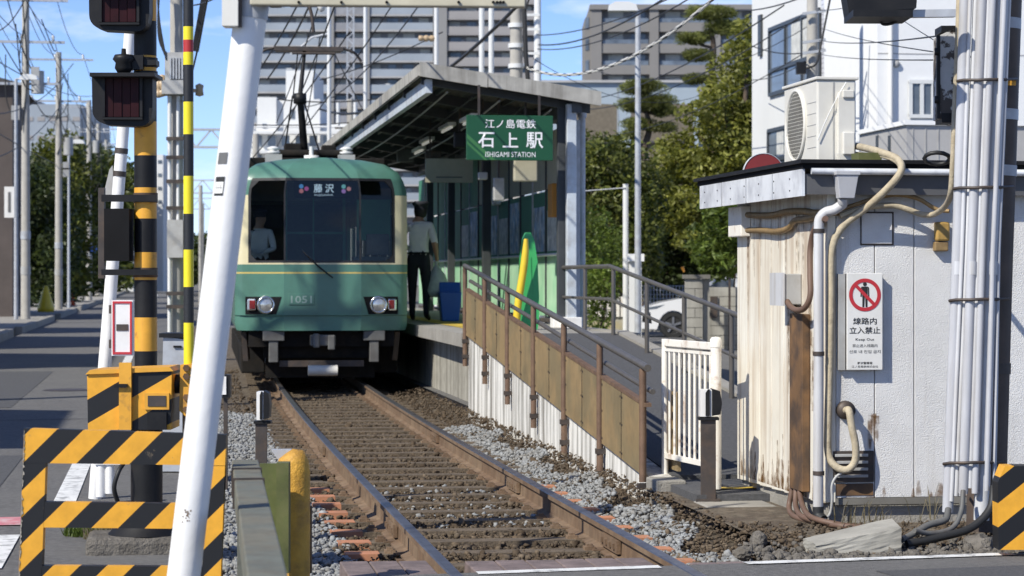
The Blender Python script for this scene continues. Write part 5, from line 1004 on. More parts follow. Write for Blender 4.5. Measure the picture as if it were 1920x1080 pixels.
hose('grey_conduit', 'brown flexible conduit looping into the junction box on the hut side', [pS(1548, 410, -.035), pS(1530, 425, -.035), pS(1520, 460, -.04), pS(1519, 510, -.05), pS(1519, 555, -.06), pS(1508, 578, -.08), pS(1492, 581, -.09), pS(1480, 572, -.09), pS(1472, 556, -.09)], .018, M['cable_brown'], 12)
b = MB(); b.box(HX - .11, HX - .002, 14.02, 14.32, 1.235, 1.425); jb = b.build('junction_box', M['grey_box'], ht, bevel=.006); lab(jb, 'grey junction box with rust stains on the hut side')
b = MB(); b.box(HX - .122, HX - .111, 14.01, 14.33, 1.228, 1.432); b.build('box_lid', M['pvc_white'], jb)
b = MB(); q0, q1 = pS(1376, 445), pS(1400, 388); b.box(HX - .07, HX - .002, q1.y, q0.y, 1.4 + 76 * .00366, 1.4 + 131 * .00366); b.build('terminal_box', M['white_rusty'], ht, bevel=.006)
b = MB(); q0, q1 = pS(1486, 580), pS(1510, 580); b.box(HX - .05, HX - .001, q1.y, q0.y, .10, 1.18); b.build('cable_cover', M['hut_rust'], ht, bevel=.004)
b = MB(); b.box(HX - .006, HX - .001, HY0 + .10, HY0 + .26, .05, 1.24); b.build('rust_panel', M['hut_side_rust'], ht)
for k, (px, dx_) in enumerate(((1488, 0), (1496, 6), (1504, 12))):
    hose('ground_cable', ('brown cable leaving the rusty cover, the one nearest the track', 'middle brown cable of the three leaving the rusty cover', 'brown cable leaving the rusty cover beside the downpipe')[k], [pS(px, 900, -.025), pS(px - 4, 925, -.035), pS(px - 8 + dx_, 955, -.06), pS(px + 10 + dx_, 972, -.1), py_(1570 + dx_, 985, -.25), py_(1640, 990, -.3)], .017, M['cable_brown'], 10)
rm = bpy.data.materials.new('rust_run'); rm.use_nodes = True; rn_, rl2 = rm.node_tree.nodes, rm.node_tree.links; rn_.clear()
ro_ = rn_.new('ShaderNodeOutputMaterial'); rt_ = rn_.new('ShaderNodeBsdfTransparent'); rd_ = rn_.new('ShaderNodeBsdfDiffuse'); rd_.inputs[0].default_value = (.20, .105, .04, 1); rx2 = rn_.new('ShaderNodeMixShader'); rg_ = rn_.new('ShaderNodeNewGeometry'); rz_ = rn_.new('ShaderNodeTexNoise'); rz_.inputs['Scale'].default_value = 22; rz_.inputs['Detail'].default_value = 6; rr2 = rn_.new('ShaderNodeMapRange'); rr2.inputs['From Min'].default_value = .35; rr2.inputs['From Max'].default_value = .7; rr2.inputs['To Min'].default_value = .04; rr2.inputs['To Max'].default_value = .5
rl2.new(rg_.outputs['Position'], rz_.inputs['Vector']); rl2.new(rz_.outputs['Fac'], rr2.inputs['Value']); rl2.new(rr2.outputs[0], rx2.inputs[0]); rl2.new(rt_.outputs[0], rx2.inputs[1]); rl2.new(rd_.outputs[0], rx2.inputs[2]); rl2.new(rx2.outputs[0], ro_.inputs[0])
b = MB()
def run(y, z0, h, w, k): b.face([(HX - .0012 - k * .00002, y + w, z0), (HX - .0012 - k * .00002, y - w, z0), (HX - .0012 - k * .00002, y - w * .3, z0 + h), (HX - .0012 - k * .00002, y + w * .3, z0 + h)])
for k in range(120):
    if k < 70: y = R.uniform(HY0 + .08, HY1 - .05); run(y, HZ0 - .03, R.uniform(.03, .22) * (1.6 if R.random() < .2 else 1), R.uniform(.01, .05), k)
    elif k < 85: run(R.uniform(14.0, 14.35), 1.23, -R.uniform(.2, .9), R.uniform(.01, .035), k)
    elif k < 100: run(R.uniform(13.72, 14.0), R.uniform(.2, 1.2), R.uniform(.2, .6), R.uniform(.01, .04), k)
    else: run(R.uniform(HY0 + .1, HY1 - .1), 1.80, -R.uniform(.1, .7), R.uniform(.006, .03), k)
stuff(b.build('rust_streaks', rm, ht))
b = MB()
def run2(x, z0, h, w, k): b.face([(x - w, HY0 - .0012 - k * .00002, z0), (x + w, HY0 - .0012 - k * .00002, z0), (x + w * .3, HY0 - .0012 - k * .00002, z0 + h), (x - w * .3, HY0 - .0012 - k * .00002, z0 + h)])
for k in range(44):
    if k < 36: run2(R.uniform(HX + .1, 5.6), HZ0 + .006, R.uniform(.02, .10), R.uniform(.008, .04), k)
    elif k < 44: run2(R.uniform(4.12, 4.2), R.uniform(.55, .6), -R.uniform(.1, .3), R.uniform(.005, .02), k)
    else: run2(R.uniform(HX + .1, 4.9), R.uniform(1.3, 1.8), -R.uniform(.1, .5), R.uniform(.003, .012), k)
stuff(b.build('rust_streaks', rm, ht))
# --- cooling unit on the roof
AX, AY0, AY1, AZ = 3.985, 14.05, 14.83, RT + .068
ac = thing('cooling_unit', 'cream outdoor cooling unit with round fan grille on the hut roof', 'cooling unit', (AX + .14, AY0, AZ - .013))
b = MB(); b.box(AX, AX + .25, AY0, AY1, AZ, AZ + .515); b.build('case', M['ac_cream'], ac, bevel=.012)
b = MB(); b.box(AX - .012, AX + .262, AY0 - .012, AY1 + .012, AZ + .5155, AZ + .535); b.build('top_cover', M['ac_cream'], ac, bevel=.005)
fy, fz = AY0 + .47, AZ + .26
b = MB(); b.lathe((AX, fy, fz), [(.228, .001), (.235, -.012), (.222, -.02), (.212, -.012), (.210, .001)], 36, 'x'); gr = b.build('grille_ring', M['ac_cream'], ac)
b = MB(); b.lathe((AX - .001, fy, fz), [(.0, -.001), (.21, -.001)], 32, 'x', smooth=False); b.build('fan_opening', M['black_matt'], gr)
b = MB()
for k in range(-9, 10):
    o_ = k * .0225; h_ = math.sqrt(max(0, .21 ** 2 - o_ ** 2))
    b.box(AX - .0135, AX - .0125, fy + o_ - .0012, fy + o_ + .0012, fz - h_, fz + h_); b.box(AX - .0119, AX - .0109, fy - h_, fy + h_, fz + o_ - .0012, fz + o_ + .0012)
stuff(b.build('grille_wires', M['ac_cream'], gr))
for k in range(5): b = MB(); b.box(AX - .002, AX + .002, AY0 + .02, AY0 + .22, AZ + .10 + k * .07, AZ + .103 + k * .07); b.build('groove', M['grey_box'], ac)
b = MB(); b.box(AX + .10, AX + .11, AY0 - .003, AY0, AZ + .01, AZ + .505); b.build('seam', M['grey_box'], ac)
b = MB(); b.prism([(AX + .135, AY0 - .05, AZ + .02), (AX + .225, AY0 - .05, AZ + .02), (AX + .225, AY0 - .05, AZ + .44), (AX + .135, AY0 - .05, AZ + .44), (AX + .125, AY0 - .05, AZ + .40), (AX + .125, AY0 - .05, AZ + .06)], (0, .049, 0)); vc = b.build('valve_cover', M['ac_cream'], ac, bevel=.012)
b = MB(); b.box(AX + .145, AX + .22, AY0 - .075, AY0 - .0505, AZ + .05, AZ + .19); b.box(AX + .145, AX + .22, AY0 - .065, AY0 - .0505, AZ + .40, AZ + .45); b.build('valve_handle', M['ac_cream'], vc, bevel=.01)
for y in (AY0 + .08, AY1 - .12): b = MB(); b.box(AX + .0, AX + .25, y, y + .05, RT + .0535, AZ - .0005); b.build('foot', M['grey_box'], ac)
hose('white_tie', 'white tie strap slanting across the end of the cooling unit', [(AX + .18, AY0 - .02, AZ + .5), (AX + .12, AY0 - .02, AZ + .40), (AX + .05, AY0 - .018, AZ + .26), (AX + .0, AY0 - .015, AZ + .14)], .0035, M['porcelain'], 6, 'strap')
# --- red disc behind the roof
c = at(1432, 327, 17.0); mr = thing('round_red_disc', 'back of a round dark red disc peeking over the hut roof', 'sign', (c.x, c.y, -.05))
b = MB(); b.lathe(c, [(.0, -.004), (.1505, -.004), (.1505, .01), (.0, .03)], 32, 'y', smooth=False); b.build('disc', M['mirror_red'], mr); b = MB(); b.lathe(c, [(.151, -.008), (.156, -.008), (.156, .02)], 32, 'y'); b.build('rim', M['silver'], mr); b = MB(); b.tube([(c.x, c.y + .05, -.05), (c.x, c.y + .05, c.z)], .025, 10); b.build('post', M['silver'], mr)

# ------------------------------------------------------------------ pipe bundle and brown pole
bp = thing('brown_utility_pole', 'dark brown steel utility pole standing behind the grey pipe bundle', 'utility pole', at(1868, 985, 13.05))
b = MB(); b.tube([at(1848, 995, 13.05), at(1862, 500, 13.05), at(1886, -200, 13.05)], [.108, .108, .108], 24); b.build('shaft', M['pole_brown'], bp)
for y, m in ((45, 'silver'), (215, 'silver'), (320, 'silver'), (690, 'dark_steel')): b = MB(); q = lambda yy: at(1848 + (985 - yy) * .030, yy, 13.05); b.tube([q(y + 10), q(y - 10)], .113, 24); b.build('steel_band', M[m], bp)
b = MB(); slabq(b, [(1888, 160), (1905, 160), (1905, 150), (1888, 150)], 12.9, .02); b.build('tag', M['yellow'], bp)
pb = thing('pipe_bundle', 'bundle of pale grey cable pipes strapped to the brown utility pole', 'pipes', at(1808, 985, 12.75))
pipes = [(1777, 960, 1795, 470, 1813, -120, .030, 12.72), (1792, 930, 1813, 470, 1834, -120, .016, 12.70), (1806, 925, 1822, 470, 1846, -120, .026, 12.66), (1818, 915, 1834, 470, 1858, -120, .015, 12.66), (1828, 925, 1842, 470, 1866, -120, .018, 12.64), (1840, 975, 1855, 470, 1882, -120, .042, 12.70), (1864, 915, 1872, 470, 1897, -120, .012, 12.70), (1784, 940, 1804, 470, 1823, -120, .011, 12.69), (1850, 920, 1862, 470, 1889, -120, .014, 12.62)]
for i, (xa, ya, xb, yb, xc_, yc, r_, d_) in enumerate(pipes):
    b = MB(); b.tube([at(xa, ya, d_), at(xb, yb, d_), at(xc_, yc, d_)], r_, 16); q = b.build('pipe', M['pvc_white'] if i % 2 else M['pvc'], pb)
    if i in (0, 2, 5): b = MB(); b.tube([at(xb - 1 + .5, yb + 45, d_), at(xb - 0.2 + .5, yb + 20, d_)], r_ * 1.07, 16); b.build('joint', M['pvc_white'], q)
for y in (150, 352, 562, 868):
    xo = (470 - y) * .042; b = MB(); xo = (470 - y) * .036; pts = [at(1785 + xo, y + 2, 12.85), at(1784 + xo, y + 2, 12.70), at(1796 + xo, y, 12.675), at(1822 + xo, y, 12.625), at(1842 + xo, y - 1, 12.61), at(1856 + xo, y - 1, 12.64), at(1874 + xo, y - 1, 12.68), at(1895 + xo, y - 2, 12.92)]
    b.tube(pts, .009, 6); b.build('strap', M['dark_steel'], pb)
for k, (pts, r_, m, lb) in enumerate(((((1778, 955), (1772, 975), (1740, 985), (1705, 1005), (1690, 1012)), .018, 'gear_grey', 'grey pipe tail bending left at the foot of the pipe bundle'), (((1806, 920), (1802, 960), (1785, 990), (1745, 1000), (1715, 995)), .014, 'gear_grey', 'second grey pipe tail under the pipe bundle near the broken slab'), (((1864, 912), (1856, 955), (1820, 990), (1760, 1008), (1700, 1020)), .022, 'cable_black', 'black cable curving from the pipe bundle toward the broken slab'))):
    hose('cable_tail', lb, [at(px, py, 12.6 - .06 * j) for j, (px, py) in enumerate(pts)], r_, M[m], 12, 'cable')
# rusty cabinet on the pole
rc = thing('pole_cabinet', 'rust flaked dark cabinet mounted on the pipe bundle pole', 'cabinet', at(1778, 232, 13.0))
b = MB(); slabq(b, [(1762, 222), (1792, 232), (1792, 52), (1762, 66)], 12.95, .2); b.build('case', mat('flaking_paint', (.5, .49, .47), .7, var=.15, grime=(.06, .045, .035), gamt=.95, gscale=9, ramp=(.48, .52)), rc); b = MB(); fbox(b, 1757, 1763, 66, 222, 12.94, .03); b.build('door_edge', M['black'], rc)
for y in (97, 187): b = MB(); b.lathe(at(1757, y, 12.94), [(.0, -.02), (.014, -.02), (.014, .02), (.0, .02)], 8); b.build('hinge', M['black'], rc)
b = MB(); fbox(b, 1765, 1795, 48, 60, 12.95, .2); b.build('top_clamp', M['black'], rc); b = MB(); fbox(b, 1766, 1794, 212, 230, 12.94, .2); b.build('bottom_clamp', M['black'], rc)
# crossing flasher above
fl = thing('overhead_flasher', 'underside of a black flasher lamp on a silver arm at the top edge', 'lamp', at(1655, 25, 12.6))
b = MB(); slabq(b, [(1592, 25), (1718, 15), (1724, -60), (1578, -60)], 12.5, .2); b.build('housing', M['black'], fl, bevel=.02)
b = MB(); fbox(b, 1600, 1712, 18, 31, 12.35, .35); b.build('hood', M['black'], fl, bevel=.01)
b = MB(); slabq(b, [(1640, 33), (1792, 31), (1792, 17), (1640, 19)], 12.55, .05); b.build('arm', M['silver'], fl, bevel=.003)
b = MB(); b.tube(spline([at(1650, 33, 12.6), at(1655, 45, 12.6), at(1672, 44, 12.6), at(1690, 34, 12.6)]), .008, 8); b.build('cable', M['cable_black'], fl)
b = MB(); pts = [at(1757 + 24 * math.cos(a_) , 297 + 11 * math.sin(a_), 13.0 + .06 * math.sin(a_)) for a_ in [k * .5236 for k in range(13)]]; b.tube(pts, .012, 8, cap=False); b.tube([at(1780, 297, 13.0), at(1800, 296, 13.0)], .008, 6); tag(b.build('cable_coil', M['cable_black'], loc=at(1757, 309, 13)), 'black coiled cable ring beside the pipe bundle above the hut roof', 'cable')
# hazard block on the corner
hz3 = stripes('hazard_stripes_block', YEL, BLK, UX * .62 - UZ * .78, .19, .62, .5, chip=.5)
b = MB(); D = 11.8; slabq(b, [(1872, 1031), (2010, 1031), (2010, 874), (1884, 874), (1871, 905)], D, .14); hk = tag(b.build('hazard_block', hz3, loc=at(1900, 1031, D), bevel=.012), 'chipped yellow and black concrete corner block beside the brown pole', 'guard block')
# broken slab and rocks
bs = [at(1506, 1022, 12.35), at(1530, 1040, 12.15), at(1690, 1012, 12.15), at(1672, 985, 12.5)]
b = MB(); q = [Vector((p.x, p.y, 0)) for p in bs]; hs = [.03, .02, .105, .12]; b.hexa([q[0] + UZ * -.05, q[1] + UZ * -.05, q[2] + UZ * -.03, q[3] + UZ * -.02] + [q[i] + UZ * hs[i] for i in range(4)]); so_ = b.build('broken_slab', M['block'], loc=bs[1])
bz = bmesh.new(); bz.from_mesh(so_.data); bmesh.ops.subdivide_edges(bz, edges=bz.edges[:], cuts=7, use_grid_fill=True)
for v in bz.verts: v.co += Vector((R.gauss(0, .0015), R.gauss(0, .002), R.gauss(0, .001)))
bz.to_mesh(so_.data); bz.free()
tag(so_, 'tilted broken concrete slab lying in front of the hut', 'slab')
rocks = [(1422, 985, 12.9, .06), (1460, 1012, 12.3, .05), (1395, 1020, 12.2, .055), (1375, 990, 12.9, .05), (1480, 1028, 12.0, .035), (1712, 1020, 12.1, .05), (1835, 1000, 12.4, .10), (1858, 985, 12.5, .07), (1760, 1028, 11.95, .04), (1800, 1022, 12.0, .045), (1640, 1040, 11.85, .04), (1590, 1043, 11.85, .03), (1545, 1045, 11.85, .032), (1432, 1035, 11.95, .035), (1345, 1010, 12.4, .045), (1322, 985, 13.0, .04), (1850, 1030, 11.9, .04)]
rkw = ['grey rock by the hut foundation corner', 'stone left of the broken slab', 'pale stone at the road edge before the sensor post', 'lump of concrete below the sensor post', 'small stone touching the broken slab end', 'stone under the black cable tail', 'large dark rock beside the hazard block', 'rock against the brown pole foot', 'small stone between cable tails and white line', 'stone in front of the large dark rock', 'stone before the slab middle at the road edge', 'small stone at the white line below the slab', 'flat stone at the slab tip', 'small pale stone near the white line', 'stone on the verge before the concrete lump', 'stone beside the sensor footing', 'little stone at the hazard block foot']
iv, if_ = ico()
for (px, py, D, r_), lb in zip(rocks, rkw):
    if lb in ('lump of concrete below the sensor post', 'stone left of the broken slab', 'stone on the verge before the concrete lump', 'small pale stone near the white line', 'small stone touching the broken slab end', 'stone beside the sensor footing'): continue
    c = at(px, py, D); b = MB(); bmr = bmesh.new(); bmesh.ops.create_icosphere(bmr, subdivisions=2, radius=r_)
    bmesh.ops.subdivide_edges(bmr, edges=bmr.edges[:], cuts=1)
    for v in bmr.verts: k = R.uniform(.86, 1.1); v.co = Vector((v.co.x * 1.2 * k, v.co.y * k, v.co.z * .8 * k))
    for _ in range(5):
        nv = Vector((R.gauss(0, 1), R.gauss(0, 1), R.gauss(0, .7))).normalized(); dd = r_ * R.uniform(.55, .8)
        for v in bmr.verts:
            e_d = v.co.dot(nv) - dd
            if e_d > 0: v.co -= nv * e_d * .9
    me = bpy.data.meshes.new('rock'); bmr.to_mesh(me); bmr.free(); me.materials.append(M['rock']); o = bpy.data.objects.new('rock', me); COL.objects.link(o); o.location = (c.x, c.y, -.05 + r_ * .2); o.rotation_euler.z = R.uniform(0, 6); tag(o, lb, 'rock', 'rubble along the road edge')
NR = 2600; RP = np.stack([RN.uniform(3.0, 5.2, NR), np.zeros(NR), np.zeros(NR)], 1); RP[:, 1] = 11.33 + .13 * (RP[:, 0] - 3.0) + np.abs(RN.normal(0, .35, NR)) + .02; RP[:, 2] = -.03 + RN.uniform(-.02, .012, NR)
stones('rubble', RP, np.clip(RN.lognormal(-4.3, .5, NR), .006, .04), M['rock'])['label'] = 'grey broken rubble along the white road edge line'
c = py_(1625, 980, -.25); tuft('dry_weeds', 'dry pale weeds growing against the hut footing', (c.x, c.y, -.03), 34, .13, .2, M['dry_grass'])
c = py_(1720, 960, -.12); tuft('dry_weeds', 'sparse thin grass stalks beside the pipe bundle', (c.x, c.y, -.03), 10, .2, .12, M['dry_grass'])
# sensor footing
b = MB(); c = at(1345, 968, 15.2); b.box(c.x - .14, c.x + .33, c.y - .28, c.y + .12, -.25, -.052); tag(b.build('sensor_footing', M['concrete'], loc=(c.x, c.y, -.25), bevel=.02), 'low concrete block under the black sensor post', 'footing')
# white folding gate
g0, g1 = Vector((3.49, 16.2, 0)), Vector((3.62, 15.2, 0)); gt = thing('folding_gate', 'rust speckled white folding gate of thin bars at the ramp foot', 'gate', (3.55, 15.7, -.01))
b = MB(); b.tube([g0, g0 + UZ * .97], .024, 12); b.build('post', M['white_rusty'], gt)
b = MB(); b.tube([g1, g1 + UZ * .99], .036, 16); b.lathe(g1 + UZ * .94, [(.04, 0), (.04, .05), (.03, .065), (.0, .07)], 16); b.build('post', M['white_rusty'], gt)
b = MB(); b.bar(g0 + UZ * .945, g1 + UZ * .945, .03, .05); b.build('top_bar', M['white_rusty'], gt, bevel=.004)
b = MB(); b.bar(g0 + UZ * .895, g1 + UZ * .895, .02, .02); b.build('upper_bar', M['white_rusty'], gt); b = MB(); b.bar(g0 + UZ * .15, g1 + UZ * .15, .025, .035); b.build('bottom_bar', M['white_rusty'], gt)
for k in range(1, 10): q = g0.lerp(g1, k / 10); b = MB(); b.tube([q + UZ * .16, q + UZ * .90], .010, 8); b.build('bar', M['white_rusty'], gt)

# ------------------------------------------------------------------ far buildings
def fslab(mb, px0, px1, py0, py1, D, dp, mi=0): return fbox(mb, px0, px1, py0, py1, D, dp, mi)
def gz(py0, py1, D, z): return HY + (CH - z) * F / D
D = 440.0; gy = HY + CH * F / D
tw = thing('apartment_tower', 'tall grey apartment tower with stacked balconies far behind the train', 'building', at(735, gy, D))
b = MB(); fslab(b, 440, 826, -120, gy, D + 2.2, 14); b.build('core', M['recess'], tw)
b = MB(); fslab(b, 826, 1012, -120, gy, D + 2.2, 14); b.build('core', M['recess'], tw)
for x0, x1 in ((440, 446), (618, 626), (688, 693), (812, 838)): b = MB(); fslab(b, x0, x1, -120, gy, D - .3, 2.6); b.build('party_wall', M['tower_wall'], tw)
b = MB(); fslab(b, 1004, 1012, -120, gy, D + .4, 1.8); b.build('party_wall', M['tower_wall'], tw)
b = MB(); fslab(b, 446, 812, -140, -121, D, 16); b.build('roof_slab', M['tower_slab'], tw)
for k in range(-5, 13):
    yb = 58 + 29 * k
    for bi, (x0, x1, sol) in enumerate(((446, 618, 0), (626, 688, 2), (693, 812, 0), (838, 1004, 1))):
        if bi == 3: yb2 = yb + 7
        else: yb2 = yb
        b = MB(); fslab(b, x0 + .2, x1 - .2, yb2 - 2.2, yb2 + 1.0, D, 2.15); b.build('balcony_slab', M['tower_slab'] if sol == 0 else M['tower_solid'], tw)
        b = MB(); fslab(b, x0 + .3, x1 - .3, yb2 - 15.5, yb2 - 2.4, D + .05, .15); b.build('balcony_rail', M[('tower_rail', 'tower_solid', 'recess')[sol]], tw)
        nwin = (5, 2, 4, 5)[bi]; w_ = (x1 - x0) / nwin
        for q in range(nwin):
            if R.random() < .12: continue
            b = MB(); xx = x0 + q * w_ + w_ * R.uniform(.08, .2); fslab(b, xx, xx + w_ * R.uniform(.5, .72), yb2 - 24, yb2 - 5, D + 2.05, .12); b.build('window', M['far_glass'] if R.random() < .6 else M['curtain'], tw)
for q in range(34):
    k = R.randrange(-1, 6); x = R.choice([R.uniform(450, 612), R.uniform(695, 806), R.uniform(842, 998)]); b = MB(); yb = 58 + 29 * k; fslab(b, x, x + 7, yb - 12, yb - 3, D + 1.5, .4); b.build('cooler', M['tower_slab'], tw)
for q in range(12):
    k = R.randrange(-1, 6); x = R.choice([R.uniform(460, 600), R.uniform(700, 800), R.uniform(850, 990)]); b = MB(); yb = 58 + 29 * k; fslab(b, x, x + R.uniform(5, 12), yb - 17, yb - 7, D + .8, .1); b.build('hanging_laundry', M['bld_white'] if q % 3 else M['poster_a'], tw)

D = 330.0; gy = HY + CH * F / D
ga = thing('grey_apartment_block', 'grey apartment block with dark recessed balconies behind the trees', 'building', at(1280, gy, D))
b = MB(); fslab(b, 1110, 1470, 12, gy, D + 1.8, 14); b.build('core', M['recess'], ga)
for x0, x1 in ((1108, 1128), (1218, 1235), (1334, 1351), (1440, 1470)): b = MB(); fslab(b, x0, x1, 18, gy, D, 1.75); b.build('pier', M['apart_grey'], ga)
b = MB(); slabq(b, [(1096, gy), (1108, gy), (1108, 18), (1096, 36)], D + .6, 12); b.build('side_wall', M['apart_grey'], ga)
b = MB(); fslab(b, 1106, 1470, 8, 17.6, D - .3, 15); b.build('parapet', M['apart_grey'], ga)
for k in range(9):
    y0 = 42 + 40 * k
    for x0, x1 in ((1128.2, 1217.8), (1235.2, 1333.8), (1351.2, 1439.8)):
        b = MB(); fslab(b, x0, x1, y0, y0 + 17.5, D + .2, .5); b.build('balcony_front', M['apart_grey'], ga)
        b = MB(); fslab(b, x0 + 2, x1 - 2, y0 - 8, y0 - .2, D + .5, .1); b.build('balcony_rail', M['far_glass'], ga)
        for q in range(2): b = MB(); xx = x0 + 12 + q * 42; fslab(b, xx, xx + 28, y0 - 20, y0 - 1, D + 1.68, .1); b.build('window', M['far_glass'] if q else M['curtain'], ga)
    b = MB(); slabq(b, [(1097.5, y0 + 12), (1104, y0 + 12), (1104, y0 - 10), (1097.5, y0 - 8)], D + .5, .1); b.build('side_window', M['far_glass'], ga)

D = 185.0; gy = HY + CH * F / D
pb_ = thing('pale_blue_building', 'long pale blue building with a flat roof behind the pine tree', 'building', at(1150, gy, D))
b = MB(); fslab(b, 985, 1310, 155, gy, D, 20); b.build('wall', M['bld_paleblue'], pb_); b = MB(); fslab(b, 983, 1312, 150, 154.6, D - .3, 20); b.build('parapet_cap', M['tower_slab'], pb_)
for x in (1158, 1240): b = MB(); fslab(b, x, x + 1, 156, gy, D - .04, .03); b.build('joint', M['grey_box'], pb_)
D = 150.0; gy = HY + CH * F / D
for (x0, x1, lb) in ((1068, 1157, 'brown shingle clad house left of the pine trunk'), (1196, 1300, 'brown shingle clad house partly behind the olive tree')):
    sh = thing('shingle_house', lb, 'house', at((x0 + x1) / 2, gy, D)); b = MB(); slabq(b, [(x0, gy), (x1, gy), (x1, 196), (x0, 192)], D, 9); b.build('wall', M['bld_brown'], sh)
    b = MB(); slabq(b, [(x0 - 3, 268), (x1 + 3, 268), (x1 + 3, 264), (x0 - 3, 264)], D - .3, 9.6); b.build('cornice', M['roof_dark'], sh)
D = 150.0; gy = HY + CH * F / D
wb = thing('white_office_building', 'white low building with balconies behind the pantograph', 'building', at(560, gy, D))
for x0, x1, y0, y1, d_ in ((482, 518, 182, gy, 0), (519, 600, 186, gy, .4), (536, 588, 132, 186, 1.5), (600, 700, 232, gy, .8), (440, 482, 238, gy, .5)): b = MB(); fslab(b, x0, x1, y0, y1, D + d_, 8); b.build('block', M['bld_white'], wb)
for y in (246, 282, 318): b = MB(); fslab(b, 470, 690, y, y + 5, D - 1.2, 1.1); b.build('balcony_slab', M['bld_white'], wb)
for x in range(476, 690, 26):
    for y in (254, 290, 326): b = MB(); fslab(b, x, x + 15, y, y + 20, D - .06, .05); b.build('window', M['far_glass'], wb)
for x0, x1, y0, y1, d_ in ((492, 500, 232, 240, -.06), (545, 552, 205, 222, .34), (566, 572, 190, 205, .34)): b = MB(); fslab(b, x0, x1, y0, y1, D + d_, .05); b.build('window', M['far_glass'], wb)
b = MB(); b.tube([at(440, 238, D - 1.2), at(690, 238, D - 1.2)], .06, 6); b.build('railing', M['bld_white'], wb)

# left of the street
def house(name, label, x0, x1, y0, y1, h, m, roof=1.2, n=3):
    t = thing(name, label, 'house', ((x0 + x1) / 2, y0, 0)); b = MB(); b.box(x0, x1, y0, y1, -.1, h); b.build('wall', m, t)
    b = MB(); xm = (x0 + x1) / 2; b.prism([(x0 - .3, y0 - .3, h + .003), (x1 + .3, y0 - .3, h + .003), (xm, y0 - .3, h + roof)], (0, y1 - y0 + .6, 0)); b.build('roof', M['roof_dark'], t)
    for k in range(n):
        for z in (1.0, 3.6):
            if z + 1.2 > h: continue
            yy = y0 + (y1 - y0) * (k + .25) / n; b = MB(); b.box(x1, x1 + .05, yy, yy + 1.3, z, z + 1.2); w = b.build('window', M['far_glass'], t); b = MB(); b.box(x1 + .0, x1 + .07, yy - .06, yy + 1.36, z - .1, z - .005); b.build('sill', M['frame_dark'], w)
    b = MB(); b.box(x0 + 1, x0 + 2.2, y0 - .04, y0 - .001, 3.3, 4.4); b.build('window', M['far_glass'], t)
    return t
hs_ = [(15.8, 20.8, 6.5, 'tan'), (33.6, 39.4, 6.6, 'dark'), (44.5, 52.3, 6.6, 'tan'), (57.5, 62.5, 6.5, 'tan'), (79, 88, 5.6, 'dark')]  # first four stand out of view, sized to cast shadow bands on the street
for i, (y0, y1, h, c) in enumerate(hs_):
    house('street_house', ('tan house', 'dark timber house', 'wide tan house', 'narrow tan house', 'dark house')[i] + (' outside the left frame edge, first from the crossing', ' outside the left frame edge, second from the crossing', ' outside the left frame edge, third from the crossing', ' outside the left frame edge, fourth from the crossing', ' with gabled roof behind the street lamp at the left edge')[i], -13.5, -7.4 if i < 4 else -4.95, y0, y1, h + (2.2 if i == 4 else 0), M['house_' + c])
D = 270.0; gy = HY + CH * F / D
fg = thing('far_pale_building', 'pale flat topped building beyond the street trees', 'building', at(70, gy, D)); b = MB(); fslab(b, -60, 150, 195, gy, D, 20); b.build('wall', M['tower_rail'], fg); b = MB(); fslab(b, -62, 60, 185, 194.5, D + 2, 18); b.build('parapet', M['tower_slab'], fg)
for x in range(-40, 140, 22):
    for y in (215, 250): b = MB(); fslab(b, x, x + 14, y + 4, y + 12, D - .06, .05); b.build('window', M['tower_solid'], fg)
D = 240.0; gy = HY + CH * F / D
fw = thing('far_white_block', 'narrow white block far down the street behind the crossing post', 'building', at(225, gy, D)); b = MB(); fslab(b, 212, 250, 330, gy, D, 10); b.build('wall', M['bld_white'], fw); b = MB(); fslab(b, 293, 306, 290, gy, D - 20, 10); b.build('stair_tower', M['bld_white'], fw)
for y in (345, 375, 405, 435): 
    b = MB(); fslab(b, 226, 246, y, y + 12, D - .06, .05); b.build('window', M['far_glass'], fw)
for y in (300, 325, 350, 375): b = MB(); fslab(b, 296, 303, y, y + 6, D - 20.06, .05); b.build('window', M['far_glass'], fw)

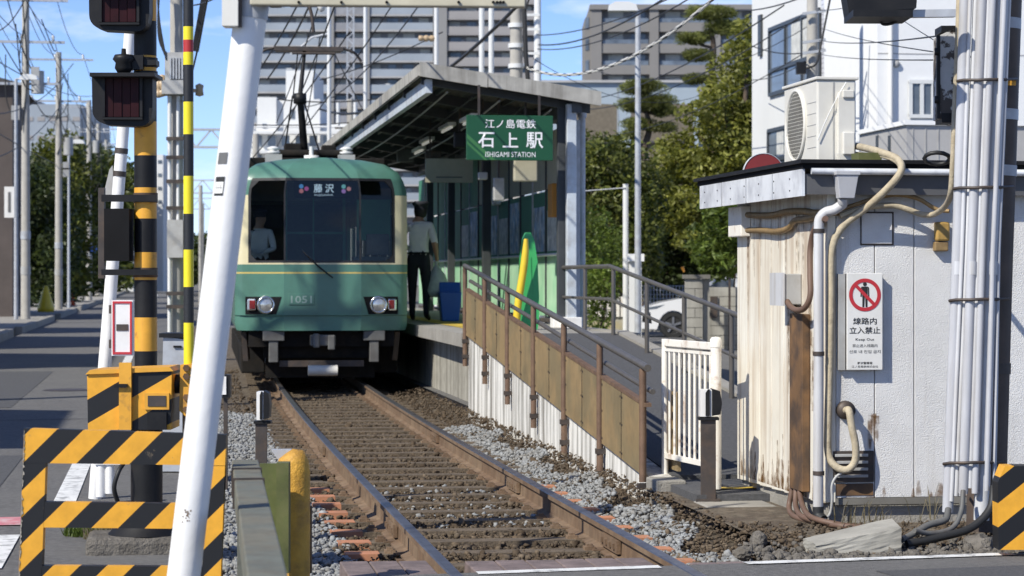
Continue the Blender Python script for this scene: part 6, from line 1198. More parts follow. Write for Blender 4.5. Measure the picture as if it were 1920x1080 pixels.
# ------------------------------------------------------------------ poles and wires
POLES = []
def upole(label, px, D, r_, ytop, arms=((.4, 1.1),), name='utility_pole', m='concrete_pole', can=None, group='utility poles'):
    gy_ = HY + CH * F / D; c = at(px, gy_, D); zt = at(px, ytop, D).z; t = thing(name, label, 'utility pole', (c.x, c.y, -.02), group); b = MB(); b.tube([(c.x, c.y, -.02), (c.x, c.y, zt)], [r_, r_ * .72], 14); b.build('shaft', M[m], t)
    ends = []
    for dz, L in arms:
        z = zt - dz; b = MB(); b.bar((c.x - L, c.y, z), (c.x + L, c.y, z), .08, .08); a_ = b.build('crossarm', M['silver'], t)
        for q in (-.9, -.1, .7):
            b = MB(); b.lathe((c.x + q * L, c.y, z + .04), [(.03, 0), (.05, .03), (.03, .06), (.055, .1), (.04, .17), (.0, .19)], 8); b.build('insulator', M['porcelain'], a_); ends.append(Vector((c.x + q * L, c.y, z + .22)))
    rr_ = random.Random(int(px * 7 + D))
    if arms and D < 240:
        for q in range(7):
            za, zb_ = zt - rr_.uniform(.3, 2.8), zt - rr_.uniform(1.2, 5.5); xa, xb_ = rr_.uniform(-1, 1), rr_.uniform(-.5, .5); b = MB(); p_, q_ = Vector((c.x + xa, c.y - .1, za)), Vector((c.x + xb_, c.y - .15, zb_)); b.tube(spline([p_, p_.lerp(q_, .5) + Vector((rr_.uniform(-.35, .35), 0, -rr_.uniform(.2, .7))), q_], 6), .018, 5); b.build('jumper_cable', M['cable_black'], t)
        for q in range(2): z = zt - rr_.uniform(2.5, 5); b = MB(); b.obox((c.x + rr_.choice([-.3, .3]), c.y - .1, z), (.25, .2, rr_.uniform(.3, .6))); b.build('switch_box', M['grey_box'], t)
    if can: b = MB(); z = zt - can; b.tube([(c.x + r_ + .22, c.y, z), (c.x + r_ + .22, c.y, z + .7)], .2, 12); b.build('transformer', M['grey_box'], t)
    for z in (1.5, 2.6): b = MB(); b.tube([(c.x, c.y, z), (c.x, c.y, z + .25)], r_ * 1.04, 14); b.build('wrap', M['grey_box'] if z < 2 else M['silver'], t)
    POLES.append(ends); return t
upole('concrete utility pole nearest on the left sidewalk beside the street lamp', 48, 73, .15, -60, ((1.0, 1.3), (2.3, 1.2), (3.6, 1.0)), can=3.9)
upole('concrete utility pole with transformer can, second along the left sidewalk', 110, 96, .16, 98, ((.3, 1.4), (2.0, 1.2)), can=4.2)
upole('concrete utility pole, third along the left sidewalk by the blue sign', 167, 134, .18, 188, ((.4, 1.5), (1.8, 1.2)), can=3)
upole('concrete utility pole, fourth along the left sidewalk', 184, 175, .18, 232, ((.4, 1.5), (1.6, 1.2)))
upole('concrete utility pole, fifth along the left sidewalk', 199, 225, .19, 262, ((.4, 1.5), (1.6, 1.2)))
upole('utility pole outside the left frame edge nearest the crossing', -160, 41, .15, -420, ((.4, 1.3), (1.6, 1.2)))
upole('utility pole outside the left frame edge beside the crossing', -480, 25, .15, -900, ((.4, 1.3), (1.6, 1.2)))
WN = 0
def wire(p, q, d, r_=.008, label='thin dark overhead wire strung between the poles', m='cable_black', n=14, group='overhead wires', name='overhead_wire'):
    b = MB(); b.tube(sag(p, q, d, n), r_, 5); o = b.build(name, M[m], loc=Vector(p)); tag(o, label, 'wire', group); return o
order = [6, 5, 0, 1, 2, 3, 4]
SPAN = {(6, 5): 'over the left street nearest the crossing, outside the frame', (5, 0): 'running from the top left corner to the first left pole', (0, 1): 'between the first and second left sidewalk poles', (1, 2): 'between the second and third left sidewalk poles', (2, 3): 'between the third and fourth left sidewalk poles', (3, 4): 'between the fourth and fifth left sidewalk poles'}
for a_, c_ in zip(order, order[1:]):
    for k in range(min(len(POLES[a_]), len(POLES[c_]))): wire(POLES[a_][k], POLES[c_][k], .5, .012, 'thin street wire ' + SPAN[(a_, c_)], group='street wires')
WL = ['uppermost wire rising right from the white pole behind the canopy', 'second wire rising right from the white pole behind the canopy', 'thicker third wire rising right from the white pole behind the canopy', 'upper long wire crossing in front of the olive tree', 'lower long wire crossing in front of the olive tree', 'wire sloping past the pine toward the grey concrete pole', 'sagging wire passing before the grey apartment block', 'wire dipping from the stout pole toward the pale blue building', 'wire from the grey concrete pole crossing the white house wall, middle one', 'wire from the grey concrete pole to the pipe bundle top', 'lowest wire crossing the white house wall', 'wire rising right from the grey concrete pole above the tiled apartment', 'steep wire in front of the white house', 'short wire across the tiled apartment side wall', 'lower short wire across the tiled apartment side wall', 'wire over the tiled apartment top corner', 'thick cable at the top of the stout concrete pole', 'wire at the top between gate rod and leaning pole', 'black cable hanging from the top beside the gate rod']
for k, (px0, py0, D0, px1, py1, D1, d_, r_) in enumerate([(1008, 66, 55, 1330, -40, 34, .2, .012), (1008, 92, 55, 1345, -36, 33, .3, .012), (1010, 84, 55, 1270, -20, 36, .25, .016), (1090, 190, 70, 1470, 10, 42, .3, .014), (1105, 205, 70, 1500, 32, 42, .35, .012), (1140, 255, 70, 1520, 92, 44, .3, .010), (1110, 130, 60, 1530, 40, 44, .6, .008), (1000, 110, 50, 1310, 180, 70, .5, .008), (1535, 50, 44, 1830, 108, 14, .05, .005), (1535, 75, 44, 1800, 62, 14, .06, .006), (1530, 100, 44, 1800, 112, 14, .04, .005), (1530, 20, 44, 1800, -40, 14, .05, .006), (1640, 0, 30, 1810, 110, 14, .02, .004), (1410, 86, 50, 1530, 96, 44, .1, .012), (1410, 150, 52, 1520, 110, 44, .1, .010), (1380, 20, 45, 1560, -30, 30, .1, .012), (985, 20, 50, 1010, -60, 40, .0, .02), (345, 10, 33, 480, -60, 20, .1, .010), (392, -20, 25, 345, 190, 33, .1, .012)]):
    wire(at(px0, py0, D0), at(px1, py1, D1), d_, r_, WL[k], group='overhead wires')
# thick diagonal feeder cables near the train
wire(at(990, -10, 40), at(600, 205, 70), .8, .035, 'thick black feeder cable sagging above the station canopy', group=None)
wire(at(800, -10, 45), at(560, 200, 80), .6, .016, 'thin feeder cable crossing in front of the tower toward the train', group=None)
wire(at(745, -5, 45), at(490, 330, 60), .2, .014, 'steep stay wire running down past the pantograph', group=None)
wire(at(560, 5, 40), at(460, 165, 50), .1, .016, 'stay wire beside the leaning pole top', group=None)
b = MB(); ps = sag(at(985, 126, 50), at(1350, -14, 33), .55, 90); 
for ph in (0, 2.094, 4.189):
    pts = [p + Vector((0, math.cos(ph + i * 1.15), math.sin(ph + i * 1.15))) * .016 for i, p in enumerate(ps)]; b.tube(pts, .017, 5, mi=0 if ph < 3 else 1)
tag(b.build('twisted_cable', [M['ac_cream'], M['cable_black']], loc=ps[0]), 'thick pale twisted cable sweeping up across the sky', 'cable')
for k, (px0, py0, D0, px1, py1, D1) in enumerate([(-20, 105, 60, 175, 180, 130), (-20, 215, 60, 120, 145, 95), (-20, 300, 62, 115, 195, 95), (-20, 240, 60, 190, 330, 170), (60, 20, 72, 200, 290, 200), (-20, 60, 60, 60, -30, 60)]):
    wire(at(px0, py0, D0), at(px1, py1, D1), .35, .016, ('loose cable from the left edge to the third sidewalk pole', 'loose cable rising from the left edge to the second sidewalk pole', 'lower loose cable from the left edge to the second sidewalk pole', 'long cable from the left edge toward the far poles', 'long cable from the first left pole top down the street', 'short cable in the top left corner')[k], group=None)
for k, (px0, py0, D0, px1, py1, D1, r_) in enumerate([(520, 186, 70, 720, 184, 70, .02), (470, 300, 60, 655, 60, 50, .016), (500, 150, 55, 585, 0, 45, .02), (560, 300, 58, 600, 70, 52, .014), (610, 62, 62, 700, 240, 80, .016), (430, 232, 80, 700, 226, 80, .02), (600, 150, 60, 830, 60, 55, .014), (700, 250, 75, 860, 150, 60, .016)]):
    wire(at(px0, py0, D0), at(px1, py1, D1), .1, r_, ('level wire behind the pantograph joint', 'slanting wire left of the pantograph', 'short stay above the pantograph head', 'dropper wire beside the pantograph arm', 'wire from the slim pole bracket down past the lattice mast', 'level wire low in front of the white office building', 'thin wire from the pantograph toward the insulator pole', 'wire just above the canopy eave')[k], group=None)
# contact wire over the track
for k, (dx_, z, lb) in enumerate(((0, 4.70, 'contact wire above the track touched by the pantograph'), (.0, 5.35, 'messenger wire above the contact wire'))): wire((cx(33) + dx_ - .2, 14, z + .9), (cx(45) + .4, 60, z), .25, .012, lb, group=None)
# pole behind the canopy, other posts
upole('stout concrete pole rising behind the station canopy', 968, 50, .17, -80, (), group='poles behind the canopy')
t = bpy.data.objects['utility_pole.007'] if 'utility_pole.007' in bpy.data.objects else None
if t:
    for y in (48, 86, 124): b = MB(); b.tube([at(968, y + 4, 50), at(968, y - 4, 50)], .175, 14); b.build('pale_clamp', M['porcelain'], t)
    b = MB(); b.tube(spline([at(982, -20, 49.8), at(984, 40, 49.8), at(986, 100, 49.8), at(990, 150, 49.8)]), .05, 8); b.build('riser', M['cable_black'], t)
upole('slimmer white pole right of the stout pole behind the canopy', 1008, 56, .11, -80, (), m='porcelain', group='poles behind the canopy')
t = bpy.data.objects.get('utility_pole.008')
if t:
    for y in (28, 55, 100): b = MB(); b.bar(at(985, y, 55.8), at(1012, y, 55.8), .05, .06); b.build('cross_bracket', M['porcelain'], t)
for px, D, r_, yt, lb in ((617, 62, .055, 10, 'slim white pole left of the lattice mast'), (685, 60, .05, -40, 'slim white pole right of the lattice mast'), (818, 55, .05, -30, 'slim white pole above the canopy peak with an insulator'), (903, 52, .06, -40, 'left one of two slim white poles above the canopy'), (921, 52, .06, -40, 'right one of two slim white poles above the canopy')):
    c = at(px, HY + CH * F / D, D); zt = at(px, yt, D).z; b = MB(); b.tube([(c.x, c.y, -.2), (c.x, c.y, zt)], r_, 10); sp_ = tag(b.build('slim_pole', M['porcelain'], loc=(c.x, c.y, -.2)), lb, 'pole', 'slim white poles')
    if px == 617: b = MB(); b.tube([at(617, 63, D), at(585, 70, D), at(560, 92, D)], .03, 6); b.build('bracket_arm', M['silver'], sp_)
    if px == 818:
        b = MB(); b.lathe(at(800, 72, D), [(.0, -.2), (.07, -.18), (.07, -.1), (.045, -.08), (.08, -.04), (.08, .02), (.045, .05), (.08, .09), (.06, .2), (.0, .22)], 10, 'x'); b.build('insulator', M['insul_tan'], sp_)
lm = thing('lattice_mast', 'grey steel lattice mast in front of the tower', 'mast', at(657, HY + CH * F / 95, 95)); D = 95
for x in (651, 663): b = MB(); b.bar(at(x, -60, D), at(x, 200, D), .06, .06, up=(0, 1, 0)); b.build('leg', M['silver'], lm)
for k in range(22): b = MB(); y = -60 + k * 12; b.bar(at(651 if k % 2 else 663, y, D), at(663 if k % 2 else 651, y + 12, D), .04, .04, up=(0, 1, 0)); b.build('lacing', M['silver'], lm)
b = MB(); c = at(657, 200, D); b.tube([(c.x, c.y, -.2), (c.x, c.y, c.z + .3)], .14, 12); b.build('base_pole', M['concrete_pole'], lm)
for x in (634, 666): b = MB(); b.tube([at(x, 236, D - .2), at(x, 192, D - .2)], .08, 10); b.build('white_canister', M['porcelain'], lm)
b = MB(); b.bar(at(628, 240, D), at(672, 240, D), .07, .07); b.build('arm', M['dark_steel'], lm)
# insulator cluster hanging from the beam, top
ic = thing('hanging_insulator', 'white insulator with dark clamps hanging near the top edge', 'insulator', at(603, 24, 26)); b = MB(); b.lathe(at(603, 8, 26), [(.0, .1), (.06, .09), (.06, .05), (.035, .03), (.05, -.02), (.03, -.07), (.0, -.09)], 12); b.build('bell', M['porcelain'], ic); b = MB(); b.bar(at(570, -12, 26), at(625, -12, 26), .06, .06); b.tube([at(575, -10, 26), at(585, 30, 26), at(588, 60, 26)], .02, 6); b.tube([at(620, -10, 26), at(620, 12, 26)], .02, 6); b.build('clamp', M['dark_steel'], ic)
# catenary pole with transformer on the left of the track
cp_ = thing('equipment_pole', 'grey concrete pole with transformer and cable boxes behind the gate rod', 'utility pole', at(331, HY + CH * F / 33, 33)); D = 33
b = MB(); c = at(331, 600, D); b.tube([(c.x, c.y, -.1), (c.x, c.y, 6.2)], [.105, .09], 14); b.build('shaft', M['concrete_pole'], cp_)
b = MB(); fbox(b, 309, 346, 98, 150, D - .3, .3); tb = b.build('transformer', M['grey_box'], cp_, bevel=.01)
for k in range(5): b = MB(); fbox(b, 318 + k * 5.5, 321 + k * 5.5, 108, 148, D - .36, .06); b.build('cooling_fin', M['silver'], tb)
b = MB(); fbox(b, 303, 350, 150, 176, D - .35, .4); b.build('shelf', M['grey_box'], cp_)
b = MB(); fbox(b, 313, 343, 412, 483, D - .3, .2); b.build('cable_box', M['grey_box'], cp_, bevel=.01)
b = MB(); b.tube([at(318, 640, D - .15), at(318, 180, D - .15)], .03, 8); b.build('riser_pipe', M['porcelain'], cp_); b = MB(); b.tube([at(334, 412, D - .15), at(334, 180, D - .15)], .025, 8); b.build('riser_pipe', M['porcelain'], cp_)
for y in (260, 295, 340, 390, 550, 575): b = MB(); b.bar(at(312, y, D - .2), at(346, y, D - .2), .04, .05); b.build('clamp', M['dark_steel'], cp_)
for x, y in ((297, 160), (304, 158)): b = MB(); b.lathe(at(x, y, D - .2), [(.0, -.18), (.06, -.16), (.06, -.1), (.035, -.08), (.06, -.04), (.06, .02), (.035, .05), (.05, .12), (.0, .14)], 10); b.build('insulator', M['insul_tan'], cp_)
b = MB(); b.bar(at(345, 170, D), at(372, 170, D), .05, .05); b.lathe(at(374, 168, D), [(.0, -.1), (.06, -.08), (.05, 0), (.06, .06), (.0, .09)], 10); b.build('arm', M['insul_tan'], cp_)
b = MB(); b.bar(at(394, -60, D), at(366, 96, D), .09, .09); b.build('stay', M['black'], cp_)
for k in range(4): b = MB(); b.tube(spline([at(300 - k * 2, -30, D - .3), at(296 + k, 40, D - .3), at(300 + k * 3, 80 + k * 6, D - .3), at(312, 100 + k * 4, D - .3)]), .014, 6); b.build('loose_cable', M['cable_black'], cp_)
# gantries over the line far behind
for i, (D, y0, y1, lb) in enumerate(((88, 243, 276, 'nearest lattice gantry over the line behind the leaning pole'), (150, 338, 362, 'middle lattice gantry over the line'), (205, 372, 392, 'farthest lattice gantry over the line'))):
    g = thing('line_gantry', lb, 'gantry', at(420, HY + CH * F / D, D), 'line gantries'); x0, x1 = 340, 480
    for y in (y0, y1): b = MB(); b.bar(at(x0, y, D), at(x1, y, D), .09, .09); b.build('chord', M['silver'], g)
    n = int((x1 - x0) / ((y1 - y0) * .8))
    for k in range(n): a_ = x0 + (x1 - x0) * k / n; c_ = x0 + (x1 - x0) * (k + 1) / n; b = MB(); b.bar(at(a_, y1 if k % 2 else y0, D), at(c_, y0 if k % 2 else y1, D), .06, .06); b.build('lacing', M['silver'], g)
    for x in (372 + i * 4 if i else 338, x1): c = at(x, y1, D); b = MB(); b.tube([(c.x, c.y, -.3), (c.x, c.y, c.z + .5)], .13, 10); b.build('post', M['concrete_pole'], g)
# street lamps
def lamp(label, px, D, ytop, side, group):
    c = at(px, HY + CH * F / D, D); zt = at(px, ytop, D).z; t = thing('street_lamp', label, 'street lamp', (c.x, c.y, -.05), group); b = MB(); b.tube([(c.x, c.y, -.05), (c.x, c.y, zt)], [.065, .05], 12); b.build('pole', M['silver'], t)
    e = Vector((c.x, c.y, zt)) + UX * side * .45; b = MB(); b.tube([(c.x, c.y, zt), e], .03, 8); b.build('arm', M['silver'], t)
    b = MB(); q = [(-.28, 0), (.28, 0), (.24, .12), (.1, .17), (-.15, .17), (-.27, .1)]; b.prism([e + UX * x * 1.0 + UZ * (z - .03) - UF * .12 for x, z in q], UF * .24); b.build('head', M['porcelain'], t, bevel=.02); return t
lamp('tall silver street lamp standing between the ramp rail and the white car', 1196, 44, 18, -.62, None)
lamp('silver street lamp at the left frame edge', 30, 72, 148, .9, None)
lamp('thin street lamp between the second and third left sidewalk poles', 129, 100, 268, .9, None)
# signs on the left sidewalk
b = MB(); fbox(b, 8, 27, 350, 408, 71, .12); vs_ = tag(b.build('shop_sign', M['sign_white'], loc=at(18, 408, 71), bevel=.02), 'white vertical hanging sign at the left frame edge', 'sign'); b = MB(); fbox(b, 15, 20, 360, 398, 70.99, .005); b.build('printed_column', M['letter_grey'], vs_)
c = at(174, 467, 131); b = MB(); b.lathe(c, [(.0, -.02), (.24, -.02), (.24, .02), (.0, .02)], 20, 'y', smooth=False); bs_ = tag(b.build('round_sign', mat('sign_blue', (.05, .13, .45), .4, var=0), loc=c), 'round blue traffic sign on the third sidewalk pole', 'sign')
c = atZ(85, 560, .12) ; c = at(86, 566, 88); b = MB(); b.lathe((c.x, c.y, .12), [(.0, 0), (.3, 0), (.32, .15), (.2, .55), (.08, .95), (.0, 1.0)], 12); tag(b.build('yellow_cover', M['yellow_plastic'], loc=(c.x, c.y, .12)), 'yellow covered object on the sidewalk by the left poles', 'cover')
c = at(137, 555, 108); b = MB(); b.lathe((c.x, c.y, .0), [(.25, 0), (.25, .04), (.12, .06), (.04, .7), (.0, .7)], 12); tag(b.build('traffic_cone', mat('cone_orange', (.6, .09, .02), .5, var=.05), loc=(c.x, c.y, 0)), 'orange cone on the far left sidewalk', 'cone')

# ------------------------------------------------------------------ right side houses
def fwall(nm, mb, m, parent, bevel=0): return mb.build(nm, m, parent, bevel)
tb_ = thing('tiled_apartment', 'white tiled apartment house with dark framed windows behind the cooling unit', 'building', (13.35, 48, -.05))
TX0, TY0_, TY1_ = 13.35, atX(1545, 300, 13.35).y, atX(1410, 300, 13.35).y
brick = mat('white_tile_grid', (.66, .66, .69), .35, var=.03)
nn, ll = brick.node_tree.nodes, brick.node_tree.links; g_ = nn.new('ShaderNodeNewGeometry'); bt = nn.new('ShaderNodeTexBrick'); bt.offset = 0; bt.inputs['Scale'].default_value = 1; bt.inputs['Mortar Size'].default_value = .012; bt.inputs['Brick Width'].default_value = .1; bt.inputs['Row Height'].default_value = .1; bt.inputs['Color1'].default_value = (.66, .66, .69, 1); bt.inputs['Color2'].default_value = (.62, .62, .66, 1); bt.inputs['Mortar'].default_value = (.36, .36, .39, 1)
cxz = nn.new('ShaderNodeSeparateXYZ'); cbn = nn.new('ShaderNodeCombineXYZ'); ll.new(g_.outputs['Position'], cxz.inputs[0]); ll.new(cxz.outputs['X'], cbn.inputs['X']); ll.new(cxz.outputs['Z'], cbn.inputs['Y']); ll.new(cbn.outputs[0], bt.inputs['Vector']); ll.new(bt.outputs['Color'], nn['Principled BSDF'].inputs['Base Color'])
TXR = atY(1660, 300, TY0_).x
def tY(px, py): return atY(px, py, TY0_)
def tX(px, py): return atX(px, py, TX0)
b = MB(); b.box(TX0, TX0 + .2, TY0_ + .2, TY1_, -.1, 9.5); b.build('side_wall', M['bld_white'], tb_)
b = MB(); b.box(TX0, TXR, TY0_, TY0_ + .2, -.1, 9.5); b.build('front_wall', brick, tb_)
b = MB(); b.box(TX0 + .201, TXR, TY0_ + .201, TY1_ - .001, 9.2, 9.4); b.build('roof', M['tile_grey'], tb_)
b = MB(); b.box(TX0 + .201, TXR, TY1_ - .2, TY1_ - .001, -.1, 9.19); b.build('rear_wall', M['bld_white'], tb_)
def swin(parent, px0, px1, za, zb, nb):     # framed window on the side wall facing the track
    ya, yb = tX(px1, 0).y, tX(px0, 0).y; b = MB(); b.box(TX0 - .02, TX0 - .004, ya, yb, za, zb); w = b.build('window', M['far_glass'], parent)
    for k in range(nb + 1): yy = ya + (yb - ya) * k / nb; b = MB(); b.box(TX0 - .06, TX0 - .021, yy - .035, yy + .035, za, zb); b.build('mullion', M['frame_dark'], w)
    for zz in (za, zb, za + (zb - za) * .36): b = MB(); b.box(TX0 - .064, TX0 - .021, ya, yb, zz - .04, zz + .04); b.build('transom', M['frame_dark'], w)
    b = MB(); b.box(TX0 - .03, TX0 - .0205, ya + .3, ya + (yb - ya) * .55, za + (zb - za) * .4, zb - .05); b.build('curtain', M['curtain'], w); return w
s_ = lambda px: 4400 / dX(px, TX0)
z0 = CH + (HY - 165) / s_(1490) ; z1 = CH + (HY - 38) / s_(1490); swin(tb_, 1445, 1540, z0 + .0, z1, 3)
swin(tb_, 1443, 1478, CH + (HY - 330) / s_(1460), CH + (HY - 242) / s_(1460), 1)
def fwin(parent, px0, px1, py0, py1, Y, tf, m='far_glass', curtain=False):
    a_, c_ = atY(px0, py1, Y), atY(px1, py0, Y); b = MB(); b.box(a_.x, c_.x, Y - .03, Y - .004, a_.z, c_.z); w = b.build('window', M[m], parent)
    for x in (a_.x, c_.x, (a_.x + c_.x) / 2): b = MB(); b.box(x - .035, x + .035, Y - .06, Y - .031, a_.z, c_.z); b.build('mullion', M[tf], w)
    for z in (a_.z, c_.z): b = MB(); b.box(a_.x - .035, c_.x + .035, Y - .064, Y - .031, z - .035, z + .035); b.build('rail', M[tf], w)
    if curtain: b = MB(); b.box(a_.x + .05, (a_.x + c_.x) / 2, Y - .0305, Y - .0301, a_.z + (c_.z - a_.z) * .4, c_.z - .05); b.build('curtain', M['curtain'], w)
    return w
fwin(tb_, 1547, 1575, 15, 160, TY0_, 'frame_dark', curtain=True); fwin(tb_, 1638, 1655, 35, 100, TY0_, 'frame_dark')
bal = MB(); a_, c_ = tY(1600, 175), tY(1655, 105); bal.box(a_.x, c_.x, TY0_ - .9, TY0_ - .85, a_.z + .2, c_.z); bal.box(a_.x, a_.x + .05, TY0_ - .849, TY0_ - .01, a_.z + .2, c_.z); bl_ = bal.build('balcony_screen', M['tile_grey'], tb_); b = MB(); b.box(a_.x - .04, c_.x, TY0_ - .95, TY0_ - .005, a_.z - .05, a_.z + .19); b.build('balcony_slab', M['frame_dark'], bl_)
b = MB(); yy = tX(1428, 80).y; b.box(TX0 - .06, TX0 - .005, yy - .12, yy + .12, tX(1428, 105).z, tX(1428, 28).z); b.build('wall_louvre', M['frame_dark'], tb_)
wh = thing('white_house', 'plain white rendered house with one small window behind the pole', 'house', (13.2, 44, -.05)); WY = atY(1645, 300, 1).y
Dw = 44; q0 = at(1645, 300, Dw); WY = q0.y; xr = atY(2050, 300, WY).x
b = MB(); b.box(q0.x, xr, WY, WY + .25, -.1, 9); b.build('front_wall', M['render_white'], wh); b = MB(); b.box(q0.x, q0.x + .25, WY + .251, WY + 3.6, -.1, 9); b.build('side_wall', M['render_white'], wh)
b = MB(); b.box(q0.x + .251, xr, WY + .251, WY + 3.6, 8.6, 8.8); b.build('roof', M['tile_grey'], wh)
fwin(wh, 1706, 1748, 154, 218, WY, 'porcelain')
for px in (1668, 1820): q_ = atY(px, 200, WY); b = MB(); b.tube([(q_.x, WY - .07, 0), (q_.x, WY - .07, 8.8)], .045, 8); b.build('downpipe', M['bld_white'], wh)
for z in (3.2, 5.6, 7.4): b = MB(); b.box(q0.x + .01, atY(2050, 300, WY).x, WY - .006, WY - .001, z, z + .02); b.build('joint_line', M['tile_grey'], wh)
for px, py in ((1680, 120),): q_ = atY(px, py, WY); b = MB(); b.lathe((q_.x, WY - .03, q_.z), [(.0, -.03), (.06, -.03), (.07, .0), (.07, .03)], 14, 'y'); b.build('wall_vent', M['grey_box'], wh)
gp = thing('grey_parapet_block', 'low grey sided porch block in front of the white house', 'building', (12, 40, -.05)); c0 = at(1700, 250, 39); GY = c0.y; xr = atY(2050, 250, GY).x; gx = c0.x
zt = at(1700, 228, 39).z; b = MB(); b.box(gx, xr, GY, GY + .15, -.1, zt - .06); b.build('front_wall', M['tile_grey'], gp); yb_ = atX(1612, 250, gx).y; b = MB(); b.box(gx, gx + .15, GY + .151, yb_, -.1, zt - .06); b.build('side_wall', M['tile_grey'], gp)
b = MB(); b.box(gx - .05, xr, GY - .05, GY + .2, zt - .055, zt + .02); b.box(gx - .05, gx + .2, GY + .201, yb_, zt - .055, zt + .02); b.build('coping', M['render_white'], gp)
for k in range(24): b = MB(); x = gx + .1 + k * .22; b.box(x, x + .012, GY - .012, GY - .001, .2, zt - .06); b.build('batten', M['grey_box'], gp)
for px in (1645, 1668): 
    y_ = atX(px, 270, gx).y; b = MB(); b.box(gx - .01, gx - .001, y_ - .07, y_ + .07, at(px, 296, dX(px, gx)).z, at(px, 254, dX(px, gx)).z); b.build('slot_window', M['frame_dark'], gp)
np_ = upole('grey concrete pole with wire clamps in front of the tiled apartment', 1523, 44, .135, -80, (), group=None)
b = MB(); fbox(b, 1494, 1512, 116, 138, 43.7, .2); b.build('splice_box', M['black'], np_)
for y in (26, 80, 100): b = MB(); b.bar(at(1505, y, 43.8), at(1548, y - 6, 43.8), .05, .05); b.build('wire_clamp', M['silver'], np_)
b = MB(); b.tube(spline([at(1512, 128, 43.7), at(1530, 120, 43.6), at(1538, 90, 43.6), at(1548, 40, 43.7), at(1560, -20, 43.7)]), .02, 6); b.build('cable', M['cable_black'], np_)

# ------------------------------------------------------------------ block wall, car, street bits
bw_ = thing('block_wall', 'grey concrete block wall with a pier beside the white car', 'wall', at(1330, 655, 46)); D = 46.0
def blocks(px0, px1, D, ytop, hb=18.2):
    y = ytop; r_ = 0
    b = MB(); fbox(b, px0 + .6, px1 - .6, ytop + .5, 655, D + .02, .12); b.build('mortar_core', M['mortar'], bw_)
    while y < 650:
        x = px0 - (19 if r_ % 2 else 0)
        while x < px1 - 1:
            a_, c_ = max(px0, x), min(px1, x + 38)
            if c_ - a_ > 3: b = MB(); fbox(b, a_ + .5, c_ - .5, y + .5, y + hb - .6, D + R.uniform(-.004, .004), .14); b.build('block', M['block'], bw_)
            x += 38
        y += hb; r_ += 1
blocks(1284, 1318, 46, 523); blocks(1330, 1500, 47.5, 538)
b = MB(); fbox(b, 1281, 1332, 515, 522.6, 45.95, .3); b.build('coping', M['mortar'], bw_); b = MB(); fbox(b, 1319, 1330, 523, 655, 46.1, .9); b.build('pier', M['block'], bw_)
b = MB(); fbox(b, 1332, 1345, 556, 596, 47.45, .04); b.build('name_plate', M['dark_steel'], bw_)
b = MB(); fbox(b, 1366, 1370, 520, 660, 47.3, .05); b.build('drain_pipe', M['dark_steel'], bw_)
c = at(1283, 510, 46.2); b = MB(); b.tube([c, c + UX * -.04 + UZ * .1], [.02, .035], 8); tag(b.build('orange_marker', M['orange_box'], loc=c), 'small orange marker on top of the block wall pier', 'marker')
# car
D = 57.0; o_ = at(1199, 636, D); o_.z = -.05
cr = thing('parked_car', 'white hatchback parked half hidden behind the block wall', 'car', o_)
def cp3(x, z, y): return o_ + UX * x + UF * y + UZ * z
def arch(xc, r_): return [(xc + r_ * math.cos(a_), .30 + r_ * math.sin(a_)) for a_ in [math.pi * (1 - k / 8) for k in range(9)]]
prof_ = [(.02, .22), (.0, .42), (.03, .62), (.14, .74), (.55, .86), (1.15, .97), (2.0, 1.0), (3.6, 1.02), (4.05, .92), (4.12, .6), (4.1, .25)] 
low = [(3.5, .2)] + arch(3.2, .36)[::-1] + [(2.7, .18), (1.25, .18)] + arch(.82, .36)[::-1] + [(.42, .2)]
b = MB(); b.prism([cp3(x, z, 0) for x, z in (prof_ + low)][::-1], UF * 1.7); b.build('body', M['car_white'], cr, bevel=.06)
b = MB(); gh = [(1.05, .96), (1.85, 1.42), (2.3, 1.5), (3.2, 1.47), (3.95, 1.0)]; b.prism([cp3(x, z, .12) for x, z in gh][::-1], UF * 1.46); b.build('cabin', M['car_white'], cr, bevel=.05)
b = MB(); b.prism([cp3(x, z, .11) for x, z in [(1.3, 1.0), (1.92, 1.38), (2.3, 1.43), (2.35, 1.02)]][::-1], UF * .02); b.build('side_window', M['far_glass'], cr); b = MB(); b.prism([cp3(x, z, .11) for x, z in [(2.45, 1.02), (2.42, 1.43), (3.15, 1.40), (3.55, 1.04)]][::-1], UF * .02); b.build('side_window', M['far_glass'], cr)
b = MB(); b.prism([cp3(1.0, 1.0, .2), cp3(1.78, 1.42, .24), cp3(1.78, 1.42, 1.46), cp3(1.0, 1.0, 1.5)], UX * -.015 + UZ * .01); b.build('windscreen', M['far_glass'], cr)
for xc in (.82, 3.2):
    b = MB(); n_ = 26
    b.v = []; pr = [(.0, .02), (.2, .02), (.22, .0), (.31, .0), (.325, .03), (.325, .2), (.0, .2)]
    rings = []
    for r_, h in pr:
        rings.append(len(b.v))
        for j in range(n_): a_ = 6.2832 * j / n_; b.v.append(tuple(cp3(xc + r_ * math.cos(a_), .30 + r_ * math.sin(a_), h + .02)))
    for i in range(len(pr) - 1):
        for j in range(n_): b.f.append((rings[i] + j, rings[i] + (j + 1) % n_, rings[i + 1] + (j + 1) % n_, rings[i + 1] + j)); b.m.append(0); b.s.append(False)
    w = b.build('wheel', M['tyre'], cr)
    for k in range(5): a_ = 6.2832 * k / 5 + .3; b = MB(); b.bar(cp3(xc, .30, .025), cp3(xc + .2 * math.cos(a_), .30 + .2 * math.sin(a_), .025), .05, .03, up=tuple(UF)); b.build('spoke', M['alloy'], w)
b = MB(); b.prism([cp3(x, z, -.004) for x, z in [(.10, .66), (.18, .73), (.62, .80), (.42, .70)]][::-1], UF * .01); b.build('headlamp', M['far_glass'], cr)
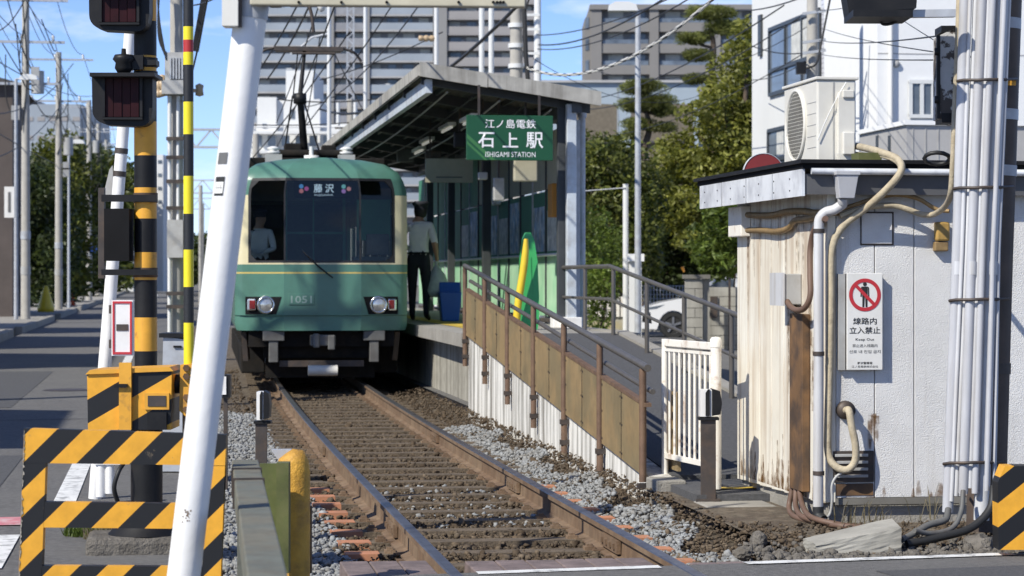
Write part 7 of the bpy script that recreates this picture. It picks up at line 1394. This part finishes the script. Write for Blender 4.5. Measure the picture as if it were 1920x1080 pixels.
b = MB(); b.prism([cp3(x, z, -.004) for x, z in [(.06, .38), (.08, .58), (.26, .62), (.30, .34)]][::-1], UF * .01); b.build('bumper_intake', M['black_matt'], cr)
# mesh fence behind the car, low wall and white pillars
mf = thing('mesh_fence', 'grey wire mesh fence behind the white car', 'fence', at(1240, 640, 63)); D = 63
for k in range(18): b = MB(); x = 1196 + k * 6; b.bar(at(x, 600, D), at(x, 536, D), .02, .02, up=(0, 1, 0)); b.build('wire', M['silver'], mf)
for k in range(7): b = MB(); y = 536 + k * 8; b.bar(at(1194, y, D + .03), at(1302, y, D + .03), .02, .02); b.build('wire', M['silver'], mf)
b = MB(); fbox(b, 1194, 1302, 598, 640, D, .15); b.build('base_wall', M['block'], mf)
lw = thing('low_garden_wall', 'low stained concrete wall with white slats under the bushes', 'wall', at(1135, 642, 53)); D = 53
b = MB(); fbox(b, 1085, 1172, 592, 640, D, .15); b.build('base', mat('mossy_concrete', (.38, .36, .29), .9, var=.2, grime=(.5, .36, .05), gamt=.7, gscale=1.6), lw)
for k in range(9): b = MB(); x = 1096 + k * 8.5; fbox(b, x, x + 6, 556, 594, D - .05, .03); b.build('slat', M['white_rusty'], lw)
b = MB(); c = at(1173, 640, 50); b.tube([(c.x, c.y, -.05), (c.x, c.y, at(0, 345, 50).z)], .06, 12); wp_ = tag(b.build('white_post', M['porcelain'], loc=(c.x, c.y, -.05)), 'slim white post left of the tall silver street lamp', 'post'); b = MB(); b.tube([at(1174, 352, 49.9), at(1095, 358, 50.5)], .012, 5); b.build('wire_arm', M['silver'], wp_)
b = MB(); fbox(b, 1180, 1203, 478, 640, 49, .2); pk = tag(b.build('white_pillar', M['bld_white'], loc=at(1190, 640, 49), bevel=.02), 'white square pillar directly behind the tall silver street lamp', 'pillar'); b = MB(); fbox(b, 1177, 1208, 476, 490, 48.9, .3); b.build('cap', M['render_white'], pk, bevel=.02)
b = MB(); fbox(b, 1236, 1400, 690, 735, 30, .05); 
strip('parking_marking', (8.3, 27.2), (6.3, 33.2), .5, -.044, M['road_paint'])
strip('white_paving', (6.6, 20.5), (6.2, 26.0), 1.3, -.042, mat('pale_paving', (.62, .60, .55), .85, var=.1, vscale=3))

# ------------------------------------------------------------------ trees
def leaves(name, parent, clumps, per, size, m, flat=1.0, aspect=2.2, up=.35):
    rng = np.random.default_rng(sum(map(ord, name)) + len(clumps)); P = []
    for c, r_ in clumps:
        n = max(6, int(per * r_ ** 2)); d = rng.normal(size=(n, 3)); d /= np.linalg.norm(d, axis=1)[:, None]; rad = r_ * rng.uniform(.25, 1.0, n) ** .5; P.append(np.array(c)[None] + d * rad[:, None] * np.array([1, 1, flat]))
    P = np.concatenate(P); n = len(P); t = rng.normal(size=(n, 3)); t[:, 2] = t[:, 2] * .6 + up; t /= np.linalg.norm(t, axis=1)[:, None]; q = rng.normal(size=(n, 3)); s_ = np.cross(t, q); s_ /= np.linalg.norm(s_, axis=1)[:, None]
    L = size * rng.uniform(.6, 1.3, n)[:, None]; W = L / aspect; V = np.stack([P - t * L * .5, P + s_ * W * .5, P + t * L * .5, P - s_ * W * .5], 1)
    me = bpy.data.meshes.new(name); me.vertices.add(n * 4); o_ = ORG[parent.name]; me.vertices.foreach_set('co', (V - np.array(o_)[None, None]).ravel()); me.loops.add(n * 4); me.loops.foreach_set('vertex_index', np.arange(n * 4)); me.polygons.add(n); me.polygons.foreach_set('loop_start', np.arange(n) * 4); me.materials.append(m); me.update(calc_edges=True)
    return stuff(link(name, me, parent, o_))
def inside(p, poly):
    r_ = False; n = len(poly)
    for i in range(n):
        (x0, y0), (x1, y1) = poly[i], poly[(i + 1) % n]
        if (y0 > p[1]) != (y1 > p[1]) and p[0] < (x1 - x0) * (p[1] - y0) / (y1 - y0) + x0: r_ = not r_
    return r_
def outline_tree(label, poly, D, depth, n, rad, per, size, m, trunk_px, seed, name='tree', cat='tree', flat=.8, aspect=2.2, trunk_r=.18, branches=8, group=None):
    rr = random.Random(seed); xs_ = [p[0] for p in poly]; ys_ = [p[1] for p in poly]; cl = []
    while len(cl) < n:
        p = (rr.uniform(min(xs_), max(xs_)), rr.uniform(min(ys_), max(ys_)))
        if inside(p, poly): r_ = rr.uniform(.6, 1.25) * rad; cl.append((at(p[0], p[1], D + rr.uniform(-depth, depth)), r_))
    gy_ = HY + CH * F / D; base = at(trunk_px, gy_, D); base.z = -.1; t = thing(name, label, cat, base, group)
    top = max(cl, key=lambda q: q[0].z)[0]; b = MB(); mid = base.lerp(top, .5); mid.x += .2; b.tube(spline([base, base.lerp(mid, .5), mid, base.lerp(top, .85)], 4), [trunk_r * (1 - .06 * k) for k in range(13)], 8); tk = b.build('trunk', M['bark'], t)
    for k in range(branches):
        c = cl[(k * 7) % len(cl)][0]; f_ = min(.8, max(.15, (c.z - base.z) / max(.5, top.z - base.z) * .7)); s0_ = base.lerp(top, f_); b = MB(); mm_ = s0_.lerp(c, .5); mm_.z += .15; b.tube(spline([s0_, mm_, c], 4), [trunk_r * .4 * (1 - k2 * .09) for k2 in range(9)], 5); b.build('branch', M['bark'], t)
    leaves('crown', t, cl, per, size, m, flat, aspect); return t
outline_tree('tall olive green tree filling the gap beside the tiled apartment', [(1440, 60), (1410, 30), (1390, 60), (1372, 100), (1350, 130), (1345, 165), (1315, 195), (1300, 235), (1270, 262), (1245, 290), (1225, 330), (1205, 360), (1210, 420), (1250, 470), (1440, 480)], 68, 2.0, 120, .72, 600, .18, M['leaf_olive'], 1345, 3, trunk_r=.22, branches=22, flat=.5)
outline_tree('dark green bush tree left of the silver street lamp', [(1085, 300), (1110, 270), (1150, 262), (1180, 275), (1200, 300), (1225, 330), (1235, 400), (1225, 500), (1160, 540), (1085, 500)], 60, 1.3, 110, .5, 620, .17, M['leaf_mid'], 1155, 4, branches=8)
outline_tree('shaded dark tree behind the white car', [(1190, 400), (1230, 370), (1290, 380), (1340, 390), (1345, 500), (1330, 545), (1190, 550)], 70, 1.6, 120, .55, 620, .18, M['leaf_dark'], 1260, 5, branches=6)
outline_tree('bright green shrub beside the hut eave', [(1312, 400), (1345, 380), (1400, 385), (1400, 500), (1350, 520), (1320, 490)], 52, .8, 45, .36, 900, .22, M['leaf_bright'], 1365, 6, aspect=4, trunk_r=.06, branches=4, name='shrub', cat='shrub')
outline_tree('light green bush hanging over the low garden wall', [(1096, 440), (1120, 400), (1160, 420), (1165, 500), (1140, 560), (1150, 590), (1125, 610), (1100, 560)], 51, .6, 50, .30, 1100, .10, M['leaf_bright'], 1125, 8, trunk_r=.05, branches=3, name='shrub', cat='shrub')
def pine(label, pads, D, trunk, seed, m='needle'):
    rr = random.Random(seed); base = at(trunk[0][0], HY + CH * F / D, D); base.z = -.1; t = thing('pine_tree', label, 'tree', base, 'pine trees'); b = MB(); pts = [base] + [at(x, y, D) for x, y in trunk[1:]]; b.tube(spline(pts, 5), [.16 - .11 * k / (5 * (len(pts) - 1)) for k in range(5 * (len(pts) - 1) + 1)], 8); b.build('trunk', M['bark'], t); cl = []
    for px, py, w, h in pads:
        c = at(px, py, D); k = min(range(1, len(trunk)), key=lambda i: abs(trunk[i][1] - py - 15)); b = MB(); q = at(*trunk[k], D); b.tube([q, q.lerp(c, .6) - UZ * .1, c], [.06, .045, .02], 6); b.build('branch', M['bark'], t); s_ = F / D
        for _ in range(int(w * h / 26)): cl.append((at(px + rr.gauss(0, w / 4.2), py + rr.uniform(-h / 2, h / 2) * .7, D + rr.uniform(-1, 1) * w / s_ / 2.5), .22 + h / s_ * .25))
    leaves('crown', t, cl, 1500, .15, M[m], .55, 7, .6); return t
pine('small cloud pruned pine in front of the pale blue building', [(1197, 163, 55, 22), (1190, 198, 40, 18), (1228, 192, 60, 22), (1195, 232, 50, 16), (1245, 207, 40, 14), (1240, 238, 34, 12), (1185, 250, 30, 10)], 74, [(1205, 640), (1204, 330), (1208, 280), (1218, 240), (1212, 210), (1205, 180)], 11)
pine('tall pine with flat pads at the top of the olive tree', [(1330, 24, 80, 20), (1300, 72, 55, 16), (1308, 103, 60, 16), (1360, 50, 60, 22), (1302, 148, 34, 14)], 78, [(1345, 640), (1345, 300), (1335, 150), (1338, 90), (1332, 50), (1330, 30)], 12)
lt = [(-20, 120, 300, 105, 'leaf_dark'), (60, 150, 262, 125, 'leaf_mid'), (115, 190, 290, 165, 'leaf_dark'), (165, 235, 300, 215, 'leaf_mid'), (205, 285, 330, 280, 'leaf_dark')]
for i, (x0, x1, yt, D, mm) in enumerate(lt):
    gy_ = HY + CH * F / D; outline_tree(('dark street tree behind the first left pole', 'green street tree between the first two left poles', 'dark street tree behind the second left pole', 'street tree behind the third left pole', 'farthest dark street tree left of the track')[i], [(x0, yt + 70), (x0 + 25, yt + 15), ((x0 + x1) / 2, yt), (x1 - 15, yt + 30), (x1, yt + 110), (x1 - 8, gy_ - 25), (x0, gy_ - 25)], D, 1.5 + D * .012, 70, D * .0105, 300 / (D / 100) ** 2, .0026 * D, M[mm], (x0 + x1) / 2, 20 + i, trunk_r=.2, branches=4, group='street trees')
outline_tree('low dark tree line beyond the gantries', [(355, 470), (372, 455), (400, 448), (440, 452), (480, 460), (480, 522), (350, 522)], 240, 4, 40, 1.8, 60, .6, M['leaf_dark'], 410, 31, branches=3, name='far_tree', group=None)
